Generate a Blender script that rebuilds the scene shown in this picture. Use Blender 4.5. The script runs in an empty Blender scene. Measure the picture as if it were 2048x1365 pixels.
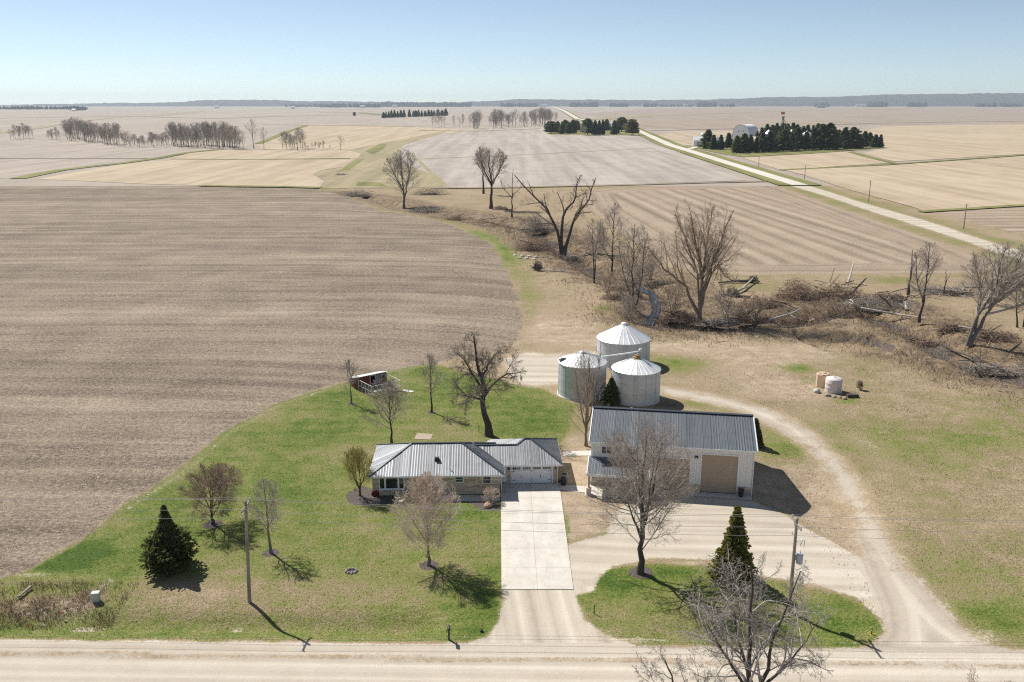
import bpy, bmesh, math, random
import numpy as np
from mathutils import Vector, Matrix
R = math.radians
C = bpy.context.scene.collection
scene = bpy.context.scene
PITCH = R(15.2); FOC = 1750.0; CAMH = 43.0

# ------------------------------------------------------------------ camera, sky, sun, exposure
cam_d = bpy.data.cameras.new('camera'); cam = bpy.data.objects.new('camera', cam_d); C.objects.link(cam)
cam.location = (0, 0, CAMH); cam.rotation_euler = (math.pi/2 - PITCH, 0, 0)
cam_d.sensor_width = 36; cam_d.lens = FOC/2048*36; cam_d.clip_start = 1; cam_d.clip_end = 60000
scene.camera = cam
SUN_TRAVEL = Vector((0.64, -0.64, -1.0)).normalized()
SUN_EL = math.asin(-SUN_TRAVEL.z); SUN_ROT = math.atan2(-SUN_TRAVEL.x, -SUN_TRAVEL.y)
world = bpy.data.worlds.new('World'); scene.world = world; world.use_nodes = True
wn = world.node_tree.nodes; wl = world.node_tree.links
for n in list(wn): wn.remove(n)
sky = wn.new('ShaderNodeTexSky'); sky.sky_type = 'NISHITA'; sky.sun_disc = False
sky.sun_elevation = SUN_EL; sky.sun_rotation = SUN_ROT % (2*math.pi)
sky.altitude = 250; sky.air_density = 0.6; sky.dust_density = 0.1; sky.ozone_density = 2.0
bg = wn.new('ShaderNodeBackground'); bg.inputs['Strength'].default_value = 0.084
wo = wn.new('ShaderNodeOutputWorld')
wt = wn.new('ShaderNodeMix'); wt.data_type = 'RGBA'; wt.blend_type = 'MULTIPLY'; wt.inputs['Factor'].default_value = 1.0; wt.inputs[7].default_value = (.98, 1.0, .97, 1)
wh = wn.new('ShaderNodeHueSaturation'); wh.inputs['Saturation'].default_value = .8; wl.new(sky.outputs[0], wh.inputs['Color']); wl.new(wh.outputs[0], wt.inputs[6]); wl.new(wt.outputs[2], bg.inputs[0]); wl.new(bg.outputs[0], wo.inputs[0])
sl = bpy.data.lights.new('sun', 'SUN'); sl.energy = 4.6; sl.angle = R(0.53); sl.color = (1.0, 0.965, 0.9)
so = bpy.data.objects.new('sun', sl); C.objects.link(so)
so.rotation_euler = SUN_TRAVEL.to_track_quat('-Z', 'Y').to_euler(); so.location = (-60, 60, 120)
scene.view_settings.view_transform = 'Standard'; scene.view_settings.look = 'None'
scene.view_settings.exposure = 0.42; scene.view_settings.gamma = 1.0
scene.view_settings.use_curve_mapping = False
scene.render.engine = 'CYCLES'; scene.cycles.use_denoising = False; scene.cycles.filter_width = 1.15
scene.cycles.max_bounces = 5; scene.cycles.diffuse_bounces = 2; scene.cycles.glossy_bounces = 2
scene.cycles.transmission_bounces = 2; scene.cycles.volume_bounces = 0; scene.cycles.transparent_max_bounces = 6

# ------------------------------------------------------------------ noise, polygons, terrain height
def _hash(i, j, seed):
    n = (i*374761393 + j*668265263 + seed*982451653) & 0xffffffff
    n = ((n ^ (n >> 13))*1274126177) & 0xffffffff
    return ((n ^ (n >> 16)) & 0xffff)/65535.0
def vnoise(x, y, s, seed=0, octv=3):
    """value noise 0..1, s = size of the lumps in metres"""
    x = np.asarray(x, float)/s; y = np.asarray(y, float)/s
    out = 0; amp = 1; tot = 0
    for o in range(octv):
        xi = np.floor(x).astype(np.int64); yi = np.floor(y).astype(np.int64)
        fx = x-xi; fy = y-yi; fx = fx*fx*(3-2*fx); fy = fy*fy*(3-2*fy)
        a = _hash(xi, yi, seed+o); b = _hash(xi+1, yi, seed+o); c = _hash(xi, yi+1, seed+o); d = _hash(xi+1, yi+1, seed+o)
        out = out + amp*((a*(1-fx)+b*fx)*(1-fy)+(c*(1-fx)+d*fx)*fy)
        tot += amp; amp *= .5; x = x*2.03+17; y = y*2.03+31
    return out/tot
def at0(px, py, z=0.0):
    """ground point (height z) that the photograph shows at a pixel"""
    u = (px-1024)/FOC; v = (py-682.5)/FOC
    yy = math.cos(PITCH)-v*math.sin(PITCH); dd = math.sin(PITCH)+v*math.cos(PITCH)
    k = (CAMH-z)/dd
    return (u*k, yy*k)
def depth_of(x, y, z=0): return y*math.cos(PITCH)+(CAMH-z)*math.sin(PITCH)
def z_at(x, y, py):
    """height above (x, y) that shows at picture row py"""
    v = (py-682.5)/FOC
    dd = (math.sin(PITCH)+v*math.cos(PITCH))/(math.cos(PITCH)-v*math.sin(PITCH))
    return CAMH-y*dd
def W(pts, z=0): return np.array([at0(p[0], p[1], z) for p in pts])
def sdist(poly, X, Y):
    """signed distance to a polygon, negative inside"""
    poly = np.asarray(poly); n = len(poly)
    d = np.full(X.shape, 1e18); ins = np.zeros(X.shape, bool)
    for i in range(n):
        ax, ay = poly[i]; bx, by = poly[(i+1) % n]
        ex, ey = bx-ax, by-ay; wx, wy = X-ax, Y-ay
        t = np.clip((wx*ex+wy*ey)/max(ex*ex+ey*ey, 1e-9), 0, 1)
        d = np.minimum(d, (wx-ex*t)**2+(wy-ey*t)**2)
        c = ((ay <= Y) & (by > Y)) | ((by <= Y) & (ay > Y))
        if abs(ey) > 1e-12:
            ins ^= c & (X < ax+(Y-ay)/ey*ex)
    d = np.sqrt(d)
    return np.where(ins, -d, d)
def ldist(line, X, Y):
    d = np.full(np.shape(X), 1e18)
    for (ax, ay), (bx, by) in zip(line[:-1], line[1:]):
        ex, ey = bx-ax, by-ay; wx, wy = X-ax, Y-ay
        t = np.clip((wx*ex+wy*ey)/max(ex*ex+ey*ey, 1e-9), 0, 1)
        d = np.minimum(d, (wx-ex*t)**2+(wy-ey*t)**2)
    return np.sqrt(d)
def sstep(a, b, x):
    t = np.clip((x-a)/(b-a), 0, 1); return t*t*(3-2*t)
CREEK = W([(690, 384), (760, 398), (830, 418), (905, 428), (985, 438), (1060, 455), (1110, 480), (1160, 520), (1215, 552),
           (1275, 560), (1306, 576), (1314, 606), (1298, 634), (1350, 646), (1430, 645), (1500, 636), (1560, 640), (1640, 622), (1740, 620),
           (1830, 655), (1915, 705), (1990, 735), (2100, 760)])
CREEK_FAR = W([(690, 384), (720, 345), (745, 325), (762, 305), (775, 290), (800, 282)])
PIT = W([(1584, 656), (1640, 657), (1700, 659), (1760, 668), (1795, 684), (1785, 700), (1720, 712), (1650, 700), (1600, 676)])
def road_y(x): return 63.75-0.0190*(x+42.0)
def terrain(x, y):
    x = np.asarray(x, float); y = np.asarray(y, float)
    z = np.zeros(np.broadcast(x, y).shape)
    dn = y-road_y(x)
    dd = np.exp(-((dn-2.6)/1.6)**2)
    z = z-0.65*dd*(1-sstep(-9, -4, x))-0.35*dd*sstep(11, 14, x)*(1-sstep(25, 29, x))-0.5*dd*sstep(48, 54, x)
    z = z-0.45*np.exp(-(dn+2.0)**2/9)*0
    z = z-1.35*np.exp(-(((x-35)/4.6)**2+((y-91)/7.5)**2))
    dc = ldist(CREEK, x, y)
    near = np.exp(-(dc/16)**2)
    z = z-1.75*np.exp(-(dc/4.2)**4)-0.35*near+near*(vnoise(x, y, 7, 5)-.5)*1.5+near*(vnoise(x, y, 2.2, 8)-.5)*.6
    bed = np.exp(-(dc/2.3)**4); z = z*(1-bed)-1.95*bed
    sp = sdist(PIT, x, y)
    z = z-2.2*sstep(0.4, -1.1, sp)*sstep(141, 156, y)
    past = sstep(30, 60, x)*sstep(66, 76, y)+sstep(140, 160, y)
    z = z+np.clip(past, 0, 1)*(vnoise(x, y, 14, 3)-.5)*.5*sstep(420, 300, y)
    return z
def hz(x, y): return float(terrain(np.array([x]), np.array([y]))[0])
def P(px, py):
    z = 0.0
    for _ in range(4):
        x, y = at0(px, py, z); z = hz(x, y) if y < 470 else 0.0
    x, y = at0(px, py, z)
    return Vector((x, y, z))

# ------------------------------------------------------------------ objects
def tag(o, label=None, cat=None, group=None, kind=None):
    if label: o['label'] = label
    if cat: o['category'] = cat
    if group: o['group'] = group
    if kind: o['kind'] = kind
    return o
def empty(name, loc=(0, 0, 0), rz=0.0, label=None, cat=None, group=None):
    o = bpy.data.objects.new(name, None); C.objects.link(o)
    o.location = loc; o.rotation_euler = (0, 0, rz); o.empty_display_size = .3
    return tag(o, label, cat, group)
def link(name, me, parent=None, loc=None, rz=None):
    o = bpy.data.objects.new(name, me); C.objects.link(o)
    if parent is not None: o.parent = parent
    if loc is not None: o.location = loc
    if rz is not None: o.rotation_euler = (0, 0, rz)
    return o
def npmesh(name, V, F, mat, smooth=False):
    """V (n,3); F list of integer arrays (m,3) or (m,4)"""
    me = bpy.data.meshes.new(name)
    V = np.ascontiguousarray(V, dtype=np.float32)
    Fs = [np.asarray(f, dtype=np.int32) for f in (F if isinstance(F, (list, tuple)) else [F]) if len(f)]
    loops = np.concatenate([f.ravel() for f in Fs]); tot = np.concatenate([np.full(len(f), f.shape[1], np.int32) for f in Fs])
    st = np.concatenate([[0], np.cumsum(tot)[:-1]]).astype(np.int32)
    me.vertices.add(len(V)); me.vertices.foreach_set('co', V.ravel())
    me.loops.add(len(loops)); me.loops.foreach_set('vertex_index', loops)
    me.polygons.add(len(tot)); me.polygons.foreach_set('loop_start', st)
    if smooth: me.polygons.foreach_set('use_smooth', np.ones(len(tot), bool))
    me.update(calc_edges=True)
    if mat is not None: me.materials.append(mat)
    return me
def copy_thing(root, loc, rz=0.0, scale=None, label=None, group=None):
    r = root.copy(); C.objects.link(r); r.location = loc; r.rotation_euler = (0, 0, rz)
    if scale is not None: r.scale = scale
    if label: r['label'] = label
    if group: r['group'] = group
    for ch in root.children:
        c = ch.copy(); C.objects.link(c); c.parent = r
        for g in ch.children:
            d = g.copy(); C.objects.link(d); d.parent = c
    return r

class MB:
    """collects boxes, prisms and tubes into ONE mesh"""
    def __init__(s): s.v = []; s.f = []
    def add(s, verts, faces):
        b = len(s.v); s.v += [tuple(v) for v in verts]; s.f += [tuple(i+b for i in f) for f in faces]; return s
    def box(s, x0, x1, y0, y1, z0, z1):
        return s.add([(x0, y0, z0), (x1, y0, z0), (x1, y1, z0), (x0, y1, z0), (x0, y0, z1), (x1, y0, z1), (x1, y1, z1), (x0, y1, z1)],
                     [(3, 2, 1, 0), (4, 5, 6, 7), (0, 1, 5, 4), (1, 2, 6, 5), (2, 3, 7, 6), (3, 0, 4, 7)])
    def bar(s, a, b, w, h=None, up=(0, 0, 1)):
        a = Vector(a); b = Vector(b); h = h or w; t = (b-a).normalized(); up = Vector(up)
        if abs(t.dot(up)) > .95: up = Vector((1, 0, 0))
        u = t.cross(up).normalized(); v = u.cross(t)
        vs = [p+u*(sx*w/2)+v*(sy*h/2) for p in (a, b) for sx, sy in ((-1, -1), (1, -1), (1, 1), (-1, 1))]
        return s.add(vs, [(3, 2, 1, 0), (4, 5, 6, 7), (0, 1, 5, 4), (1, 2, 6, 5), (2, 3, 7, 6), (3, 0, 4, 7)])
    def tube(s, pts, rad, n=6, cap=True):
        pts = [Vector(p) for p in pts]; rad = rad if isinstance(rad, (list, tuple)) else [rad]*len(pts)
        rings = []
        for i, p in enumerate(pts):
            t = (pts[min(i+1, len(pts)-1)]-pts[max(i-1, 0)]).normalized()
            u = t.cross(Vector((0, 0, 1)) if abs(t.z) < .9 else Vector((1, 0, 0))).normalized(); v = t.cross(u)
            rings.append([p+(u*math.cos(2*math.pi*k/n)+v*math.sin(2*math.pi*k/n))*rad[i] for k in range(n)])
        fs = [(i*n+k, i*n+(k+1) % n, (i+1)*n+(k+1) % n, (i+1)*n+k) for i in range(len(pts)-1) for k in range(n)]
        if cap: fs += [tuple(range(n))[::-1], tuple((len(pts)-1)*n+k for k in range(n))]
        return s.add([q for r in rings for q in r], fs)
    def lathe(s, prof, n=24, cx=0, cy=0):
        vs = [(cx+r*math.cos(2*math.pi*k/n), cy+r*math.sin(2*math.pi*k/n), z) for r, z in prof for k in range(n)]
        fs = [(i*n+k, i*n+(k+1) % n, (i+1)*n+(k+1) % n, (i+1)*n+k) for i in range(len(prof)-1) for k in range(n)]
        fs.append(tuple((len(prof)-1)*n+k for k in range(n)))
        return s.add(vs, fs)
    def build(s, name, mat, parent=None, smooth=False, bevel=0):
        me = bpy.data.meshes.new(name); me.from_pydata(s.v, [], s.f)
        if smooth: me.polygons.foreach_set('use_smooth', [True]*len(me.polygons))
        if bevel:
            bm = bmesh.new(); bm.from_mesh(me)
            bmesh.ops.bevel(bm, geom=bm.edges[:], offset=bevel, segments=1, affect='EDGES'); bm.to_mesh(me); bm.free()
        me.materials.append(mat); me.update()
        return link(name, me, parent)

# ------------------------------------------------------------------ material helpers
class NT:
    def __init__(s, name, rough=.8, spec=.3, metal=0.0):
        s.m = bpy.data.materials.new(name); s.m.use_nodes = True; s.t = s.m.node_tree
        s.b = s.t.nodes['Principled BSDF']; s.b.inputs['Roughness'].default_value = rough
        s.b.inputs['Specular IOR Level'].default_value = spec; s.b.inputs['Metallic'].default_value = metal
        s._pos = None
    def node(s, kind, props=None, ins=None):
        n = s.t.nodes.new(kind)
        for k, v in (props or {}).items(): setattr(n, k, v)
        for k, v in (ins or {}).items(): s.put(n.inputs[k], v)
        return n
    def put(s, sock, v):
        if isinstance(v, bpy.types.NodeSocket): s.t.links.new(v, sock)
        elif isinstance(v, (tuple, list)) and sock.type == 'RGBA': sock.default_value = tuple(v)+((1,) if len(v) == 3 else ())
        else: sock.default_value = v
    @property
    def pos(s):
        if s._pos is None: s._pos = s.node('ShaderNodeNewGeometry').outputs['Position']
        return s._pos
    def obj(s): return s.node('ShaderNodeTexCoord').outputs['Object']
    def map(s, vec, scale=(1, 1, 1), rz=0.0, loc=(0, 0, 0)):
        return s.node('ShaderNodeMapping', None, {'Vector': vec, 'Scale': scale, 'Rotation': (0, 0, rz), 'Location': loc}).outputs[0]
    def noise(s, scale, detail=3, vec=None, rough=.55, dist=0.0):
        return s.node('ShaderNodeTexNoise', None, {'Vector': vec if vec is not None else s.pos, 'Scale': scale, 'Detail': detail,
                      'Roughness': rough, 'Distortion': dist}).outputs['Fac']
    def hi(s, n, k=2.6):
        """noise with more contrast, still 0..1"""
        return s.math('MULTIPLY_ADD', n, k, .5-.5*k, clamp=True)
    def math(s, op, a, b=0.0, c=0.0, clamp=False):
        n = s.node('ShaderNodeMath', {'operation': op, 'use_clamp': clamp}); s.put(n.inputs[0], a); s.put(n.inputs[1], b); s.put(n.inputs[2], c)
        return n.outputs[0]
    def ramp(s, fac, stops, interp='LINEAR'):
        n = s.node('ShaderNodeValToRGB', None, {'Fac': fac}); cr = n.color_ramp; cr.interpolation = interp
        while len(cr.elements) < len(stops): cr.elements.new(.5)
        for e, (p, c) in zip(cr.elements, stops):
            e.position = p; c = (c, c, c) if isinstance(c, (int, float)) else c; e.color = (*c, 1)
        return n.outputs[0]
    def step(s, v, a, b):
        return s.node('ShaderNodeMapRange', {'interpolation_type': 'SMOOTHSTEP'}, {'Value': v, 'From Min': a, 'From Max': b}).outputs[0]
    def mix(s, f, a, b, mode='MIX'):
        n = s.node('ShaderNodeMix', {'data_type': 'RGBA', 'blend_type': mode}); s.put(n.inputs['Factor'], f)
        s.put(n.inputs[6], a); s.put(n.inputs[7], b); return n.outputs[2]
    def mul(s, col, f):
        """colour times a grey factor"""
        return s.mix(1.0, col, s.node('ShaderNodeCombineColor', None, {0: f, 1: f, 2: f}).outputs[0], 'MULTIPLY')
    def color(s, c): s.put(s.b.inputs['Base Color'], c); return s
    def bump(s, h, dist=.05, strength=.6):
        s.put(s.b.inputs['Normal'], s.node('ShaderNodeBump', None, {'Height': h, 'Distance': dist, 'Strength': strength}).outputs[0]); return s
    def attr(s, name):
        return s.node('ShaderNodeAttribute', {'attribute_name': name})
    def rnd(s): return s.node('ShaderNodeNewGeometry').outputs['Random Per Island']
    def orand(s): return s.node('ShaderNodeObjectInfo').outputs['Random']

def simple(name, col, rough=.7, spec=.3, metal=0.0, var=.18, scale=3.0, vec='pos'):
    t = NT(name, rough, spec, metal)
    n = t.noise(scale, 4, t.pos if vec == 'pos' else t.obj())
    f = t.math('MULTIPLY_ADD', n, 2*var, 1-var)
    return t.color(t.mul(col, f)).m

# ------------------------------------------------------------------ ground material (grass, soil, gravel, dirt, mulch)
def ground_material():
    t = NT('ground_cover', .92, .12)
    n0 = t.noise(2.6, 4, rough=.72); fine = t.hi(n0, 2.4); vfine = t.hi(t.noise(7.0, 3, rough=.75), 2.6); mid = t.noise(.42, 4, rough=.62); midh = t.hi(mid, 2.2); big = t.noise(.07, 3)
    A = t.attr('wa'); B = t.attr('wb'); sa = t.node('ShaderNodeSeparateColor', None, {0: A.outputs['Color']}); sb = t.node('ShaderNodeSeparateColor', None, {0: B.outputs['Color']})
    soilL, soilR, gravel, dirt = sa.outputs[0], sa.outputs[1], sa.outputs[2], A.outputs['Alpha']
    green, mulch, scrub, pale = sb.outputs[0], sb.outputs[1], sb.outputs[2], B.outputs['Alpha']
    row = t.attr('row').outputs['Fac']
    sep = t.node('ShaderNodeSeparateXYZ', None, {0: t.pos}); X, Y = sep.outputs[0], sep.outputs[1]
    def comb(a, b): return t.node('ShaderNodeCombineXYZ', None, {0: a, 1: b, 2: 0.0}).outputs[0]
    # grass: clumps, dry thatch, faint mowing passes
    mow = t.hi(t.noise(1.0, 2, t.map(t.pos, (.06, .75, 1), R(-28))), 2.0)
    g = t.math('ADD', green, t.math('MULTIPLY_ADD', midh, .46, -.23))
    g = t.math('ADD', g, t.math('MULTIPLY_ADD', fine, .5, -.25))
    g = t.math('ADD', g, t.math('MULTIPLY_ADD', mow, .14, -.07))
    g = t.math('ADD', g, t.math('MULTIPLY_ADD', big, .8, -.4))
    grass = t.ramp(g, [(0.0, (.35, .265, .175)), (.2, (.275, .215, .125)), (.42, (.225, .208, .085)), (.62, (.17, .19, .05)), (.82, (.11, .152, .028)), (1.0, (.064, .11, .018))])
    grass = t.mul(grass, t.math('MULTIPLY_ADD', vfine, 1.0, .5)); clump = t.step(t.noise(1.7, 4, rough=.75), .6, .7); grass = t.mul(grass, t.math('MULTIPLY_ADD', clump, -.28, 1.05))
    straw = t.step(t.noise(4.2, 4, rough=.78), .58, .68)
    grass = t.mix(t.math('MULTIPLY', straw, .42), grass, (.42, .35, .235))
    col = grass
    def thr(w, n=None, amp=.75, k=.12):
        n = n if n is not None else n0
        v = t.math('ADD', w, t.math('MULTIPLY_ADD', n, amp*1.6, -.8*amp))
        v = t.math('ADD', v, t.math('MULTIPLY_ADD', mid, .7, -.35))
        return t.step(v, .5-k, .5+k)
    sc = t.ramp(t.math('MULTIPLY_ADD', midh, .5, t.math('MULTIPLY', fine, .5)), [(.15, (.075, .055, .038)), (.4, (.17, .125, .08)), (.6, (.28, .205, .13)), (.85, (.42, .32, .205))])
    sc = t.mul(sc, t.math('MULTIPLY_ADD', vfine, .8, .55))
    col = t.mix(thr(scrub, amp=.9, k=.25), col, sc)
    ruts = t.hi(t.noise(1.0, 3, comb(t.math('MULTIPLY', row, .8), t.math('MULTIPLY', X, .03))), 2.2)
    di = t.ramp(t.math('MULTIPLY_ADD', midh, .45, t.math('MULTIPLY_ADD', fine, .3, t.math('MULTIPLY', ruts, .25))), [(.15, (.27, .195, .13)), (.5, (.42, .325, .225)), (.85, (.56, .455, .335))])
    di = t.mul(di, t.math('MULTIPLY_ADD', vfine, .5, .72))
    col = t.mix(thr(dirt, amp=.8, k=.3), col, di)
    wheel = t.hi(t.noise(.5, 2, comb(row, t.math('MULTIPLY', X, .012)), rough=.45), 3.2)
    gr = t.ramp(t.math('MULTIPLY_ADD', wheel, .66, t.math('MULTIPLY_ADD', midh, .2, t.math('MULTIPLY', fine, .14))), [(.05, (.35, .295, .23)), (.35, (.455, .395, .315)), (.65, (.54, .475, .385)), (.95, (.63, .56, .465))])
    gr = t.mul(gr, t.math('MULTIPLY_ADD', t.hi(t.noise(9, 3, rough=.8), 2.6), .22, .89))
    col = t.mix(thr(gravel, amp=.55, k=.14), col, gr)
    col = t.mix(t.math('MULTIPLY', thr(pale, amp=1.0, k=.2), .75), col, (.57, .48, .36))
    mu = t.ramp(vfine, [(.1, (.05, .042, .037)), (.5, (.12, .1, .09)), (.9, (.24, .205, .18))])
    col = t.mix(thr(mulch, amp=.35, k=.1), col, mu)
    def field(dark, midc, lite, freq, low, bw, stripe=0.0, per=9.0):
        rv = comb(t.math('MULTIPLY', row, freq), t.math('MULTIPLY', t.math('ADD', X, Y), low))
        bands = t.hi(t.noise(1.0, 4, rv, rough=.66), 2.0); broad = t.hi(t.noise(.16, 2, rv), 2.0)
        clod = t.hi(t.noise(1.3, 4, rough=.7), 2.2); res = t.hi(t.noise(2.5, 5, rough=.85), 3.2)
        v = t.math('MULTIPLY', bands, .3*bw); v = t.math('MULTIPLY_ADD', broad, .18*bw, v); v = t.math('MULTIPLY_ADD', res, .36, v); v = t.math('MULTIPLY_ADD', clod, .24, v)
        v = t.math('MULTIPLY_ADD', big, .3, t.math('ADD', v, .24*(1-bw)))
        if stripe:
            sn = t.math('SINE', t.math('MULTIPLY', t.math('ADD', row, t.math('MULTIPLY', mid, 1.2)), 2*math.pi/per)); sn2 = t.math('SINE', t.math('MULTIPLY', row, 2*math.pi/(per*3.02)))
            v = t.math('MULTIPLY_ADD', sn, stripe, v); v = t.math('MULTIPLY_ADD', t.math('POWER', t.math('ABSOLUTE', sn2), 14.0), stripe*1.4, v)
        c = t.ramp(v, [(.42, dark), (.66, midc), (.95, lite)])
        bits = t.step(t.noise(2.7, 4, rough=.9), .575, .62)
        return t.mix(t.math('MULTIPLY', bits, .72), c, (.6, .525, .425))
    fl = field((.066, .05, .036), (.21, .163, .119), (.43, .345, .255), .3, .012, .85, .02, 8.5)
    fr = field((.19, .14, .1), (.3, .23, .165), (.44, .35, .255), .3, .003, .9, .1, 8.5)
    col = t.mix(thr(soilL, amp=.5, k=.1), col, fl)
    col = t.mix(thr(soilR, amp=.5, k=.15), col, fr)
    t.color(col)
    t.bump(t.math('MULTIPLY', t.math('ADD', t.math('MULTIPLY', n0, .9), t.math('MULTIPLY', vfine, .25)), t.math('MULTIPLY_ADD', gravel, -.75, 1.0)), .18, .8)
    return t.m
M_GROUND = ground_material()

# ------------------------------------------------------------------ regions of the near ground (outlines read off the photograph, laid on the ground)
RG = {}
RG['fieldL'] = W([(-900, 365), (0, 362), (250, 366), (430, 372), (630, 378), (700, 395), (760, 420), (860, 436), (930, 462), (985, 490), (1012, 540), (1032, 590), (1048, 640),
                  (1040, 675), (1000, 700), (940, 712), (860, 727), (770, 742), (690, 765), (620, 785), (545, 810), (450, 862), (350, 945), (240, 1015), (150, 1092), (60, 1140), (0, 1158), (-500, 1190)])
RG['fieldR'] = W([(1165, 384), (1180, 420), (1230, 455), (1300, 510), (1380, 540), (1500, 550), (1700, 548), (1960, 545), (2000, 533), (1870, 482), (1700, 425), (1532, 367), (1400, 372), (1250, 376)])
RG['fieldR2'] = W([(2048, 470), (1860, 424), (1560, 342), (2300, 330), (2700, 450)])
RG['lawn'] = W([(-100, 1274), (0, 1276), (500, 1280), (960, 1282), (1000, 1250), (1002, 1180), (1130, 1180), (1140, 1060), (1120, 1000), (1118, 890), (1140, 860), (1150, 810), (1090, 780), (1030, 770), (960, 752), (860, 727), (770, 742),
                (690, 765), (620, 785), (545, 810), (450, 862), (350, 945), (240, 1015), (150, 1092), (60, 1140), (0, 1158), (-100, 1165)])
RG['island'] = W([(1150, 1195), (1192, 1178), (1196, 1158), (1225, 1138), (1300, 1128), (1420, 1130), (1510, 1155), (1570, 1165), (1640, 1180), (1710, 1200), (1758, 1238), (1768, 1262), (1735, 1290), (1690, 1297), (1420, 1291), (1300, 1288), (1215, 1272), (1175, 1242), (1160, 1210)])
RG['yard'] = W([(1125, 1090), (1215, 1068), (1240, 1015), (1300, 992), (1378, 992), (1500, 1000), (1560, 1020), (1640, 1068), (1712, 1112), (1760, 1140), (1850, 1160), (1840, 1235), (1775, 1250), (1745, 1228), (1710, 1195), (1640, 1174), (1570, 1158), (1500, 1148), (1420, 1120), (1300, 1118), (1220, 1132), (1192, 1156), (1186, 1182), (1146, 1190), (1130, 1180)])
RG['apron'] = W([(1003, 1176), (1147, 1176), (1152, 1200), (1168, 1240), (1200, 1266), (1262, 1290), (1262, 1330), (940, 1330), (940, 1284), (975, 1274), (998, 1244), (1006, 1205)])
RG['loop'] = W([(1318, 772), (1400, 784), (1500, 806), (1560, 826), (1625, 862), (1690, 915), (1738, 985), (1780, 1065), (1812, 1120), (1850, 1170), (1920, 1245), (1985, 1288), (2060, 1305), (2060, 1330), (1690, 1330), (1735, 1296), (1772, 1266),
                (1768, 1215), (1745, 1160), (1722, 1110), (1700, 1030), (1668, 965), (1610, 900), (1545, 855), (1470, 822), (1390, 802), (1318, 788)])
RG['binpad'] = W([(1000, 715), (1050, 702), (1120, 708), (1195, 700), (1200, 740), (1120, 770), (1060, 775), (1020, 765)])
RG['between'] = W([(1118, 905), (1190, 900), (1190, 975), (1235, 990), (1240, 1015), (1215, 1062), (1128, 1085), (1120, 1000)])
RG['eastpad'] = W([(1506, 940), (1560, 930), (1610, 925), (1665, 975), (1695, 1045), (1716, 1108), (1650, 1070), (1570, 1020), (1502, 1000)])
RG['beds'] = [W(q) for q in ([(692, 990), (720, 972), (748, 978), (800, 985), (870, 990), (995, 990), (1000, 1022), (965, 1020), (930, 1004), (860, 1003), (800, 1004), (770, 1010), (720, 1012), (694, 1005)],)]
rings_px = [(426, 1049, 20), (542, 1106, 17), (857, 1131, 20), (1282, 1146, 24), (703, 808, 9), (863, 825, 9), (703, 1143, 13), (978, 872, 10)]
BLOBS = [  # green / dry patches: px, py, half-width px, half-height px, change of greenness
    (560, 900, 120, 60, .12), (330, 1010, 70, 40, .12), (640, 860, 60, 30, .12), (930, 1050, 90, 40, .22), (960, 1190, 60, 70, .12), (720, 1080, 120, 40, -.12), (600, 1190, 260, 45, -.3), (340, 1190, 120, 40, -.32),
    (150, 1105, 80, 30, .5), (130, 1130, 60, 14, .4), (650, 985, 60, 40, .1), (920, 800, 130, 40, .25), (1060, 830, 80, 30, .22), (700, 800, 60, 20, .22), (860, 745, 40, 10, .25), (600, 1262, 420, 8, .12),
    (1240, 1165, 70, 25, .3), (1330, 1150, 60, 20, .3), (1230, 1235, 80, 25, -.12), (1640, 1215, 60, 25, .15), (1450, 1270, 220, 14, -.08),
    (1590, 735, 38, 10, .75), (1650, 760, 20, 10, .0), (1622, 770, 18, 14, .7), (1345, 728, 55, 16, .5), (1210, 618, 22, 8, .7), (1320, 652, 70, 6, .45), (1690, 800, 30, 8, .5), (1420, 808, 60, 8, .3),
    (1560, 890, 50, 25, .35), (1900, 1120, 140, 60, .22), (1990, 1230, 90, 35, .32), (1800, 900, 80, 30, .1), (1950, 880, 60, 16, .25), (2000, 1000, 80, 40, -.1), (1800, 760, 60, 20, -.1),
    (1000, 500, 30, 40, .25), (960, 470, 60, 14, .25), (1500, 575, 60, 10, .3), (1780, 560, 60, 8, .45), (1480, 700, 120, 20, -.15), (1120, 640, 60, 60, -.22), (1200, 690, 140, 15, -.2),
    (860, 445, 60, 8, .2), (700, 390, 60, 5, .35), (1960, 700, 60, 8, .15), (1870, 700, 20, 8, .4)]
DIRT = [(1180, 680, 110, 16, .5), (1330, 690, 120, 12, .5), (1450, 705, 110, 16, .5), (1560, 715, 100, 18, .48), (1540, 770, 110, 24, .45), (1450, 740, 60, 20, .4), (1660, 690, 90, 14, .35), (1620, 790, 80, 24, .4), (1100, 640, 50, 30, .3), (1745, 900, 40, 60, .3), (1800, 1010, 40, 60, .3), (1850, 1110, 30, 40, .25), (1180, 640, 60, 16, .4), (1130, 665, 90, 22, .55), (1075, 600, 16, 70, .22), (1260, 690, 60, 16, .35), (1440, 690, 120, 14, .38), (1560, 760, 70, 26, .33), (1520, 720, 70, 20, .38), (1640, 700, 70, 22, .42), (1500, 790, 60, 14, .3), (1380, 1128, 60, 6, .8),
        (1620, 830, 60, 20, .3), (1150, 930, 40, 60, .35), (1160, 880, 40, 18, .4), (900, 770, 20, 8, .4), (860, 762, 26, 5, .5), (848, 873, 17, 6, .95), (1730, 880, 60, 26, .12), (1100, 740, 70, 20, .4)]
PALE = [(210, 1170, 18, 18, .5), (120, 1220, 110, 24, .45), (175, 1248, 40, 6, .7), (60, 1150, 60, 6, .5), (475, 1248, 22, 4, .7), (1200, 1262, 60, 10, .4), (1960, 1270, 50, 16, .5), (1250, 1282, 80, 4, .4), (1870, 1010, 60, 26, .15), (1260, 905, 12, 30, 0)]
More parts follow.
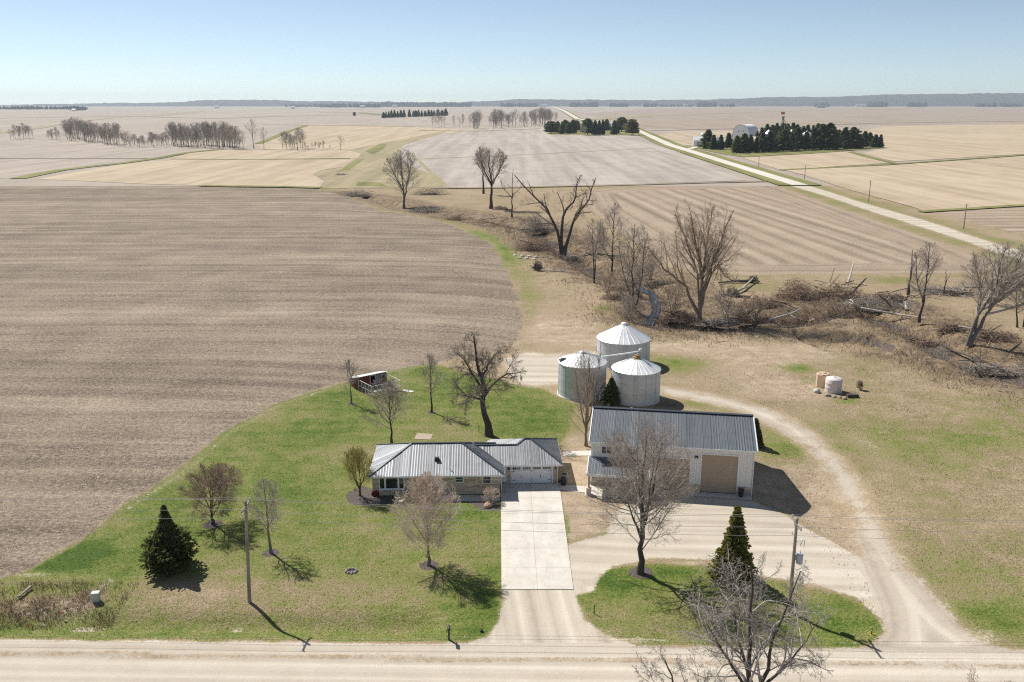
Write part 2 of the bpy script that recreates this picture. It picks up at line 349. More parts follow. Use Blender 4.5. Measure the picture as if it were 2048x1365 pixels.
SCRUB = [(80, 1210, 110, 28, .75), (190, 1190, 34, 30, .6), (1830, 720, 110, 26, .35), (1340, 810, 40, 7, .8), (1700, 785, 26, 7, .6), (1600, 1152, 26, 8, .6), (1740, 690, 60, 14, .5), (1660, 790, 50, 8, .4)]
def field_of(blobs, X, Y):
    out = np.zeros(X.shape)
    for px, py, rx, ry, v in blobs:
        x, y = at0(px, py); d = depth_of(x, y); ax = rx*d/FOC; y2 = at0(px, py-ry)[1]; y1 = at0(px, py+ry)[1]; ay = max((y2-y1)/2, .3)
        out += v*np.exp(-(((X-x)/ax)**2+((Y-y)/ay)**2)**1.5)
    return out

def lines_growing(a, b, fn):
    out = [a]
    while out[-1] < b: out.append(out[-1]+fn(out[-1]))
    return np.array(out)
ys = lines_growing(46.0, 476.0, lambda y: min(max(.42, .42+(y-112)*.0115), 3.0))
xr = lines_growing(0, 340.0, lambda x: .46 if x < 62 else min(.46+(x-62)*.03, 4.0))
xs = np.concatenate([-xr[:0:-1], xr])
GX, GY = np.meshgrid(xs, ys)
wob = (vnoise(GX, GY, 5, 11)-.5)*1.4
def inside(poly, soft): return np.clip(.5-(sdist(poly, GX, GY)+wob*min(soft, 1.2)*.8)/(2*soft), 0, 1)
S = {k: sdist(v, GX, GY) for k, v in RG.items() if k != 'beds'}
def ramp_in(k, soft, w=.6): return np.clip(.5-(S[k]+wob*w)/(2*soft), 0, 1)
w_soilL = ramp_in('fieldL', 1.6, 1.3); w_soilR = np.maximum(ramp_in('fieldR', 2.5, 1.5), ramp_in('fieldR2', 3))
roadc = road_y(GX)
w_road = np.clip(.5+(roadc-GY+wob*.35)/(2*.6), 0, 1)
FARROAD = W([(2300, 585), (2048, 512), (1700, 403), (1500, 341), (1340, 291)])
dfr = ldist(FARROAD, GX, GY)
w_gravel = np.maximum.reduce([w_road, ramp_in('yard', .7, .5), ramp_in('apron', .5, .4), ramp_in('loop', 1.1, .9)*np.clip(.5+.25*vnoise(GX, GY, 6, 77)+.3*sstep(75, 66, GY), 0, .95), ramp_in('binpad', 3)*.85, np.clip(.5-(dfr-4.2)/2, 0, 1)])
w_gravel = np.where((GY-roadc < -1.55) & (GY-roadc > -2.45), .5+.2*(vnoise(GX, GY*6, 3, 55)-.5), w_gravel)
w_dirt = field_of(DIRT, GX, GY)+.95*ramp_in('loop', 1.3, .9)+.8*(w_road > .9)+.9*ramp_in('between', 1.2)+.75*ramp_in('eastpad', 1.5)
inlawn = np.maximum(ramp_in('lawn', 1.2), ramp_in('island', .6, .4))
dc = ldist(CREEK, GX, GY)
w_scrub = field_of(SCRUB, GX, GY)+np.clip(1.25-dc/15, 0, 1)*.9+np.clip(1.2-np.abs(sdist(PIT, GX, GY)+.2)/2.2, 0, 1)*.5
# the corridor the creek runs in, between the two stubble fields
CORR = W([(690, 392), (860, 432), (940, 462), (1010, 500), (1090, 520), (1200, 560), (1290, 640), (1420, 655), (1560, 655), (1750, 640), (1880, 690), (2048, 760), (2200, 780), (2200, 560), (1960, 552), (1500, 555), (1330, 520), (1180, 425), (1160, 384)])
corr = np.clip(.5-sdist(CORR, GX, GY)/10, 0, 1)
w_scrub = w_scrub+corr*.38
g = .17+(vnoise(GX, GY, 22, 21)-.5)*.3
g = np.where(inlawn > .5, .6+(vnoise(GX, GY, 9, 22)-.5)*.34, g)
east = sstep(32, 46, GX)*sstep(180, 120, GY)
g = g-.06*(GY > 115)+east*.11+field_of(BLOBS, GX, GY)
g = g+np.clip(1-np.abs(S['fieldL']-3)/5, 0, 1)*(GY > 170)*.3                     # grass edge beside the stubble field
g = g+np.clip(1-np.abs(dfr-8)/5, 0, 1)*.35
w_dirt = w_dirt*np.where(inlawn > .5, .6, 1)
w_mulch = np.zeros(GX.shape)
for px, py, r in rings_px:
    x, y = at0(px, py); w_mulch = np.maximum(w_mulch, np.clip(.5+(r*depth_of(x, y)/FOC-np.hypot(GX-x, GY-y))/.8, 0, 1))
for b in RG['beds']: w_mulch = np.maximum(w_mulch, np.clip(.5-sdist(b, GX, GY)/.8, 0, 1))
w_mulch = np.maximum(w_mulch, np.clip(1.1-dc/5.5, 0, 1)*np.clip(vnoise(GX, GY, 4, 91)*2.2-.55, 0, .8)*(GY < 330))
_sp = sdist(PIT, GX, GY); w_mulch = np.maximum(w_mulch, np.clip(1-np.abs(_sp+.5)/1.3, 0, 1)*.75*sstep(148, 156, GY))
w_pale = field_of(PALE, GX, GY)+.42*np.clip(1-np.abs(S['fieldL']-1.0)/1.6, 0, 1)*(GY < 160)*(GY > 88)+.3*np.clip(1-np.abs(GY-roadc-.9)/1.1, 0, 1)
GZ = terrain(GX, GY)
# plough ridges give the fields a little relief
GZ = GZ+w_soilL*(vnoise(GX, GY, 1.3, 41, 2)-.5)*.10+w_soilR*(vnoise(GX, GY, 1.6, 42, 2)-.5)*.1
rowc = GY+3*np.sin(GX/60)+7*np.exp(np.minimum(S['fieldL'], 0)/11)*(GX > -75)*sstep(110, 150, GY)+(vnoise(GX, GY, 30, 45)-.5)*2
rowc = np.where(S['fieldR'] < 6, np.where(S['fieldR'] > -14, -S['fieldR'], GX+GY*.095), rowc)
rowc = np.where(S['apron'] < 1, GX*1.5+GY*.15, rowc)
loopd = S['loop']
rowc = np.where(loopd < .5, -loopd*1.3, rowc); rowc = np.where(GY < roadc+.15, (GY-road_y(GX))*1.6, rowc)
clsnames = ['pasture', 'tilled_field', 'plowed_field', 'lawn', 'grass_island', 'gravel_road', 'gravel_drive', 'gravel_yard', 'creek_bank', 'far_stubble_field']
labels = {'pasture': 'rough tan and olive pasture right of the drive and behind the grain bins', 'tilled_field': 'big brown stubble field with pale residue filling the left side', 'plowed_field': 'brown striped field beyond the creek trees',
          'lawn': 'mown green lawn around the ranch house', 'grass_island': 'grass island between road, drive and gravel yard', 'gravel_road': 'pale gravel road along the bottom edge', 'gravel_drive': 'tan gravel lane curving past the bins to the road',
          'gravel_yard': 'pale gravel yard in front of the metal shop', 'creek_bank': 'brown scrubby creek banks between the fields', 'far_stubble_field': 'tan stubble right of the straight far road'}
cls = np.zeros(GX.shape, int)
cls[corr > .5] = 8; cls[S['fieldR'] < 0] = 2; cls[S['fieldR2'] < 0] = 9; cls[S['lawn'] < 0] = 3; cls[S['fieldL'] < 0] = 1; cls[S['island'] < 0] = 4; cls[S['yard'] < 0] = 7; cls[S['apron'] < 0] = 6; cls[S['loop'] < 0] = 6; cls[GY < roadc] = 5
fc = cls[:-1, :-1]
nx = len(xs); idx = np.arange(GX.size).reshape(GX.shape)
quads = np.stack([idx[:-1, :-1], idx[:-1, 1:], idx[1:, 1:], idx[1:, :-1]], -1)
VV = np.stack([GX, GY, GZ], -1).reshape(-1, 3)
cl01 = lambda a: np.clip(a, 0, 1).ravel()
WA = np.stack([cl01(w_soilL), cl01(w_soilR), cl01(w_gravel), cl01(w_dirt)], -1).astype(np.float32)
WB = np.stack([cl01(g), cl01(w_mulch), cl01(w_scrub), cl01(w_pale)], -1).astype(np.float32)
for k, nm in enumerate(clsnames):
    q = quads[fc == k]
    if not len(q): continue
    used = np.unique(q); remap = np.zeros(GX.size, np.int32); remap[used] = np.arange(len(used))
    me = npmesh(nm, VV[used], [remap[q]], M_GROUND, smooth=True)
    for an, arr in (('wa', WA), ('wb', WB)):
        a = me.attributes.new(an, 'FLOAT_COLOR', 'POINT'); a.data.foreach_set('color', arr[used].ravel())
    a = me.attributes.new('row', 'FLOAT', 'POINT'); a.data.foreach_set('value', rowc.ravel()[used].astype(np.float32))
    tag(link(nm, me), labels[nm], 'ground', kind='structure')

# ------------------------------------------------------------------ far country: flat fields to the horizon, each a sheet a little above the last
def field_mat(name, a, b, rz=0.0, per=.08, var=.25, gx=0.0):
    t = NT(name, .95, .1)
    v = t.map(t.pos, (per, per*.04, 1), rz)
    rows = t.noise(1.0, 3, v, rough=.6); big = t.noise(.006, 4, rough=.55); mid = t.noise(.07, 4, t.map(t.pos, (1, .6, 1)), rough=.65)
    f = t.math('MULTIPLY_ADD', t.hi(rows, 2.6), .5, t.math('MULTIPLY_ADD', big, .6, t.math('MULTIPLY', t.hi(mid, 1.8), .45)))
    c = t.ramp(f, [(.45, a), (1.1, b)])
    return t.color(c).m
M_FAR = field_mat('far_plain', (.31, .26, .21), (.41, .35, .285), R(20), .01)
MF = {'tan': field_mat('soybean_stubble', (.36, .28, .19), (.5, .405, .29), R(12), .1), 'pink': field_mat('corn_stubble', (.3, .25, .205), (.43, .365, .305), R(70), .1),
      'grey': field_mat('grey_corn_stubble', (.31, .265, .225), (.455, .395, .34), R(2), .11), 'brown': field_mat('bare_brown_field', (.27, .215, .165), (.37, .305, .24), R(88), .06),
      'green': field_mat('waterway_grass', (.13, .14, .045), (.26, .24, .1), R(40), .15), 'olive': field_mat('dry_verge_grass', (.25, .215, .125), (.38, .315, .2), R(40), .15),
      'dark': field_mat('field_edge_weeds', (.2, .16, .11), (.3, .245, .17), R(0), .2), 'road': field_mat('far_gravel', (.54, .49, .42), (.66, .61, .53), R(0), .2)}
_lay = [0.02]
def sheet(name, pts, mat, world=False, label=None):
    w = np.asarray(pts) if world else W(pts)
    _lay[0] += .012; out = []; rs_ = np.random.RandomState(len(pts)*7+int(abs(pts[0][0])) % 97)
    for i in range(len(w)):
        a_, b_ = w[i], w[(i+1) % len(w)]; L_ = np.hypot(*(b_-a_)); k_ = int(np.clip(L_/14, 1, 60)); nv_ = np.array([-(b_-a_)[1], (b_-a_)[0]])/max(L_, 1e-6); amp_ = min(L_*.006, 2.2+a_[1]*.0012)
        ph_ = rs_.rand()*6
        for j in range(k_): u_ = j/k_; out.append(a_+(b_-a_)*u_+nv_*((rs_.randn()*.45+math.sin(u_*k_*.55+ph_)*.6)*amp_ if j else 0))
    w = np.array(out)
    me = bpy.data.meshes.new(name); bm = bmesh.new()
    vs = [bm.verts.new((x, y, _lay[0])) for x, y in w]
    f = bm.faces.new(vs); bmesh.ops.triangulate(bm, faces=[f]); bmesh.ops.recalc_face_normals(bm, faces=bm.faces[:])
    for q in bm.faces:
        if q.normal.z < 0: q.normal_flip()
    bm.to_mesh(me); bm.free(); me.materials.append(mat)
    return tag(link(name, me), label, 'ground', kind='structure')
def strip(name, pts, mat, width, label=None, world=False):
    """a band along a line of picture points; width in metres (or list)"""
    w = np.asarray(pts, float) if world else W(pts)
    n = len(w); ws = width if isinstance(width, (list, tuple)) else [width]*n
    # resample and roughen the edge
    out = []
    for i in range(n-1):
        k = max(2, min(24, int(np.hypot(*(w[i+1]-w[i]))/25)))
        for j in range(k): out.append((*(w[i]+(w[i+1]-w[i])*j/k), ws[i]+(ws[i+1]-ws[i])*j/k))
    out.append((*w[-1], ws[-1])); out = np.array(out)
    tg = np.gradient(out[:, :2], axis=0); tg /= np.linalg.norm(tg, axis=1)[:, None]; nrm = np.stack([-tg[:, 1], tg[:, 0]], -1)
    jit = 1+.25*(np.random.RandomState(len(out)).rand(len(out), 2)-.5)*(0 if 'road' in name else 1)
    a = out[:, :2]+nrm*(out[:, 2]*jit[:, 0]/2)[:, None]; b = out[:, :2]-nrm*(out[:, 2]*jit[:, 1]/2)[:, None]
    _lay[0] += .012
    V = np.concatenate([np.c_[a, np.full(len(a), _lay[0])], np.c_[b, np.full(len(b), _lay[0])]]); m = len(a)
    q = np.array([(i+m, i+1+m, i+1, i) for i in range(m-1)])
    return tag(link(name, npmesh(name, V, [q], mat)), label, 'ground', kind='structure')

x0, x1, y0, y1 = float(xs[0]), float(xs[-1]), float(ys[0]), float(ys[-1]); BIG = 15400
mb = MB(); z = -.02
for (a, b, c, d) in ((-BIG, BIG, y1, BIG), (-BIG, BIG, -2000, y0), (-BIG, x0, y0, y1), (x1, BIG, y0, y1)):
    mb.add([(a, c, z), (b, c, z), (b, d, z), (a, d, z)], [(0, 1, 2, 3)])
tag(mb.build('ground', M_FAR), 'open farmland plain running to the horizon', 'ground', kind='structure')
sheet('grey_field', [(-300, 280), (-300, 248), (70, 262), (180, 243), (440, 238), (700, 231), (760, 231), (700, 252), (526, 250), (330, 264), (200, 262), (60, 280)], MF['pink'], label='grey-pink stubble field behind the far left hedgerow')
sheet('brown_field', [(1170, 228), (1290, 218), (1650, 212), (2500, 214), (2500, 249), (2048, 248), (1750, 251), (1480, 262), (1290, 258)], MF['brown'], label='brown field behind the right hand farmstead')
sheet('brown_field', [(820, 226), (960, 216), (1080, 214), (1150, 238), (1100, 250), (1000, 252), (880, 256), (770, 250), (720, 236)], MF['pink'], label='stubble field behind the middle tree row')
sheet('tan_field', [(516, 289), (575, 268), (615, 251), (700, 252), (830, 254), (965, 262), (900, 272), (800, 284), (740, 292), (700, 300), (600, 300), (520, 299)], MF['tan'], label='tan stubble field right of the far left hedgerow')
sheet('pink_field', [(-500, 290), (0, 280), (150, 284), (330, 294), (440, 299), (376, 306), (318, 318), (239, 328), (120, 342), (34, 358), (-500, 360)], MF['pink'], label='pinkish tan field at the left edge below the hedgerow')
sheet('tan_field', [(444, 300), (540, 302), (700, 301), (722, 308), (716, 318), (600, 319), (478, 319), (342, 318), (376, 307)], MF['tan'], label='narrow tan field just below the hedgerow')
sheet('tan_field', [(75, 359), (239, 330), (342, 319), (478, 320), (650, 319), (706, 320), (690, 334), (640, 342), (626, 350), (650, 364), (640, 375), (450, 373), (300, 369), (150, 362)], MF['tan'], label='tan field left of the grass waterway')
sheet('grass_waterway', [(700, 302), (760, 288), (820, 276), (890, 263), (870, 275), (830, 290), (812, 312), (835, 330), (870, 348), (890, 376), (640, 377), (655, 364), (630, 351), (645, 342), (695, 334), (716, 318), (722, 308)], MF['olive'], label='dry grass waterway winding between the fields')
sheet('green_patch', [(730, 303), (760, 288), (775, 288), (765, 300), (745, 310)], MF['green'], label='green patch at the top of the waterway')
sheet('green_patch', [(700, 340), (730, 318), (712, 319), (690, 335), (672, 345)], MF['green'], label='green grass along the waterway')
sheet('green_patch', [(712, 372), (715, 365), (760, 366), (775, 374)], MF['green'], label='green patch beside the brush piles')
sheet('grey_field', [(806, 292), (880, 270), (960, 260), (1095, 254), (1095, 263), (1270, 273), (1345, 300), (1420, 331), (1492, 362), (1330, 367), (1150, 373), (897, 377), (885, 360), (850, 345), (812, 330), (796, 312)], MF['grey'], label='large grey no-till field in the middle distance')
strip('field_strip', [(836, 319), (1010, 312), (1150, 305), (1310, 297)], MF['dark'], 6, 'thin brown strip across the grey field')
strip('field_strip', [(826, 312), (895, 376)], MF['olive'], 3, 'dry verge at the left end of the grey field')
sheet('tan_field', [(1485, 316), (1620, 309), (1780, 298), (1700, 304), (1720, 312), (1780, 327), (1560, 341)], MF['tan'], label='tan field in front of the farmstead pines')
sheet('tan_field', [(1790, 324), (1722, 308), (1772, 298), (1720, 264), (1770, 253), (2048, 249), (2500, 249), (2500, 300), (2048, 309)], MF['tan'], label='tan field right of the farmstead pines')
sheet('tan_field', [(1570, 341), (1790, 331), (2048, 313), (2500, 300), (2500, 395), (2048, 413), (1846, 423)], MF['tan'], label='wide tan field right of the straight road')
sheet('tan_field', [(1290, 275), (1330, 268), (1400, 264), (1485, 262), (1400, 292), (1370, 292)], MF['tan'], label='tan field beside the white shed')
sheet('farmyard_grass', [(1375, 294), (1420, 288), (1500, 290), (1760, 285), (1770, 297), (1620, 308), (1485, 315), (1440, 308)], MF['green'], label='green farmyard grass under the pines')
sheet('farmyard_grass', [(1088, 262), (1095, 256), (1265, 258), (1275, 268), (1265, 271), (1100, 270)], MF['green'], label='green farmyard grass under the roadside windbreak')
for pts, mt, wd, lb in (
    ([(-100, 238), (0, 237), (250, 233), (440, 238), (560, 233), (700, 231), (800, 231)], 'dark', 26, 'thin dark fence line across the far left fields'), ([(-60, 270), (0, 267), (68, 258), (178, 241), (253, 234)], 'olive', 18, 'pale grass terrace curving up the far left fields'),
    ([(307, 233), (410, 222)], 'olive', 60, 'pale terrace near the left horizon'), ([(526, 250), (615, 251), (700, 252), (830, 254)], 'dark', 12, 'thin dark field boundary left of the pine belt'), ([(516, 288), (581, 262), (615, 251)], 'green', 9, 'green strip at the end of the hedgerow'),
    ([(34, 358), (120, 341), (239, 328), (318, 317), (376, 306), (444, 299)], 'green', [10, 9, 8, 8, 8, 10], 'green waterway climbing to the hedgerow'), ([(342, 319), (478, 320), (700, 318)], 'green', 5, 'thin green strip across the tan fields'),
    ([(-200, 319), (0, 318), (300, 318)], 'dark', 4, 'thin weedy strip in the pinkish field'), ([(1560, 341), (1690, 335), (1790, 329), (2048, 311), (2400, 294)], 'green', 6, 'green strip between the right hand tan fields'), ([(1700, 305), (1740, 316), (1790, 328)], 'green', 6, 'green strip running down from the pines'),
    ([(1840, 425), (2048, 412), (2400, 392)], 'green', 5, 'green strip above the lower right tan field'), ([(1300, 262), (1480, 258), (1750, 247), (2048, 243)], 'dark', 12, 'dark field edge behind the farmstead'), ([(1180, 240), (1300, 232), (1620, 221), (1800, 219)], 'olive', 60, 'olive terrace in the right distance'),
    ([(640, 226), (720, 226), (772, 231)], 'green', 60, 'green yard left of the pine belt'), ([(840, 262), (960, 263), (1080, 258)], 'olive', 14, 'dry grass edge under the middle tree row'),
    ([(860, 378), (1000, 377), (1180, 373), (1400, 367), (1532, 364)], 'dark', 4, 'dark fence line above the plowed field'), ([(400, 373), (560, 375), (640, 377)], 'green', 7, 'green edge at the top of the stubble field')):
    strip('field_strip', pts, MF[mt], wd, lb)
road_px = [(1532, 351), (1500, 341), (1340, 291), (1285, 266), (1262, 254), (1200, 246), (1155, 238), (1126, 221), (1106, 214), (1101, 212.9)]
rw = W(road_px); rw[0] = FARROAD[2]+(FARROAD[3]-FARROAD[2])*((478-FARROAD[2][1])/(FARROAD[3][1]-FARROAD[2][1]))
strip('road_verge', rw, MF['green'], [24, 24, 26, 26, 26, 30, 30, 40, 60, 60], 'green verges of the straight far road', world=True)
strip('gravel_road', rw, MF['road'], [9, 9, 10, 10, 10, 12, 14, 22, 40, 60], 'straight pale gravel road running to the horizon', world=True)
strip('farm_lane', [(1378, 299), (1400, 293), (1440, 291)], MF['road'], 6, 'pale lane from the road to the white shed')

# ------------------------------------------------------------------ bare trees: branches grown level by level inside a crown outline
def unit(a): return a/np.maximum(np.linalg.norm(a, axis=-1, keepdims=True), 1e-9)
def tubes(Pn, Rn, s):
    """Pn (B,K,3), Rn (B,K) -> verts, quads of s-sided tubes"""
    B, K, _ = Pn.shape
    t = unit(np.gradient(Pn, axis=1)); m = unit(t.mean(axis=1))
    ref = np.where(np.abs(m[:, 2:3]) < .8, np.array([[0, 0, 1.]]), np.array([[1., 0, 0]]))[:, None, :]
    u = unit(np.cross(t, ref)); v = np.cross(t, u)
    a = 2*np.pi*np.arange(s)/s
    V = Pn[:, :, None, :]+Rn[:, :, None, None]*(np.cos(a)[None, None, :, None]*u[:, :, None, :]+np.sin(a)[None, None, :, None]*v[:, :, None, :])
    b = (np.arange(B)*K*s)[:, None, None]; k = (np.arange(K-1)*s)[None, :, None]; j = np.arange(s)[None, None, :]; j2 = (j+1) % s
    q = np.stack([b+k+j, b+k+j2, b+k+s+j2, b+k+s+j], -1).reshape(-1, 4)
    return V.reshape(-1, 3), q
class Soup:
    def __init__(s): s.V = []; s.Q = []; s.n = 0
    def add(s, VQ):
        s.V.append(VQ[0]); s.Q.append(VQ[1]+s.n); s.n += len(VQ[0])
    def mesh(s, name, mat, smooth=True): return npmesh(name, np.concatenate(s.V), [np.concatenate(s.Q)], mat, smooth)
def ell_dist(p, d, env):
    """distance from p along d to the crown outline (an ellipsoid: centre, radii)"""
    c, r = np.asarray(env[0], float), np.asarray(env[1], float)
    o = (p-c)/r; e = d/r
    A = (e*e).sum(-1); Bq = (o*e).sum(-1); Cq = (o*o).sum(-1)-1
    disc = np.maximum(Bq*Bq-A*Cq, 0)
    return np.maximum((-Bq+np.sqrt(disc))/A, .0)
def sprout(Pn, Rn, n, t0, t1, ang, angsd, lenf, K, wig, trop, rr, rmin, env, rng, phase=None, droop=0.0):
    B, Kp, _ = Pn.shape
    t = t0+(t1-t0)*(np.arange(n)[None, :]+rng.rand(B, n)*.9)/n
    f = t*(Kp-1); i = np.clip(f.astype(int), 0, Kp-2); fr = (f-i)[..., None]
    bi = np.arange(B)[:, None]
    st = Pn[bi, i]*(1-fr)+Pn[bi, i+1]*fr
    rad = Rn[bi, i]*(1-fr[..., 0])+Rn[bi, i+1]*fr[..., 0]
    T = unit(Pn[bi, i+1]-Pn[bi, i])
    ref = np.where(np.abs(T[..., 2:3]) < .9, np.array([0, 0, 1.]), np.array([1., 0, 0]))
    U = unit(np.cross(T, ref)); Vv = np.cross(T, U)
    az = (np.arange(n)[None, :]*2.39996+rng.rand(B, 1)*6.283+rng.randn(B, n)*.35)
    a = np.radians(ang+(0 if np.isscalar(ang) else 0)+rng.randn(B, n)*angsd) if np.isscalar(ang) else np.radians(ang[0]+(ang[1]-ang[0])*t+rng.randn(B, n)*angsd)
    D = unit(np.cos(a)[..., None]*T+np.sin(a)[..., None]*(np.cos(az)[..., None]*U+np.sin(az)[..., None]*Vv))
    st = st.reshape(-1, 3); D = D.reshape(-1, 3); rad = rad.ravel(); t = t.ravel(); N = len(st)
    plen = np.repeat(np.linalg.norm(np.diff(Pn, axis=1), axis=2).sum(1), n)
    L = lenf(t, plen, rng.rand(N))
    if env is not None:
        lim = ell_dist(st, D, env)
        L = np.where(L < 0, -L*lim, np.minimum(L, lim*1.06+.12))
    L = np.maximum(L, .03)
    pts = [st]; d = D
    for k in range(K-1):
        d = unit(d+rng.randn(N, 3)*wig+np.array([0, 0, trop-droop*k]))
        pts.append(pts[-1]+d*(L/(K-1))[:, None])
    Pc = np.stack(pts, 1)
    r0 = np.minimum(rad*.8, np.maximum(rr*L, rmin))
    s = np.linspace(0, 1, K)[None, :]
    Rc = np.maximum(r0[:, None]*(1-.72*s), rmin*.8)
    return Pc, Rc
def grow(seed, trunk, tr, env, levels, base_flare=1.35, sides=(9, 6, 5, 4, 3), trunk_levels=1):
    """trunk: list of stems (each a list of points); levels: one dict per generation. Returns (trunk soup, crown soup)"""
    rng = np.random.RandomState(seed)
    ts, cs = Soup(), Soup(); stems = []
    for st, r in zip(trunk, tr):
        st = np.array(st, float); n = 10; u = np.linspace(0, len(st)-1, n); i = np.clip(u.astype(int), 0, len(st)-2); f = (u-i)[:, None]
        p = st[i]*(1-f)+st[i+1]*f; p[1:-1, :2] += rng.randn(n-2, 2)*r*.35
        s = np.linspace(0, 1, n); rad = r*(1-.82*s**.9); rad[0] *= base_flare; rad[1] *= 1+(base_flare-1)*.25
        stems.append((p, rad))
    Pn = np.stack([a for a, b in stems]); Rn = np.stack([b for a, b in stems])
    ts.add(tubes(Pn, Rn, sides[0]))
    for li, lv in enumerate(levels):
        Pc, Rc = sprout(Pn, Rn, lv['n'], lv.get('t0', .2), lv.get('t1', 1), lv['ang'], lv.get('sd', 8), lv['len'], lv.get('K', 4), lv.get('wig', .12), lv.get('trop', .05), lv.get('rr', .02), lv.get('rmin', .01), env, rng, droop=lv.get('droop', 0))
        cs.add(tubes(Pc, Rc, sides[min(li+1, len(sides)-1)]))
        Pn, Rn = Pc, Rc
    return ts, cs
def rel(a, b):
    """length rule: share of the parent's length, shorter towards its tip"""
    return lambda t, pl, r: pl*(a-b*t)*(.7+.5*r)
def fill(lo=.82, hi=1.02): return lambda t, pl, r: -(lo+(hi-lo)*r)

def bark(name, a, b, scale=6.0):
    t = NT(name, .9, .15); n = t.noise(scale, 4, t.map(t.obj(), (1, 1, .25)))
    return t.color(t.ramp(n, [(.3, a), (.7, b)])).m
B_DARK = bark('dark_bark', (.055, .045, .038), (.125, .105, .088)); B_GREY = bark('grey_bark', (.13, .115, .1), (.26, .235, .21)); B_TAN = bark('tan_bark', (.14, .11, .085), (.27, .225, .18))
def twig(name, a, b, scale=1.3):
    t = NT(name, .85, .2); return t.color(t.ramp(t.math('MULTIPLY_ADD', t.noise(scale, 3, t.obj()), .5, t.math('MULTIPLY', t.rnd(), .5)), [(.25, a), (.7, b)])).m
T_GREY = twig('grey_twigs', (.26, .215, .18), (.5, .43, .37)); T_DARK = twig('dark_twigs', (.12, .095, .078), (.27, .225, .19)); T_PINK = twig('pinkish_tan_twigs', (.5, .385, .3), (.76, .64, .53))
T_RED = twig('reddish_twigs', (.2, .13, .1), (.4, .285, .225)); T_YEL = twig('budding_yellow_twigs', (.21, .165, .05), (.42, .34, .11)); T_PALE = twig('pale_lichen_twigs', (.2, .17, .145), (.46, .415, .37)); T_TAN = twig('tan_twigs', (.28, .21, .155), (.52, .42, .32))

def plant_tree(name, px, py, build, label, cat='tree', group=None, barkm=None, twigm=None, rz=0.0, rings=None):
    p = P(px, py); root = empty(name, p, rz, label, cat, group)
    ts, cs = build
    link('trunk', ts.mesh('trunk', barkm), root); link('crown', cs.mesh('crown', twigm), root)
    return root
def size_of(px, py):
    """metres per picture pixel at a ground point"""
    p = P(px, py); return depth_of(p.x, p.y, p.z)/FOC
def tall(px, py, top):
    p = P(px, py); return z_at(p.x, p.y, top)-p.z
STD = lambda n1, a1, n2, n3, n4, rm=.011, up=.06, wig=.12, t0=.25: [
    dict(n=n1, t0=t0, t1=.98, ang=a1, sd=9, len=fill(.8, 1.02), K=7, wig=wig*.7, trop=up, rr=.016, rmin=.02),
    dict(n=n2, t0=.18, t1=1, ang=38, sd=12, len=rel(.55, .34), K=5, wig=wig, trop=up*.6, rr=.013, rmin=rm*1.2),
    dict(n=n3, t0=.12, t1=1, ang=36, sd=14, len=rel(.6, .3), K=4, wig=wig*1.2, trop=up*.4, rr=.012, rmin=rm),
    dict(n=n4, t0=.1, t1=1, ang=36, sd=16, len=rel(.65, .25), K=3, wig=wig*1.4, trop=.03, rr=.01, rmin=rm*.8)]

# --- yard trees -----------------------------------------------------------------
s = size_of(426, 1048); h = tall(426, 1048, 938)
plant_tree('red_twig_tree', 426, 1048, grow(1, [[(0, 0, 0), (-.1, 0, h*.25), (.1, .1, h*.8)]], [.17], ((.1, 0, h*.6), (74*s, 70*s, h*.44)),
    [dict(n=16, t0=.24, t1=.95, ang=(66, 28), sd=10, len=fill(.82, 1.0), K=6, wig=.1, trop=.02, rr=.016, rmin=.018), dict(n=11, t0=.2, t1=1, ang=40, sd=12, len=rel(.55, .25), K=4, wig=.14, trop=.0, rr=.012, rmin=.012),
     dict(n=10, t0=.12, t1=1, ang=36, sd=15, len=rel(.6, .25), K=3, wig=.18, trop=.02, rr=.012, rmin=.01), dict(n=5, t0=.2, t1=1, ang=38, sd=15, len=rel(.7, .3), K=2, wig=.1, trop=0, rr=.01, rmin=.009)]),
    'round bare tree with dense reddish twigs in a mulch ring left of the house', barkm=B_DARK, twigm=T_RED)
s = size_of(542, 1106); h = tall(542, 1106, 962)
plant_tree('young_tree', 542, 1106, grow(2, [[(0, 0, 0), (-.05, 0, h*.5), (-.2, .05, h)]], [.13], ((-.1, 0, h*.58), (46*s, 42*s, h*.46)), STD(26, (74, 32), 7, 5, 4, .01, .05)),
    'slender grey bare tree in a mulch ring right of the left utility pole', barkm=B_GREY, twigm=T_GREY)
s = size_of(857, 1131); h = tall(857, 1131, 955)
plant_tree('oval_maple', 857, 1131, grow(3, [[(0, 0, 0), (.02, 0, h*.3), (.0, .1, h*.92)]], [.16], ((0, 0, h*.575), (70*s, 66*s, h*.45)),
    [dict(n=34, t0=.2, t1=.95, ang=(64, 18), sd=11, len=fill(.7, 1.02), K=6, wig=.06, trop=.07, rr=.011, rmin=.016), dict(n=12, t0=.2, t1=1, ang=30, sd=9, len=rel(.52, .26), K=4, wig=.1, trop=.06, rr=.011, rmin=.012),
     dict(n=8, t0=.15, t1=1, ang=30, sd=12, len=rel(.6, .25), K=3, wig=.12, trop=.05, rr=.01, rmin=.0095), dict(n=4, t0=.25, t1=1, ang=30, sd=14, len=rel(.7, .3), K=2, wig=.1, trop=.04, rr=.01, rmin=.008)]),
    'dense oval bare maple with pinkish tan twigs on the lawn before the house', barkm=B_TAN, twigm=T_PINK)
s = size_of(720, 992); h = tall(720, 992, 900)
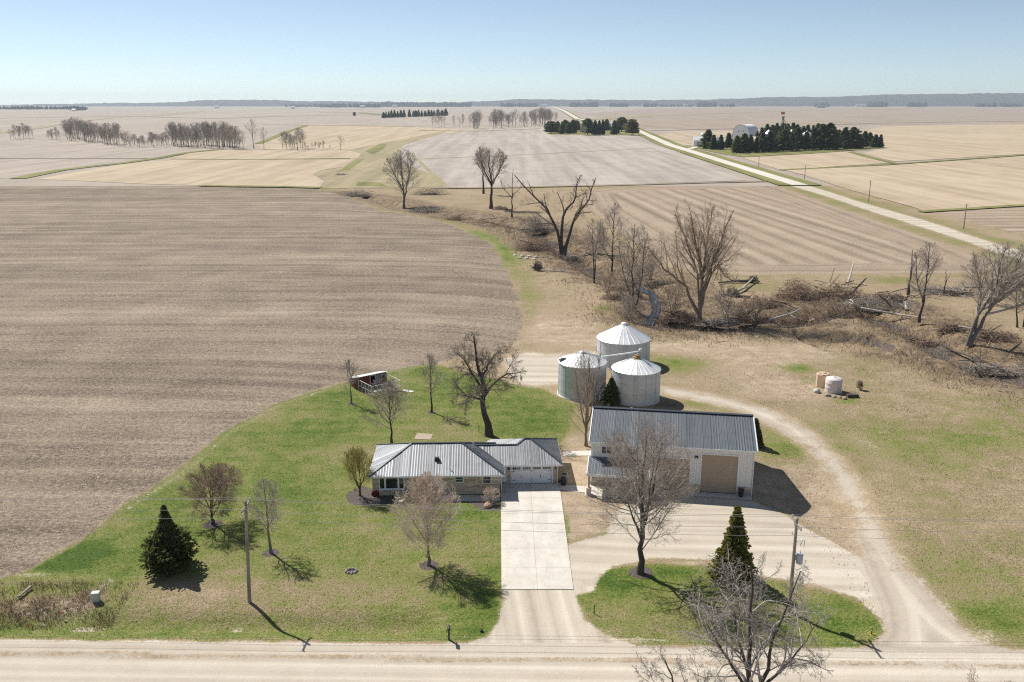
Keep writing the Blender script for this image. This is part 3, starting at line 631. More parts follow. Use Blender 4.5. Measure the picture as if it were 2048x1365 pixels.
plant_tree('budding_tree', 720, 992, grow(4, [[(0, 0, 0), (.1, 0, h*.2), (0, .1, h*.75)], [(0, 0, h*.18), (-.6, .1, h*.4), (-.9, .2, h*.8)], [(0, 0, h*.18), (.6, -.1, h*.4), (.8, 0, h*.82)]], [.13, .09, .09], ((-.1, 0, h*.6), (37*s, 36*s, h*.44)),
    [dict(n=12, t0=.15, t1=.95, ang=(50, 20), sd=9, len=fill(.8, 1.0), K=6, wig=.08, trop=.1, rr=.012, rmin=.013), dict(n=8, t0=.2, t1=1, ang=26, sd=10, len=rel(.55, .25), K=4, wig=.1, trop=.08, rr=.01, rmin=.01), dict(n=7, t0=.15, t1=1, ang=30, sd=12, len=rel(.6, .25), K=3, wig=.1, trop=.05, rr=.01, rmin=.009)]),
    'yellow-green budding tree with vase-shaped stems at the left end of the house', barkm=B_DARK, twigm=T_YEL)
s = size_of(783, 888); h = tall(783, 888, 765)
plant_tree('yard_tree', 783, 888, grow(5, [[(0, 0, 0), (-.05, 0, h*.45), (.0, .1, h*.98)]], [.15], ((-.6, 0, h*.62), (58*s, 50*s, h*.42)), STD(22, (58, 24), 7, 6, 4, .012, .07)),
    'open bare tree standing just behind the left half of the house', barkm=B_DARK, twigm=T_GREY)
s = size_of(703, 808); h = tall(703, 808, 722)
plant_tree('young_tree', 703, 808, grow(6, [[(0, 0, 0), (0, 0, h*.5), (-.1, 0, h)]], [.12], ((-.1, 0, h*.63), (24*s, 22*s, h*.4)), STD(18, (55, 22), 6, 5, 3, .011, .08)),
    'small upright bare tree left of the chicken coop', barkm=B_GREY, twigm=T_GREY)
s = size_of(863, 825); h = tall(863, 825, 712)
plant_tree('young_tree', 863, 825, grow(7, [[(0, 0, 0), (0, 0, h*.5), (-.05, 0, h)]], [.14], ((0, 0, h*.6), (30*s, 28*s, h*.42)), STD(20, (58, 22), 6, 5, 4, .011, .06)),
    'thin upright bare tree between the coop and the big oak', barkm=B_DARK, twigm=T_GREY)
s = size_of(978, 872); h = tall(978, 872, 668)
plant_tree('old_oak', 978, 872, grow(8, [[(0, 0, 0), (-.3, 0, h*.25), (-.9, 0, h*.5), (-1.3, .2, h*.72), (-1.9, .2, h*.97)], [(-.6, 0, h*.4), (.5, -.3, h*.52), (2.4, -.3, h*.62), (4.4, 0, h*.63)], [(-.8, 0, h*.46), (-2.2, .2, h*.62), (-3.6, .3, h*.8)],
    [(-.5, 0, h*.36), (-2.2, -.5, h*.4), (-4.3, -.8, h*.43)], [(-1.0, 0, h*.55), (-.1, .5, h*.7), (.9, .6, h*.8)], [(-.6, 0, h*.42), (-1.2, -2, h*.5), (-1.6, -3.6, h*.5)], [(-.7, 0, h*.46), (-1.0, 2, h*.6), (.4, 3.6, h*.66)]],
    [.48, .2, .22, .17, .2, .16, .17], ((-.6, 0, h*.6), (80*s, 72*s, h*.42)),
    [dict(n=9, t0=.3, t1=1, ang=50, sd=14, len=lambda t, pl, r: 1.4+3.2*r*(1-.4*t), K=6, wig=.24, trop=.0, rr=.022, rmin=.025), dict(n=7, t0=.15, t1=1, ang=45, sd=16, len=rel(.6, .25), K=5, wig=.26, trop=.02, rr=.016, rmin=.015, droop=.02),
     dict(n=6, t0=.15, t1=1, ang=42, sd=16, len=rel(.6, .25), K=4, wig=.26, trop=0, rr=.012, rmin=.012, droop=.03), dict(n=4, t0=.2, t1=1, ang=40, sd=16, len=rel(.65, .25), K=3, wig=.2, trop=0, rr=.01, rmin=.01)]),
    'large old spreading oak with a thick leaning trunk behind the house', barkm=B_DARK, twigm=T_DARK)
s = size_of(1172, 892); h = tall(1172, 892, 700)
plant_tree('vase_tree', 1172, 892, grow(9, [[(0, 0, 0), (0, 0, h*.25), (.1, .1, h*.92)], [(0, 0, h*.14), (-.9, .1, h*.42), (-1.6, .1, h*.8)], [(0, 0, h*.16), (.8, -.1, h*.45), (1.5, 0, h*.85)], [(0, 0, h*.18), (0, .8, h*.5), (-.3, 1.5, h*.86)]], [.2, .12, .12, .11], ((.1, 0, h*.56), (46*s, 42*s, h*.47)),
    [dict(n=13, t0=.12, t1=.97, ang=(42, 18), sd=9, len=fill(.55, .98), K=6, wig=.09, trop=.09, rr=.011, rmin=.016), dict(n=6, t0=.2, t1=1, ang=27, sd=11, len=rel(.5, .25), K=4, wig=.1, trop=.07, rr=.01, rmin=.012), dict(n=6, t0=.15, t1=1, ang=30, sd=12, len=rel(.6, .25), K=3, wig=.12, trop=.05, rr=.01, rmin=.011)]),
    'tan upright vase-shaped bare tree between the left grain bin and the shop', barkm=B_TAN, twigm=T_TAN)
s = size_of(1280, 1147); h = tall(1280, 1147, 842)
plant_tree('shade_tree', 1280, 1147, grow(10, [[(0, 0, 0), (.05, 0, h*.25), (-.1, 0, h*.55), (.1, .1, h*.9)], [(0, 0, h*.27), (.8, .2, h*.5), (1.5, .3, h*.85)], [(0, 0, h*.24), (-1.2, -.3, h*.42), (-2.3, -.4, h*.75)], [(0, 0, h*.3), (.2, -1.2, h*.5), (.5, -2, h*.8)], [(0, 0, h*.3), (-.2, 1.1, h*.5), (-.4, 1.9, h*.8)]],
    [.3, .15, .14, .14, .14], ((-.15, 0, h*.555), (122*s, 112*s, h*.475)),
    [dict(n=13, t0=.16, t1=.97, ang=(80, 24), sd=9, len=fill(.78, 1.02), K=8, wig=.075, trop=.03, rr=.0115, rmin=.018), dict(n=8, t0=.2, t1=1, ang=34, sd=11, len=rel(.46, .26), K=5, wig=.11, trop=.06, rr=.011, rmin=.012),
     dict(n=7, t0=.12, t1=1, ang=34, sd=13, len=rel(.6, .25), K=4, wig=.13, trop=.04, rr=.01, rmin=.009), dict(n=3, t0=.2, t1=1, ang=34, sd=15, len=rel(.65, .25), K=3, wig=.13, trop=.03, rr=.01, rmin=.0072)]),
    'large symmetrical bare shade tree on the grass island before the shop', barkm=B_DARK, twigm=T_GREY)
# --- trees on the near side of the road, rising into the lower right corner
def near_tree(name, x, y, env, stems, radii, seed, label, n=(12, 8, 6, 5), tw=T_PALE):
    z = hz(x, y); root = empty(name, (x, y, z), 0, label, 'tree', 'gnarled trees on the near side of the road')
    ts, cs = grow(seed, stems, radii, env,
        [dict(n=n[0], t0=.28, t1=1, ang=46, sd=13, len=fill(.45, .98), K=8, wig=.24, trop=.03, rr=.016, rmin=.02), dict(n=n[1], t0=.2, t1=1, ang=46, sd=15, len=rel(.45, .2), K=5, wig=.3, trop=.02, rr=.014, rmin=.012),
         dict(n=n[2], t0=.15, t1=1, ang=48, sd=18, len=rel(.5, .2), K=4, wig=.34, trop=.0, rr=.012, rmin=.01), dict(n=n[3], t0=.2, t1=1, ang=48, sd=18, len=rel(.6, .2), K=3, wig=.3, trop=0, rr=.01, rmin=.0085)])
    link('trunk', ts.mesh('trunk', B_DARK), root); link('crown', cs.mesh('crown', tw), root); return root
bx, by = at0(1500, 1450)
near_tree('gnarled_tree', bx, by, ((.4, 1.8, 7.6), (6.2, 5.6, 5.4)), [[(0, 0, 0), (-.1, .2, 2.8), (-.3, .6, 6.2), (-.4, 1.4, 12.0)], [(0, 0, .6), (.7, .1, 3.4), (1.3, .6, 6.5), (3.0, 1.2, 11.6)], [(-.1, .1, 2.4), (-1.6, .4, 4.8), (-3.4, .6, 7.8)], [(.2, .1, 2.6), (2.4, .4, 4.6), (4.8, 1.6, 7.4)], [(0, .2, 3), (-.8, 2.0, 6), (-1.4, 4.2, 10)]],
    [.3, .22, .15, .14, .15], 31, 'big gnarled pale-twigged tree at the bottom right, nearest the road', (11, 7, 6, 4))
bx, by = at0(1400, 1490)
near_tree('gnarled_tree', bx, by, ((-1.6, .6, 4.8), (3.4, 3.0, 2.9)), [[(0, 0, 0), (-.9, .2, 2.4), (-2.0, .4, 4.6), (-2.6, .5, 6.4)], [(-.7, .2, 2.0), (-.3, .6, 3.6), (-.2, .8, 5.2)], [(-1.4, .3, 3.3), (-2.8, .2, 4.3), (-4.2, .3, 5.2)]], [.15, .09, .08], 32, 'thin crooked leaning tree at the bottom edge left of the big gnarled tree', (7, 6, 5, 4))
bx, by = at0(1965, 1480)
near_tree('gnarled_tree', bx, by, ((.2, .4, 2.9), (2.6, 2.4, 2.2)), [[(0, 0, 0), (-.3, .1, 1.8), (-1.0, .2, 4.0)], [(0, 0, .4), (.4, .1, 2), (.9, .2, 4.2)]], [.08, .07], 33, 'reddish bush of thin bare stems at the lower right corner', (7, 5, 4, 3), T_RED)
# --- small shrub by the driveway
s = size_of(982, 1008); h = 1.75
plant_tree('round_shrub', 982, 1006, grow(12, [[(0, 0, 0), (0, 0, .3), (.02, 0, 1.2)], [(0, 0, .1), (.2, .1, .6), (.4, .1, 1.2)], [(0, 0, .1), (-.2, -.1, .6), (-.4, 0, 1.2)]], [.05, .04, .04], ((0, 0, .95), (1.05, 1.0, .85)),
    [dict(n=14, t0=.1, t1=.95, ang=(55, 25), sd=12, len=fill(.85, 1.0), K=5, wig=.1, trop=.04, rr=.012, rmin=.011), dict(n=7, t0=.2, t1=1, ang=36, sd=14, len=rel(.5, .2), K=3, wig=.14, trop=.04, rr=.01, rmin=.009), dict(n=5, t0=.2, t1=1, ang=36, sd=14, len=rel(.6, .2), K=2, wig=.14, trop=.02, rr=.01, rmin=.008)]),
    'small round bare shrub beside the driveway at the house corner', 'shrub', barkm=B_TAN, twigm=T_PINK)

# --- creek trees ------------------------------------------------------------------
def creek_tree(name, px, py, top, half, label, seed, stems=None, radii=None, n=(14, 6, 5, 4), ang=(55, 24), wig=.16, tw=T_GREY, bk=B_DARK, cx=0.0, cz=.6, rz=.42, rm=.02, fl=(.7, 1.0), ex=1.0, rr1=.019, group='bare trees along the creek', t0=.3):
    s = size_of(px, py)*1.18; h = tall(px, py, top)*1.03; n = (int(n[0]*1.25), n[1]+1, n[2], n[3])
    stems = [[tuple((a*half*s, b*half*s, c*h)) for a, b, c in st] for st in (stems or [[(0, 0, 0), (.03, 0, .4), (.02, .05, .95)]])]
    radii = [r*h for r in (radii or [.022])]
    ts, cs = grow(seed, stems, radii, ((cx*half*s, 0, cz*h), (half*s*ex, half*s*.9*ex, rz*h)),
        [dict(n=n[0], t0=t0, t1=1, ang=ang, sd=10, len=fill(*fl), K=7, wig=wig*.8, trop=.05, rr=rr1, rmin=rm*1.5), dict(n=n[1], t0=.15, t1=1, ang=38, sd=13, len=rel(.5, .25), K=5, wig=wig, trop=.03, rr=.012, rmin=rm),
         dict(n=n[2], t0=.15, t1=1, ang=38, sd=14, len=rel(.6, .25), K=4, wig=wig*1.2, trop=.02, rr=.011, rmin=rm*.8)]+([dict(n=n[3], t0=.2, t1=1, ang=38, sd=14, len=rel(.65, .25), K=3, wig=wig*1.2, trop=0, rr=.01, rmin=rm*.7)] if n[3] else []))
    return plant_tree(name, px, py, (ts, cs), label, group=group, barkm=bk, twigm=tw)
creek_tree('creek_tree', 808, 418, 303, 34, 'tall grey bare tree among brush piles at the far end of the creek', 41, [[(0, 0, 0), (.02, 0, .35), (-.1, 0, .9)], [(0, 0, .12), (.25, 0, .5), (.5, 0, .92)], [(.0, 0, .3), (-.45, .1, .6), (-.8, .1, .85)]], [.022, .016, .012], tw=T_GREY, bk=B_GREY, rm=.026)
creek_tree('creek_tree', 967, 388, 296, 26, 'grey bare tree with a rounded crown, left of a pair', 42, [[(0, 0, 0), (-.05, 0, .5), (-.2, 0, .95)]], cz=.68, rz=.33, rm=.026, t0=.45)
creek_tree('creek_tree', 982, 418, 298, 34, 'grey bare tree with a thick trunk, right and nearer of a pair', 43, [[(0, 0, 0), (.02, 0, .4), (-.1, 0, .95)], [(.02, 0, .38), (.4, 0, .6), (.75, 0, .85)], [(.02, 0, .4), (-.35, .1, .65), (-.7, .1, .9)]], [.028, .016, .016], cz=.67, rz=.34, rm=.026, t0=.4)
creek_tree('dead_snag', 1024, 435, 342, 22, 'thin half-dead tree with a broken top right of the pair', 44, [[(0, 0, 0), (0, 0, .5), (.1, 0, 1)], [(.02, 0, .4), (-.7, 0, .62), (-1, 0, .85)], [(0, 0, .45), (.6, 0, .6), (1, 0, .75)]], [.017, .009, .008], n=(5, 4, 3, 0), cz=.6, rz=.45, rm=.024, fl=(.3, .6))
creek_tree('dead_tree', 1124, 514, 352, 54, 'big three-stemmed dead tree with broken limbs by the creek', 45, [[(0, 0, 0), (-.12, 0, .3), (-.55, .1, .6), (-1.5, .1, .98)], [(0, 0, 0), (-.02, .05, .35), (.05, .1, .55), (.45, .1, .68), (.35, .1, .8), (.55, .1, .98)], [(.05, 0, 0), (.25, 0, .3), (.4, 0, .5), (.8, 0, .66), (1.0, 0, .95)]], [.024, .021, .023],
    n=(9, 5, 4, 3), ang=(52, 36), wig=.24, tw=T_DARK, cz=.62, rz=.45, rm=.026, fl=(.2, .55), cx=-.2, t0=.35, ex=1.75, rr1=.042)
creek_tree('sapling', 1188, 565, 440, 30, 'thin twin-stemmed bare sapling on the creek bank right of the dead tree', 46, [[(0, 0, 0), (-.1, 0, .5), (-.2, 0, .95)], [(.0, -.1, 0), (.05, 0, .5), (.3, 0, .9)]], [.013, .012], n=(13, 5, 4, 3), cz=.58, rz=.42)
creek_tree('sapling', 1224, 552, 412, 28, 'slender bare sapling with an open crown at the creek bend', 47, [[(0, 0, 0), (0, 0, .5), (.05, 0, 1)], [(.02, 0, .2), (-.6, 0, .4), (-.9, 0, .55)]], [.014, .008], n=(16, 6, 5, 3), cz=.62, rz=.4)
creek_tree('creek_thicket_tree', 1268, 618, 452, 38, 'twiggy leaning bare tree over the water left of the willow', 48, [[(0, 0, 0), (-.15, 0, .5), (-.1, 0, .97)], [(.05, 0, 0), (.3, 0, .4), (.35, 0, .85)], [(0, 0, .05), (-.5, 0, .4), (-.8, 0, .75)]], [.014, .012, .01], n=(15, 6, 5, 4), ang=(58, 30), wig=.2, cz=.5, rz=.5, t0=.15)
creek_tree('bare_willow', 1398, 640, 418, 74, 'large bare willow with many long ascending stems by the creek', 49, [[(0, 0, 0), (.05, 0, .28), (-.05, 0, .5), (-.3, .1, .93)], [(0, 0, .1), (.12, 0, .35), (.3, 0, .6), (.62, 0, .95)], [(0, 0, .05), (-.35, 0, .3), (-.85, 0, .45), (-1.25, 0, .64)], [(0, 0, .16), (.05, .1, .45), (.2, .2, .98)], [(0, 0, .12), (-.1, .1, .45), (-.62, .2, .92)], [(0, 0, .14), (.2, 0, .38), (.36, 0, .5), (.42, 0, .42)]],
    [.02, .017, .015, .014, .014, .011], n=(12, 5, 5, 4), ang=(34, 18), wig=.12, tw=T_TAN, bk=B_TAN, cz=.56, rz=.52, cx=-.12, fl=(.4, .85), ex=1.2)
creek_tree('creek_tree', 1838, 645, 490, 28, 'slender dark bare tree between two broken snags', 50, [[(0, 0, 0), (.15, 0, .4), (.1, 0, .97)], [(.1, 0, .25), (-.4, 0, .5), (-.7, 0, .85)]], [.017, .012], n=(12, 6, 5, 3), cz=.6, rz=.42)
creek_tree('leaning_tree', 1938, 692, 500, 62, 'large leaning bare tree on the creek bank at the right edge', 51, [[(0, 0, 0), (.3, 0, .3), (.7, 0, .55), (1.1, 0, .95)], [(-.05, 0, 0), (.1, 0, .3), (.5, 0, .6), (.6, 0, .98)], [(.1, 0, .15), (.2, .1, .5), (-.1, .1, .85)], [(.4, 0, .4), (1.2, 0, .65), (1.8, 0, .85)]], [.022, .018, .012, .012], n=(14, 6, 5, 4), cx=.75, cz=.62, rz=.42, ex=1.35, wig=.15, tw=T_GREY, bk=B_GREY)
creek_tree('creek_tree', 2034, 655, 548, 34, 'dark bare tree cut by the right edge of the picture', 52, [[(0, 0, 0), (-.2, 0, .4), (-.4, 0, .95)], [(.3, 0, 0), (.3, 0, .5), (.1, 0, .9)]], [.017, .012], n=(14, 6, 5, 3))
for px, py, top, nm in ((1816, 590, 503, 'left of the slender dark tree'), (1887, 590, 540, 'right of the slender dark tree')):
    creek_tree('dead_snag', px, py, top, 8, 'broken bare trunk standing '+nm, px, [[(0, 0, 0), (.1, 0, .6), (-.2, 0, 1)], [(.05, 0, .5), (.8, 0, .75), (1, 0, .95)]], [.03, .012], n=(4, 3, 2, 0), fl=(.2, .5), cz=.6, rz=.4, rm=.02, group='broken snags at the right of the creek')
for i, (px, py, top, half, lb) in enumerate(((1300, 560, 500, 26, 'grey bush on the far creek bank left of the willow'), (1345, 632, 570, 30, 'low twiggy bush at the water edge under the willow'), (1450, 640, 575, 34, 'low twiggy bush right of the willow trunk'), (1215, 590, 540, 26, 'brown bush above the creek bend'),
        (1255, 640, 590, 24, 'low bush on the near bank left of the water'), (1500, 640, 590, 30, 'dark twiggy bush near the creek bank rim'), (1070, 470, 430, 20, 'grey bush below the dead tree'), (1660, 635, 595, 28, 'grey bush in front of the big brush pile'), (1985, 610, 560, 30, 'grey bush behind the leaning tree'), (1719, 780, 762, 7, 'tiny reddish bush beside the trough in the pasture'))):
    creek_tree('creek_bush', px, py, top, half, lb, 60+i, [[(0, 0, 0), (-.2, 0, .4), (-.4, 0, .8)], [(.1, 0, 0), (.2, .1, .5), (.4, .1, .9)], [(0, .1, 0), (.1, -.2, .5), (0, -.4, .85)]], [.012, .011, .011], n=(12, 6, 5, 0), ang=(55, 35), wig=.22, tw=T_TAN if i % 2 else T_GREY, cz=.45, rz=.55, t0=.05, group='bushes along the creek')

# ------------------------------------------------------------------ metal roofs, stone walls, siding
def metal(name, col, rough=.38, metalness=.55, var=.12):
    t = NT(name, rough, .5, metalness)
    n = t.noise(.9, 4, t.map(t.pos, (1, 1, 1)), rough=.6)
    f = t.math('MULTIPLY_ADD', n, 2*var, 1-var); f = t.math('MULTIPLY', f, t.math('MULTIPLY_ADD', t.orand(), .24, .88))
    t.put(t.b.inputs['Roughness'], t.math('MULTIPLY_ADD', n, .25, rough-.12))
    return t.color(t.mul(col, f)).m
M_ROOF = metal('charcoal_steel_roof', (.29, .295, .305), .52, .85)
M_SHOPROOF = metal('slate_grey_steel_roof', (.14, .155, .17), .55, .4, .1)
M_CAP = metal('dark_ridge_trim', (.055, .065, .078), .5, .3)
M_WHITE = simple('white_trim_paint', (.78, .78, .77), .5, .4, 0, .05)
M_VINYL = simple('white_vinyl', (.74, .75, .76), .45, .4, 0, .05)
M_SIDING = simple('white_steel_siding', (.8, .775, .73), .5, .4, 0, .06, .8)
M_DOORW = simple('white_garage_door', (.8, .8, .8), .45, .4, 0, .05)
M_TANDOOR = simple('tan_overhead_door', (.43, .325, .235), .6, .3, 0, .08, 1.2)
M_BLACK = simple('black_hardware', (.02, .02, .022), .5, .4)
M_WOOD = simple('cedar_post', (.33, .2, .12), .7, .2, 0, .2, 5)
M_MORTAR = simple('grey_mortar', (.3, .27, .235), .9, .1)
def glass_mat():
    t = NT('window_glass', .06, .8); t.color((.018, .024, .026)); return t.m
M_GLASS = glass_mat()
def stone_mat(name, cols):
    t = NT(name, .85, .2); r = t.orand(); n = t.noise(7, 4, rough=.7)
    c = t.ramp(t.math('FRACT', t.math('MULTIPLY', r, 7.31)), [(i/(len(cols)-1), c) for i, c in enumerate(cols)])
    c = t.mul(c, t.math('MULTIPLY_ADD', n, .6, .7))
    return t.color(c).bump(n, .02, .5).m
M_STONE = stone_mat('buff_limestone', [(.48, .385, .28), (.62, .51, .385), (.4, .335, .27), (.68, .58, .45), (.54, .4, .28), (.42, .335, .26), (.63, .53, .42)])
def concrete(name, a=(.66, .61, .54), b=(.54, .495, .43)):
    t = NT(name, .8, .25); n = t.noise(.5, 5, rough=.65); f = t.noise(8, 3, rough=.7)
    c = t.ramp(t.math('MULTIPLY_ADD', n, .75, t.math('MULTIPLY', f, .25)), [(.35, b), (.62, a)])
    st = t.hi(t.noise(1.0, 4, t.map(t.pos, (1.1, .16, 1), R(2)), rough=.65), 2.2); sp = t.step(t.noise(.55, 3, rough=.7), .6, .72)
    c = t.mul(c, t.math('MULTIPLY_ADD', st, .16, .9)); c = t.mix(t.math('MULTIPLY', sp, .25), c, (.38, .34, .29))
    return t.color(c).bump(f, .01, .3).m
M_CONC = concrete('pale_concrete')

def clip_poly(poly, s0, s1):
    """clip a 2-D polygon to s0 <= s <= s1"""
    def cut(pts, keep, x):
        out = []
        for i in range(len(pts)):
            a, b = pts[i], pts[(i+1) % len(pts)]
            ka, kb = keep(a[0]), keep(b[0])
            if ka: out.append(a)
            if ka != kb:
                t = (x-a[0])/(b[0]-a[0]); out.append((x, a[1]+(b[1]-a[1])*t))
        return out
    p = cut(poly, lambda s: s >= s0-1e-9, s0)
    return cut(p, lambda s: s <= s1+1e-9, s1) if p else p
def roof_face(parent, poly, U, mat, pw=.914, rs=.3047, rh=.03, name='roof_sheet', rng=random.Random(5)):
    """ribbed steel sheets laid side by side over a sloping polygon, each sheet an object"""
    poly = [Vector(p) for p in poly]; U = Vector(U).normalized(); N = Vector((0, 0, 0))
    for i in range(len(poly)): N += (poly[i]-poly[0]).cross(poly[(i+1) % len(poly)]-poly[0])
    N.normalize(); N = N if N.z > 0 else -N
    V = N.cross(U); O = poly[0]; p2 = [((p-O).dot(U), (p-O).dot(V)) for p in poly]
    s0, s1 = min(p[0] for p in p2), max(p[0] for p in p2); s = s0; out = []
    while s < s1-.02:
        e = min(s+pw, s1); tilt = rng.uniform(-.014, .014); bow = rng.uniform(-.018, .018)
        bp = [(s, 0)]; k = 0
        while s+.05+k*rs < e-.06:
            c = s+.05+k*rs; w2 = .05 if k == 0 else .038; hh = rh*(1.15 if k == 0 else .8)
            bp += [(c-w2, 0), (c-w2*.45, hh), (c+w2*.45, hh), (c+w2, 0)]
            if c+rs/2 < e-.02: bp.append((c+rs*.55, bow*.6))
            k += 1
        bp.append((e, 0)); bp = sorted(set(bp)); vs = []; fs = []
        for (a, ha), (b, hb) in zip(bp[:-1], bp[1:]):
            if b-a < 1e-4: continue
            q = clip_poly(p2, a, b)
            if len(q) < 3: continue
            i0 = len(vs)
            for (x, t) in q:
                h = ha+(hb-ha)*(x-a)/(b-a)+(x-s)*tilt+.004
                vs.append(O+U*x+V*t+N*h)
            fs.append(tuple(range(i0, len(vs))))
        if fs:
            me = bpy.data.meshes.new(name); me.from_pydata([tuple(v) for v in vs], [], fs); me.materials.append(mat)
            out.append(link(name, me, parent))
        s = e
    return out
def trim(parent, name, a, b, w, h, mat=None, dz=0.0):
    a = Vector(a)+Vector((0, 0, dz)); b = Vector(b)+Vector((0, 0, dz))
    return MB().bar(a, b, w, h).build(name, mat or M_CAP, parent)
_stones = []
for k in range(4):
    bm = bmesh.new(); bmesh.ops.create_cube(bm, size=1.0); rg = random.Random(90+k)
    for v in bm.verts:
        if v.co.y < 0: v.co.x += rg.uniform(-.025, .025); v.co.z += rg.uniform(-.05, .05); v.co.y += rg.uniform(-.12, .12)
    me = bpy.data.meshes.new('stone'); bm.to_mesh(me); bm.free(); me.materials.append(M_STONE); _stones.append(me)
def stone_face(parent, x0, x1, z0, z1, y, holes=(), seed=1, course=(.17, .27), length=(.5, 1.25), depth=.07, limit=300):
    """coursed stones on a wall face at local y (front), each stone an object; holes = (x0, x1, z0, z1)"""
    rg = random.Random(seed); z = z0; n = 0
    while z < z1-.03:
        h = min(rg.uniform(*course), z1-z)
        if z1-z-h < .08: h = z1-z
        spans = [(x0, x1)]
        for (a, b, c, d) in holes:
            if c < z+h-.02 and d > z+.02:
                ns = []
                for (p, q) in spans:
                    if b <= p or a >= q: ns.append((p, q)); continue
                    if a > p: ns.append((p, a))
                    if b < q: ns.append((b, q))
                spans = ns
        for (p, q) in spans:
            x = p
            while x < q-.02:
                L = rg.uniform(*length); L = q-x if q-x-L < .25 else L
                L = min(L, q-x)
                o = link('stone', _stones[rg.randrange(4)], parent)
                d = depth*rg.uniform(.75, 1.25)
                o.location = (x+L/2, y-d/2+.02, z+h/2); o.scale = (max(L-.014, .02), d, max(h-.014, .02)); n += 1
                x += L
        z += h
    return n
def wall_with_holes(parent, name, x0, x1, z0, z1, y, th, holes, mat):
    """a flat wall slab facing -y with rectangular openings"""
    xs_ = sorted({x0, x1, *[h for q in holes for h in q[:2] if x0 < h < x1]}); zs_ = sorted({z0, z1, *[h for q in holes for h in q[2:4] if z0 < h < z1]})
    mb = MB()
    for a, b in zip(xs_[:-1], xs_[1:]):
        for c, d in zip(zs_[:-1], zs_[1:]):
            mx, mz = (a+b)/2, (c+d)/2
            if any(q[0] < mx < q[1] and q[2] < mz < q[3] for q in holes): continue
            mb.box(a, b, y, y+th, c, d)
    return mb.build(name, mat, parent)
def window(parent, x0, x1, z0, z1, y, split=1, fr=.09, mat=None, rows=1):
    """frame standing slightly proud of local face y, panes set back"""
    mat = mat or M_VINYL; mb = MB()
    mb.box(x0, x1, y-.05, y+.06, z0, z0+fr).box(x0, x1, y-.05, y+.06, z1-fr, z1).box(x0, x0+fr, y-.05, y+.06, z0+fr, z1-fr).box(x1-fr, x1, y-.05, y+.06, z0+fr, z1-fr)
    w = (x1-x0-2*fr)
    for k in range(1, split): c = x0+fr+w*k/split; mb.box(c-fr/2, c+fr/2, y-.04, y+.06, z0+fr, z1-fr)
    o = mb.build('window', mat, parent)
    for k in range(split):
        a = x0+fr+w*k/split+(fr/2 if k else 0); b = x0+fr+w*(k+1)/split-(fr/2 if k < split-1 else 0)
        for r in range(rows):
            hh = (z1-z0-2*fr)/rows; c = z0+fr+hh*r; p = MB().box(a, b, y+.005, y+.03, c, c+hh-(.05 if r < rows-1 else 0)); p.build('pane', M_GLASS, o)
        if rows > 1: MB().box(a, b, y-.03, y+.05, z0+fr+(z1-z0-2*fr)/rows-.05, z0+fr+(z1-z0-2*fr)/rows).build('sash_bar', mat, o)
    return o

# ------------------------------------------------------------------ the ranch house
HOUSE_YAW = R(2.0)
house = empty('ranch_house', (-8.5, 91.0, 0), HOUSE_YAW, 'long low stone ranch house with ribbed charcoal steel hip roof and attached garage', 'house')
def HL(x, y):
    """world -> house coordinates"""
    dx, dy = x+8.5, y-91.0; c, s = math.cos(HOUSE_YAW), math.sin(HOUSE_YAW); return (dx*c+dy*s, -dx*s+dy*c)
EZ, RZ = 2.55, 4.6
roof = empty('roof', (0, 0, 0)); roof.parent = house
a, b, c, d = (-7.7, 0, EZ), (7.65, 0, EZ), (2.75, 4.8, RZ), (-3.1, 4.8, RZ)
e, f = (7.65, 9.6, EZ), (-7.7, 9.6, EZ)
roof_face(roof, [a, b, c, d], (1, 0, 0), M_ROOF)
roof_face(roof, [f, a, d], (0, -1, 0), M_ROOF)
roof_face(roof, [f, d, c, e], (1, 0, 0), M_ROOF, pw=1.83, rs=.61)
roof_face(roof, [b, (7.65, 2.52, EZ), (4.42, 5.69, 3.9), (7.0, 8.3, 2.85), (7.65, 9.0, EZ), e, c], (0, 1, 0), M_ROOF)
roof_face(roof, [(7.53, 2.58, 2.6), (14.5, 2.58, 2.6), (10.9, 6.64, 4.3), (10.2, 6.64, 4.3), (9.245, 5.69, 3.9), (4.42, 5.69, 3.9)], (1, 0, 0), M_ROOF)
roof_face(roof, [(14.5, 2.58, 2.6), (14.5, 10.7, 2.6), (10.9, 6.64, 4.3)], (0, 1, 0), M_ROOF)
roof_face(roof, [(9.245, 5.69, 3.9), (10.2, 6.64, 4.3), (6.14, 10.7, 2.6), (5.0, 9.9, 2.15)], (0, 1, 0), M_ROOF)
roof_face(roof, [(4.42, 5.69, 3.9), (9.245, 5.69, 3.9), (6.83, 8.1, 2.89)], (1, 0, 0), M_ROOF, pw=1.83, rs=.61)
roof_face(roof, [(10.2, 6.64, 4.3), (10.9, 6.64, 4.3), (14.5, 10.7, 2.6), (6.14, 10.7, 2.6)], (1, 0, 0), M_ROOF, pw=1.83, rs=.61)
for p, q in ((a, d), (b, c), (e, c), (f, d), (d, c), ((14.5, 2.58, 2.6), (10.9, 6.64, 4.3)), ((14.5, 10.7, 2.6), (10.9, 6.64, 4.3)), ((10.2, 6.64, 4.3), (10.9, 6.64, 4.3)), ((9.245, 5.69, 3.9), (10.2, 6.64, 4.3)), ((4.42, 5.69, 3.9), (9.245, 5.69, 3.9))):
    trim(roof, 'ridge_cap', p, q, .26, .035, dz=.05)
trim(roof, 'valley_flashing', (7.53, 2.58, 2.6), (4.42, 5.69, 3.9), .18, .02, dz=.03)
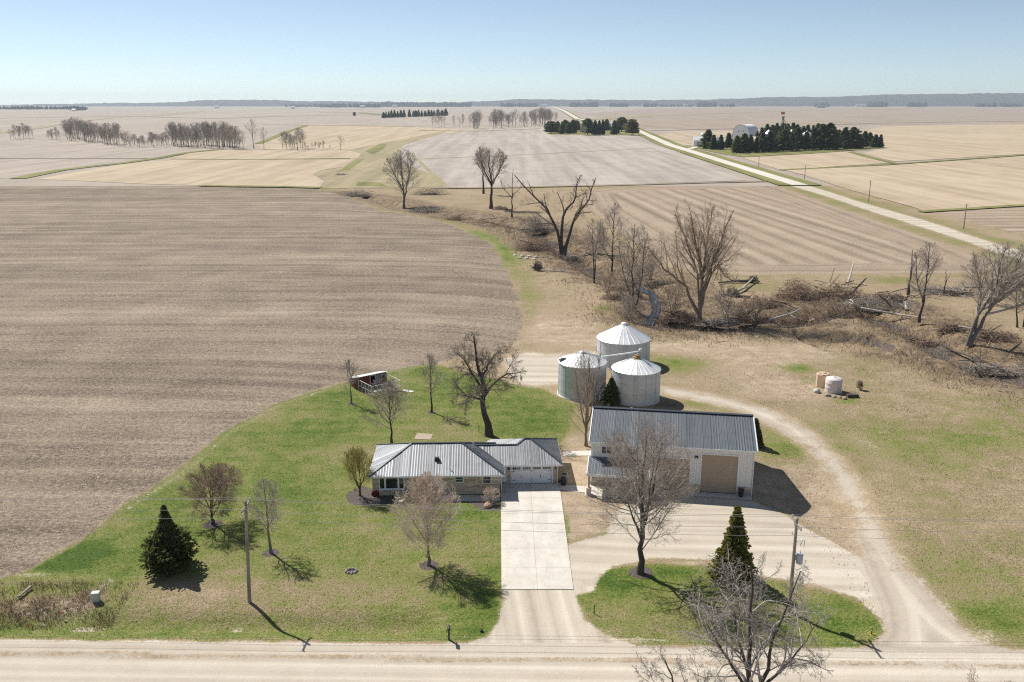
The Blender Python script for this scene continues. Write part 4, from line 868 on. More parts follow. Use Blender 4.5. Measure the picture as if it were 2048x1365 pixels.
for p, q in ((a, b), (f, a), ((7.65, 0, EZ), (7.65, 2.5, EZ)), (f, e), ((7.6, 2.58, 2.6), (14.5, 2.58, 2.6)), ((14.5, 2.58, 2.6), (14.5, 10.7, 2.6)), ((14.5, 10.7, 2.6), (6.14, 10.7, 2.6))):
    trim(roof, 'fascia', p, q, .045, .2, M_WHITE, dz=-.1)
MB().box(-7.65, 7.6, .03, 9.55, EZ-.2, EZ-.17).build('soffit', M_WHITE, roof); MB().box(7.62, 14.46, 2.61, 10.65, 2.4, 2.43).build('soffit', M_WHITE, roof)
MB().box(-.28, .22, 2.05, 2.5, 3.38, 3.85).build('roof_vent', M_BLACK, roof, bevel=.03)
MB().tube([(1.6, .75, 2.8), (1.6, .75, 3.25)], .05, 8).build('vent_pipe', M_WHITE, roof)
MB().tube([(4.15, 4.3, 3.9), (4.15, 4.3, 4.75)], .07, 8).tube([(4.15, 4.3, 4.75), (4.15, 4.3, 4.92)], [.16, .1], 8).build('flue', metal('bare_galvanised', (.6, .6, .6), .35, .8), roof)
# walls: front of the main part at y = .6, garage front at y = 3.15
WZ = EZ-.2
hF = [(-6.55, -3.65, .75, 2.3), (-1.95, -.95, .1, 2.3), (2.0, 3.05, 1.45, 2.3), (5.15, 6.2, 1.25, 2.3)]
wf = wall_with_holes(house, 'front_wall', -7.3, 7.15, 0, WZ, .6, .2, hF, M_MORTAR)
stone_face(wf, -7.3, 7.15, 0, WZ, .58, hF, 11)
MB().box(-7.3, -7.1, .8, 9.0, 0, WZ).build('side_wall', M_MORTAR, house); MB().box(-7.3, 7.15, 8.8, 9.0, 0, WZ).build('back_wall', M_MORTAR, house)
MB().box(6.95, 7.15, .8, 8.8, 0, WZ).build('side_wall', M_MORTAR, house)
# picture window in three lights
mb = MB(); x0_, x1_, z0_, z1_ = -6.55, -3.65, .75, 2.3
mb.box(x0_, x1_, .5, .72, z0_, z0_+.12).box(x0_, x1_, .5, .72, z1_-.1, z1_)
for xx in (x0_, -5.95, -4.45, x1_-.12): mb.box(xx, xx+.12 if xx in (x0_, x1_-.12) else xx+.2, .5, .72, z0_+.12, z1_-.1)
pw_ = mb.build('picture_window', M_VINYL, house)
for xa, xb in ((x0_+.12, -5.95), (-5.75, -4.45), (-4.25, x1_-.12)): MB().box(xa, xb, .6, .62, z0_+.12, z1_-.1).build('pane', M_GLASS, pw_)
MB().box(x0_-.05, x1_+.05, .44, .6, z0_-.07, z0_).build('sill', M_WHITE, pw_)
window(house, 2.0, 3.05, 1.45, 2.3, .56, 1, .11, rows=2); window(house, 5.15, 6.2, 1.25, 2.3, .56, 1, .11, rows=2)
dr = MB().box(-1.95, -.95, .62, .7, .1, 2.3).box(-1.95, -1.87, .52, .62, .1, 2.3).box(-1.03, -.95, .52, .62, .1, 2.3).box(-1.87, -1.03, .52, .62, 2.2, 2.3).build('front_door', M_DOORW, house)
for k in range(3): MB().box(-1.75+k*.22, -1.6+k*.22, .605, .62, 1.75, 2.1).build('pane', M_GLASS, dr)
MB().box(-1.12, -1.07, .56, .62, 1.0, 1.2).build('handle', M_BLACK, dr)
# garage
gx0, gx1 = 7.15, 14.0
hG = [(8.55, 13.3, 0, 2.2)]
gw = wall_with_holes(house, 'garage_wall', 7.17, gx1, 0, 2.4, 3.15, .2, hG, M_MORTAR)
stone_face(gw, 8.0, gx1, 0, 2.4, 3.13, hG, 12)
MB().box(7.17, 7.98, 3.07, 3.148, .25, 2.4).build('entry_panel', M_DOORW, house)
MB().box(7.2, 7.95, 2.6, 3.06, 0, .2).build('step', M_CONC, house)
MB().box(gx1-.2, gx1, 3.35, 10.2, 0, 2.4).build('garage_side_wall', M_MORTAR, house); MB().box(7.17, gx1-.2, 10.0, 10.2, 0, 2.4).build('garage_back_wall', M_MORTAR, house)
gd = MB().box(8.43, 8.55, 3.02, 3.15, 0, 2.32).box(13.3, 13.42, 3.02, 3.15, 0, 2.32).box(8.55, 13.3, 3.02, 3.15, 2.2, 2.32).build('garage_door', M_WHITE, house)
for k in range(4):
    MB().box(8.56, 13.29, 3.2, 3.25, .02+k*.545, .02+k*.545+.535).build('door_section', M_DOORW, gd)
for k in range(4):
    cx_ = 8.56+4.73*(k+.5)/4
    for j in range(4): MB().box(cx_-.47+j*.24, cx_-.47+j*.24+.2, 3.185, 3.2, 1.78, 2.07).build('pane', M_GLASS, gd)
for zz in (.42, 1.55):
    for xx, w in ((8.6, .4), (10.72, .42), (12.85, .4)): MB().box(xx, xx+w, 3.185, 3.2, zz, zz+.05).build('strap_hinge', M_BLACK, gd)
for xx in (9.7, 11.95): MB().bar((xx, 3.17, .75), (xx, 3.17, 1.05), .05).bar((xx, 3.19, .75), (xx, 3.19, 1.05), .1, .02).build('handle', M_BLACK, gd)
for xx in (8.25, 13.68):
    lamp = MB().box(xx-.07, xx+.07, 2.93, 3.08, 1.85, 2.12).build('wall_lamp', M_BLACK, house); MB().lathe([(.05, 1.72), (.06, 1.85)], 8, xx, 3.0).build('lamp_glass', M_WHITE, lamp)
MB().box(6.9, 7.2, .35, .55, .0, 2.3).build('downspout', M_WHITE, house) if False else None
MB().bar((7.3, .55, 0), (7.3, .55, 2.35), .08).build('downspout', M_WHITE, house); MB().bar((13.95, 3.02, 0), (13.95, 3.02, 2.4), .08).build('downspout', M_WHITE, house)

# concrete: driveway with joints, front walk, walks to the shop
def slab_obj(name, pts, z, label, mat=M_CONC, th=.12, kind='structure'):
    mb = MB(); n = len(pts)
    mb.add([(x, y, z) for x, y in pts]+[(x, y, z-th) for x, y in pts], [tuple(range(n))]+[(i, i+n, (i+1) % n+n, (i+1) % n) for i in range(n)])
    o = mb.build(name, mat); me = o.data; bm = bmesh.new(); bm.from_mesh(me); bmesh.ops.recalc_face_normals(bm, faces=bm.faces[:]); bm.to_mesh(me); bm.free()
    return tag(o, label, 'pavement', kind=kind)
dvl, dvr, dtl, dtr = at0(1003, 1180), at0(1147, 1180), (-1.3, 94.3), (5.55, 94.5)
driveway = empty('concrete_driveway', (0, 0, 0), 0, 'wide pale concrete driveway from the garage to the road', 'driveway'); driveway['kind'] = 'structure'
rgd = random.Random(4)
for i in range(2):
    for j in range(6):
        def lerp2(u, v): return tuple((dvl[k]*(1-u)+dvr[k]*u)*(1-v)+(dtl[k]*(1-u)+dtr[k]*u)*v for k in range(2))
        g_ = .0012; u0, u1, v0, v1 = i/2+g_*(i > 0), (i+1)/2-g_*(i < 1), j/6+g_*(j > 0)*.4, (j+1)/6-g_*(j < 5)*.4
        pts = [lerp2(u0, v0), lerp2(u1, v0), lerp2(u1, v1), lerp2(u0, v1)]; zz = .06+rgd.uniform(0, .006)
        mb = MB(); mb.add([(x, y, zz) for x, y in pts]+[(x, y, -.1) for x, y in pts], [(0, 1, 2, 3), (0, 4, 5, 1), (1, 5, 6, 2), (2, 6, 7, 3), (3, 7, 4, 0)]); mb.build('concrete_slab', M_CONC, driveway)
slab_obj('concrete_walk', [at0(868, 1003), at0(1000, 1003), at0(1000, 991), at0(868, 992)], .05, 'narrow concrete walk along the house front')
slab_obj('concrete_walk', [at0(1116, 980), at0(1181, 988), at0(1213, 995), at0(1215, 985), at0(1182, 975), at0(1116, 970)], .06, 'concrete walk from the garage to the shop porch')
slab_obj('concrete_walk', [at0(1126, 913), at0(1190, 912), at0(1190, 902), at0(1126, 904)], .06, 'concrete walk behind the garage towards the shop')
slab_obj('concrete_pad', [at0(828, 879), at0(862, 880), at0(866, 869), at0(834, 867)], .04, 'small dusty pad on the lawn behind the house', simple('dusty_pad', (.42, .34, .26), .9, .1, 0, .25, 2))

# ------------------------------------------------------------------ the metal shop
SY = R(-9.0); SL = 18.1
shop = empty('metal_shop', (9.25, 94.2, 0), SY, 'tall white steel shop with grey gable roof and two tan overhead doors', 'building')
sEZ, sRZ, sD, ov = 5.5, 7.55, 5.75, .35
sroof = empty('roof'); sroof.parent = shop
A1, B1, A2, B2 = (-ov, -ov, sEZ), (SL+ov, -ov, sEZ), (-ov, sD, sRZ), (SL+ov, sD, sRZ); A3, B3 = (-ov, 2*sD+ov, sEZ), (SL+ov, 2*sD+ov, sEZ)
roof_face(sroof, [A1, B1, B2, A2], (1, 0, 0), M_SHOPROOF, rh=.038); roof_face(sroof, [A3, A2, B2, B3], (1, 0, 0), M_SHOPROOF, rh=.038)
trim(sroof, 'ridge_cap', A2, B2, .5, .06, M_CAP, .06)
for p, q in ((A1, B1), (A3, B3)): trim(sroof, 'fascia', p, q, .06, .2, M_WHITE, -.1)
for p, q in ((A1, A2), (A2, A3), (B1, B2), (B2, B3)): trim(sroof, 'rake_trim', p, q, .12, .24, M_WHITE, -.04)
MB().box(-.3, SL+.3, -.31, 2*sD+.31, sEZ-.2, sEZ-.17).build('soffit', M_WHITE, sroof)
hS = [(.0, 6.35, 0, 2.95)] if False else []
doors = [(7.6, 11.15, .06, 3.95), (12.45, 16.45, .06, 4.65)]
wins = [(1.05, 2.25, 4.0, 4.95), (4.0, 5.2, 4.0, 4.95)]
lowdoor = (2.6, 3.55, .06, 2.2)
holes = [*[(d[0], d[1], d[2], d[3]) for d in doors], *wins, lowdoor]
def siding_panels(parent, x0, x1, z0, z1, y, holes, pw=.914):
    x = x0
    while x < x1-.01:
        e_ = min(x+pw, x1); mb = MB()
        hs = [h for h in holes if h[1] > x+.005 and h[0] < e_-.005]
        cuts = sorted({x, e_, *[c_ for h in hs for c_ in h[:2] if x < c_ < e_]})
        for p, q in zip(cuts[:-1], cuts[1:]):
            mid_ = (p+q)/2; blk = sorted((h[2], h[3]) for h in hs if h[0] < mid_ < h[1]); zz = z0
            for (c_, d_) in blk+[(z1, z1)]:
                if c_ > zz+.01:
                    mb.box(p+.004, q-.004, y, y+.04, zz, c_)
                    for rx in (x+.03, x+.33, x+.63):
                        if p < rx and rx+.05 < q: mb.box(rx, rx+.05, y-.03, y-.001, zz, c_)
                zz = max(zz, d_)
        if mb.v: mb.build('siding_panel', M_SIDING, parent)
        x = e_
siding_panels(shop, 0, SL, .95, sEZ-.2, 0, holes)
MB().box(0, .15, .05, 2*sD, 0, sEZ-.2).add([(0, .05, sEZ-.2), (0, 2*sD, sEZ-.2), (0, sD, sRZ-.1), (.15, .05, sEZ-.2), (.15, 2*sD, sEZ-.2), (.15, sD, sRZ-.1)], [(0, 1, 2)[::-1], (3, 4, 5)]).build('gable_wall', M_SIDING, shop)
MB().box(SL-.15, SL, .05, 2*sD, 0, sEZ-.2).add([(SL, .05, sEZ-.2), (SL, 2*sD, sEZ-.2), (SL, sD, sRZ-.1), (SL-.15, .05, sEZ-.2), (SL-.15, 2*sD, sEZ-.2), (SL-.15, sD, sRZ-.1)], [(0, 1, 2), (3, 4, 5)[::-1]]).build('gable_wall', M_SIDING, shop)
MB().box(0, SL, 2*sD-.1, 2*sD, 0, sEZ-.2).build('back_wall', M_SIDING, shop)
ws = wall_with_holes(shop, 'stone_wainscot', 0, SL, 0, .95, .02, .2, [(d[0], d[1], 0, 5) for d in doors]+[(lowdoor[0], lowdoor[1], 0, 5)], M_MORTAR)
stone_face(ws, 0, SL, 0, .95, .0, [(d[0], d[1], 0, 5) for d in doors]+[(lowdoor[0], lowdoor[1], 0, 5)], 13, (.2, .28), (.45, .95), .09)
for d in doors:
    fr = MB().box(d[0]-.14, d[0], -.06, .12, 0, d[3]+.14).box(d[1], d[1]+.14, -.06, .12, 0, d[3]+.14).box(d[0], d[1], -.06, .12, d[3], d[3]+.14).build('overhead_door', M_WHITE, shop)
    n = 8; hh = (d[3]-d[2])/n
    for k in range(n): MB().box(d[0], d[1], .06, .11, d[2]+k*hh, d[2]+(k+1)*hh-.012).box(d[0], d[1], .048, .06, d[2]+k*hh+hh*.3, d[2]+k*hh+hh*.36).box(d[0], d[1], .048, .06, d[2]+k*hh+hh*.64, d[2]+k*hh+hh*.7).build('door_section', M_TANDOOR, fr)
for w in wins: window(shop, *w, -.03, 2, .08)
ld = MB().box(lowdoor[0], lowdoor[1], .05, .1, .06, 2.2).build('entry_door', M_DOORW, shop); MB().box(lowdoor[0]+.2, lowdoor[1]-.2, .03, .05, 1.2, 1.95).build('pane', M_GLASS, ld)
MB().box(11.6, 12.0, -.2, -.03, 4.3, 4.42).box(11.58, 11.72, -.36, -.2, 4.22, 4.36).box(11.88, 12.02, -.36, -.2, 4.22, 4.36).build('flood_lamp', M_BLACK, shop)
MB().bar((-.06, -.1, 0), (-.06, -.1, sEZ-.2), .09).build('downspout', M_WHITE, shop); MB().bar((SL+.06, -.1, 0), (SL+.06, -.1, sEZ-.2), .09).build('downspout', M_WHITE, shop)
# porch: lean-to roof on posts with stone bases
porch = empty('porch'); porch.parent = shop
px0, px1, pd = -.35, 6.6, 3.0
roof_face(porch, [(px0, -pd, 2.65), (px1, -pd, 2.65), (px1, -.04, 3.6), (px0, -.04, 3.6)], (1, 0, 0), M_SHOPROOF, name='porch_sheet')
trim(porch, 'fascia', (px0, -pd, 2.65), (px1, -pd, 2.65), .06, .22, M_WHITE, -.1); trim(porch, 'rake_trim', (px0, -pd, 2.65), (px0, -.04, 3.6), .12, .22, M_WHITE, -.04); trim(porch, 'rake_trim', (px1, -pd, 2.65), (px1, -.04, 3.6), .12, .22, M_WHITE, -.04)
MB().box(px0+.05, px1-.05, -pd+.05, -.05, 2.42, 2.45).build('ceiling', M_WHITE, porch)
for xx in (-.1, 3.1, 6.35):
    po = MB().box(xx-.09, xx+.09, -pd+.2, -pd+.38, .9, 2.42).build('post', M_WOOD, porch)
    MB().box(xx-.26, xx+.26, -pd+.03, -pd+.55, 0, .85).box(xx-.31, xx+.31, -pd-.02, -pd+.6, .85, .92).build('stone_pier', M_STONE, po, bevel=.015)
def SW(x, y):
    c, s = math.cos(SY), math.sin(SY); return (9.25+x*c-y*s, 94.2+x*s+y*c)
slab_obj('concrete_apron', [SW(6.9, -1.15), SW(SL+.05, -1.15), SW(SL+.05, -.1), SW(6.9, -.1)], .06, 'concrete apron in front of the tan shop doors')
slab_obj('concrete_pad', [SW(-.5, -pd-.1), SW(6.7, -pd-.1), SW(6.7, -.1), SW(-.5, -.1)], .07, 'concrete floor under the shop porch')

# ------------------------------------------------------------------ grain bins
def galv(name, col, rough, streak=.25):
    t = NT(name, rough, .4, .12)
    th = t.node('ShaderNodeSeparateXYZ', None, {0: t.obj()})
    st = t.noise(1.5, 4, t.map(t.obj(), (1.3, 1.3, .08)), rough=.7); n = t.noise(.8, 4, t.obj())
    f = t.math('MULTIPLY_ADD', st, streak, 1-streak*.5); f = t.math('MULTIPLY', f, t.math('MULTIPLY_ADD', n, .2, .9))
    f = t.math('MULTIPLY', f, t.math('MULTIPLY_ADD', t.orand(), .12, .94))
    c = t.mul(col, f)
    corr_ = t.math('SINE', t.math('MULTIPLY', th.outputs[2], 2*math.pi/.1))
    t.color(c).bump(corr_, .012, .22)
    return t.m
M_GALV = galv('galvanised_bin_wall', (.55, .575, .59), .5); M_BINROOF = metal('galvanised_bin_roof', (.8, .8, .79), .45, .3, .14)
def rusty():
    t = NT('rusty_cap', .85, .2); return t.color(t.ramp(t.noise(4, 4, t.obj()), [(.35, (.3, .15, .06)), (.6, (.5, .36, .16))])).m
M_RUST = rusty()
def bin_at(cx, bot, width, eave_py, apex_py, label, nroof=28, rings=6, rust=False, rot=0.0):
    x, y = at0(cx, bot); r = 1.0
    for _ in range(5): r = width/2*depth_of(x, y+r)/FOC
    yc = y+r; xc = (cx-1024)/FOC*depth_of(x, yc); ez = z_at(xc, yc-r, eave_py); az = z_at(xc, yc, apex_py)
    root = empty('grain_bin', (xc, yc, 0), rot, label, 'grain bin', 'galvanised grain bins')
    MB().lathe([(r+.18, -.05), (r+.18, .12), (r-.1, .13)], 40).build('foundation_ring', M_CONC, root)
    rh = (ez-.12)/rings
    for k in range(rings):
        z0_ = .12+k*rh; rr = r+(.012 if k % 2 else 0); mb = MB(); n = 48
        vs = [(rr*math.cos(2*math.pi*i/n), rr*math.sin(2*math.pi*i/n), z) for z in (z0_, z0_+rh-.008) for i in range(n)]
        mb.add(vs, [(i, (i+1) % n, n+(i+1) % n, n+i) for i in range(n)]); mb.build('wall_ring', M_GALV, root, smooth=True)
    st_me = None
    for k in range(12):
        a_ = 2*math.pi*k/12+.1
        if st_me is None: o = MB().box(r+.005, r+.055, -.025, .025, .12, ez).build('stiffener', M_GALV, root); st_me = o.data
        else: o = link('stiffener', st_me, root)
        o.rotation_euler = (0, 0, a_)
    ro = r+.13; ri = .42; da = math.pi/nroof; eo = ez+.02
    vs = [(ro*math.cos(-da), ro*math.sin(-da), eo), (ro*math.cos(-da*.86), ro*math.sin(-da*.86), eo+.07), (ro*math.cos(-da*.7), ro*math.sin(-da*.7), eo), (ro*math.cos(da), ro*math.sin(da), eo),
          (ri*math.cos(-da), ri*math.sin(-da), az-.12), (ri*math.cos(-da*.86), ri*math.sin(-da*.86), az-.08), (ri*math.cos(-da*.7), ri*math.sin(-da*.7), az-.12), (ri*math.cos(da), ri*math.sin(da), az-.12)]
    me = bpy.data.meshes.new('roof_panel'); me.from_pydata(vs, [], [(0, 1, 5, 4), (1, 2, 6, 5), (2, 3, 7, 6)]); me.materials.append(M_BINROOF)
    for k in range(nroof): o = link('roof_panel', me, root); o.rotation_euler = (0, 0, 2*da*k)
    MB().lathe([(ro+.02, eo-.07), (ro+.02, eo+.02), (ro-.05, eo+.02)], 48).build('eave_ring', M_GALV, root) if False else None
    MB().lathe([(.5, az-.16), (.5, az), (.38, az+.1), (.1, az+.16)], 16).build('roof_cap', M_RUST if rust else M_BINROOF, root)
    if rust: MB().lathe([(.75, az-.27), (.5, az-.14)], 14).lathe([(.3, az+.1), (.33, az+.3), (.1, az+.34)], 10).build('rust_collar', M_RUST, root)
    # ladder and door on the front
    mb = MB(); la = -1.9
    for sgn in (-.2, .2):
        a_ = la+sgn/r; mb.bar(((r+.14)*math.cos(a_), (r+.14)*math.sin(a_), .4), ((r+.14)*math.cos(a_), (r+.14)*math.sin(a_), ez), .035)
    for k in range(int(ez/.35)):
        z_ = .6+k*.35
        if z_ < ez: mb.bar(((r+.14)*math.cos(la-.2/r), (r+.14)*math.sin(la-.2/r), z_), ((r+.14)*math.cos(la+.2/r), (r+.14)*math.sin(la+.2/r), z_), .03)
    mb.build('ladder', M_GALV, root)
    return root, Vector((xc, yc, 0)), r, ez, az
binB = bin_at(1245.5, 742, 104, 690, 647, 'tallest grain bin standing behind the other two', 30, 6, rot=.3)
binL = bin_at(1163.5, 803, 95, 737, 704, 'left grain bin with dark hatch at its eave', 28, 6, rot=.1)
binR = bin_at(1270, 813, 95, 751, 714, 'front right grain bin with rusty cap', 28, 6, rust=True, rot=.2)
rootL, cL, rL, eL, aL = binL
MB().box(-rL*.98, -rL*.62, -.5, .4, eL+.25, eL+.4).box(-rL*.9, -rL*.7, -.35, .1, eL+.4, eL+.62).build('roof_hatch', M_CAP, rootL)
rootR, cR, rR, eR, aR = binR
aug = empty('auger_spout', (0, 0, 0), 0, 'white auger tube reaching from the left bin over the rusty-capped bin', 'auger')
pa = cL+Vector((rL*.75, -.2, eL+.75)); pb = cR+Vector((.3, .2, aR+.75))
MB().tube([pa, pb], .1, 8).build('tube', M_VINYL, aug); MB().tube([pb-Vector((.05, 0, .35)), pb+Vector((.25, 0, .15)), pb+Vector((.3, 0, .45))], [.26, .3, .16], 8).build('spout_head', M_VINYL, aug)
MB().bar(cR+Vector((.05, .1, aR+.1)), pb+Vector((0, 0, -.1)), .06).bar(pa, cL+Vector((rL*.62, -.2, eL+.35)), .06).build('bracket', M_GALV, aug)

# ------------------------------------------------------------------ evergreens: trunk, whorled boughs, sprays of needles
def needle_mat(name, a, b, c):
    t = NT(name, .75, .2); r = t.rnd(); n = t.noise(.7, 3, t.obj())
    c_ = t.ramp(t.math('MULTIPLY_ADD', n, .55, t.math('MULTIPLY', r, .5)), [(.22, a), (.5, b), (.82, c)])
    t.color(c_); tr = t.node('ShaderNodeBsdfTranslucent', None, {'Color': c_}); mx = t.node('ShaderNodeMixShader', None, {0: .4, 1: t.b.outputs[0], 2: tr.outputs[0]})
    t.t.links.new(mx.outputs[0], t.t.nodes['Material Output'].inputs['Surface']); return t.m
N_SPRUCE = needle_mat('spruce_needles', (.075, .09, .02), (.2, .2, .045), (.4, .37, .1)); N_CEDAR = needle_mat('cedar_foliage', (.04, .055, .02), (.11, .13, .04), (.22, .22, .08))
N_PINE = needle_mat('pine_needles', (.055, .08, .03), (.125, .155, .055), (.22, .24, .09)); N_BLUE = needle_mat('distant_pine_needles', (.055, .082, .045), (.115, .15, .075), (.19, .22, .11)); N_YEL = needle_mat('yellow_green_foliage', (.09, .09, .025), (.17, .16, .045), (.28, .24, .08))
def conifer(seed, h, r, boughs, sprays, sz, shape=1.0, base=.06, droop=.25, mat=N_SPRUCE, jag=.35, round_=False, outline=None, tiers=0):
    """needle sprays on boughs: small leaf-like diamonds, radius profile by height"""
    rg = np.random.RandomState(seed)
    u = (np.arange(boughs)+rg.rand(boughs))/boughs; zt = base+(1-base)*u**1.08
    prof = np.sqrt(np.clip(1-((zt-.38)/.64)**2, 0, 1)) if round_ else np.clip((1-zt), 0, 1)**shape*np.minimum(1, .62+zt/base*.12)
    if outline is not None: prof = np.interp(zt, outline[0], outline[1])
    if tiers: zt = np.clip((np.floor(zt*tiers)+.5+rg.randn(boughs)*.16)/tiers, base*.5, .995)
    L = r*prof*(1-jag*rg.rand(boughs))+.05*r*(1-zt)
    az = np.arange(boughs)*2.39996+rg.randn(boughs)*.3
    k = sprays; s = (np.arange(k)+.5)/k
    s = np.clip(s[None, :]+rg.randn(boughs, k)*.06, .05, 1.02)
    side = rg.randn(boughs, k)*.24*(1-s*.4)*np.minimum(L, 1.2)[:, None]
    rad = s*L[:, None]; ca, sa = np.cos(az)[:, None], np.sin(az)[:, None]
    x = rad*ca-side*sa; y = rad*sa+side*ca; z = zt[:, None]*h-droop*rad*(1-.45*s)+rg.randn(boughs, k)*.05*h/6+.12*rad*s*s
    ctr = np.stack([x, y, z], -1).reshape(-1, 3); n = len(ctr)
    out = np.stack([ca+0*s, sa+0*s, -.25+rg.randn(boughs, k)*.3], -1).reshape(-1, 3)+rg.randn(n, 3)*.38; out = unit(out)
    tip = np.array([0, 0, 1.]); up = unit(rg.randn(n, 3)*.55+tip); wv = unit(np.cross(out, up)); nv = np.cross(wv, out)
    l = sz*(.7+.7*rg.rand(n))[:, None]; w = l*.34
    V = np.stack([ctr-out*l*.4, ctr+wv*w+nv*l*.06, ctr+out*l*.7-nv*l*.1, ctr-wv*w+nv*l*.06], 1).reshape(-1, 3)
    V2 = np.stack([ctr-out*l*.4, ctr+nv*w, ctr+out*l*.65, ctr-nv*w], 1).reshape(-1, 3)
    q = np.arange(4*n).reshape(-1, 4)
    crown = npmesh('crown', np.concatenate([V, V2]), [np.concatenate([q, q+4*n])], mat)
    V3, q3 = tubes(np.array([[[0, 0, 0], [0, 0, h*.3], [0, 0, h*.97]]]), np.array([[.028*h, .02*h, .004*h]]), 7)
    trunk = npmesh('trunk', V3, [q3], B_DARK, True)
    return trunk, crown
def plant_conifer(name, px, py, meshes, label, group=None, rz=0.0, scale=1.0, cat='tree'):
    p = P(px, py); root = empty(name, p, rz, label, cat, group); root.scale = (scale,)*3
    link('trunk', meshes[0], root); link('crown', meshes[1], root); return root
h = tall(341, 1140, 1018); s = size_of(341, 1140)
root = plant_conifer('dark_cedar', 341, 1136, conifer(71, h, 56*s, 620, 18, .3, .62, .02, .02, N_CEDAR, .42, outline=([0, .06, .28, .46, .58, .74, 1], [.7, .95, 1, .84, .42, .22, .03])), 'wide dark evergreen with a thin pointed top on the left lawn')
h = tall(1465, 1165, 1020); s = size_of(1465, 1165)
plant_conifer('spruce', 1465, 1160, conifer(73, h, 52*s, 560, 20, .3, .72, .03, .2, N_SPRUCE, .4, outline=([0, .1, .4, .7, .9, 1], [.86, .95, .64, .34, .15, .03]), tiers=17), 'yellow-green pointed spruce on the grass island behind the gnarled tree')
h = tall(1222, 812, 762); s = size_of(1222, 812)
plant_conifer('small_spruce', 1222, 806, conifer(74, h, 24*s, 300, 13, .34, .8, .03, .3, N_PINE, .3), 'small dark spruce squeezed between the front grain bins')
h = tall(1512, 892, 838); s = size_of(1512, 900)
plant_conifer('small_spruce', 1508, 893, conifer(75, h*1.0, 20*s, 300, 13, .34, .7, .03, .3, N_CEDAR, .3), 'dark spruce peeking out behind the right end of the shop')

# ------------------------------------------------------------------ far trees, each a thing
def far_bare(seed, mat, bk, wide=.42, tw=.09, stems=1, n=(12, 7, 5), up=(50, 22), cz=.58):
    rg = np.random.RandomState(seed); h = 10.0
    st = [[(0, 0, 0), (rg.randn()*.2, rg.randn()*.2, h*.4), (rg.randn()*.5+(i-(stems-1)/2)*1.6, rg.randn()*.6, h*.94)] for i in range(stems)]
    ts, cs = grow(seed, st, [.17 if stems == 1 else .11]*stems, ((0, 0, h*cz), (h*wide, h*wide, h*(1-cz))),
        [dict(n=n[0], t0=.22, t1=1, ang=up, sd=11, len=fill(.75, 1.02), K=5, wig=.13, trop=.06, rr=.014, rmin=tw), dict(n=n[1], t0=.15, t1=1, ang=36, sd=13, len=rel(.55, .25), K=4, wig=.16, trop=.04, rr=.012, rmin=tw*.75), dict(n=n[2], t0=.2, t1=1, ang=36, sd=14, len=rel(.6, .2), K=2, wig=.1, trop=.02, rr=.01, rmin=tw*.55)], sides=(5, 3, 3, 3))
    return ts.mesh('trunk', bk), cs.mesh('crown', mat)
T_FAR = twig('far_grey_twigs', (.26, .225, .205), (.46, .41, .37), .3); T_FAR2 = twig('far_brown_twigs', (.29, .235, .2), (.48, .405, .345), .3)
FB = [far_bare(200+i, T_FAR if i % 2 else T_FAR2, B_GREY, [.34, .3, .42, .36, .5, .33][i], .034, [2, 3, 1, 2, 1, 3][i], (9, 6, 5), (46, 22)) for i in range(6)]
FP = [conifer(300+i, 10.0, [3.0, 2.5, 3.4, 2.8][i], [120, 110, 140, 120][i], 11, .9, [.75, .85, .6, .7][i], .08, .2, N_BLUE if i % 2 else N_PINE, .5, i == 2, outline=([0, .12, .45, .8, 1], [[.6, 1, .85, .42, .06], [.75, 1, .7, .3, .04], [.5, .9, 1, .6, .1], [.7, 1, .78, .36, .05]][i])) for i in range(4)]
FR = [conifer(310+i, 10.0, 4.2, 120, 8, 1.2, .6, .16, .05, [N_PINE, N_YEL][i], .3, True) for i in range(2)]
def far_tree(kind, protos, k, px, py, top, label, group, sx=1.0, name='bare_tree', rng=random.Random(77)):
    x, y = at0(px, py); h = max(z_at(x, y, top), 1.0); me = protos[k % len(protos)]
    root = empty(name, (x, y, _lay[0]*.0), rng.uniform(0, 6.28), label, 'tree', group); f = h/10.0*1.05; sx = sx*(rng.uniform(.95, 1.45) if kind == 'c' else 1); root.scale = (f*sx, f*sx, f)
    link('trunk', me[0], root); link('crown', me[1], root); return root
rg = random.Random(12)
def base_left(x):   # ground line of the far left hedgerow
    pts = [(-300, 279), (0, 278), (140, 279), (235, 292), (340, 292), (478, 297), (700, 301)]
    for (a, b), (c, d) in zip(pts[:-1], pts[1:]):
        if a <= x <= c: return b+(d-b)*(x-a)/(c-a)
    return 300
row = []
for a, b, n, hh, j in ((-60, 6, 8, 14, 4), (20, 66, 9, 26, 5), (96, 122, 6, 20, 5), (132, 240, 40, 36, 7), (244, 340, 30, 22, 7), (342, 480, 58, 40, 8), (565, 606, 11, 34, 5), (608, 664, 10, 12, 3)):
    for k in range(n): row.append((a+(b-a)*(k+rg.random())/n, hh*rg.choice((.6, .8, 1, 1, 1.1))+rg.uniform(-j, j), rg.uniform(-4, 3)))
def HL_(x):
    for lim, t_ in ((20, 'at the left picture edge'), (80, 'in the small clump near the left edge'), (126, 'in the little clump before the dense hedgerow'), (242, 'in the left dense clump of the far hedgerow'), (341, 'in the low middle part of the far hedgerow'), (480, 'in the tall right clump of the far hedgerow'), (607, 'in the lone clump right of the far hedgerow'), (700, 'among the low bushes at the end of the tan field')):
        if x < lim: return ('grey bare tree '+t_, 'bare trees '+t_)
for i, (x, hh, dy) in enumerate(row):
    yb = base_left(x)+dy; far_tree('b', FB, rg.randrange(6), x, yb, yb-hh, *HL_(x), rg.uniform(.8, 1.25))
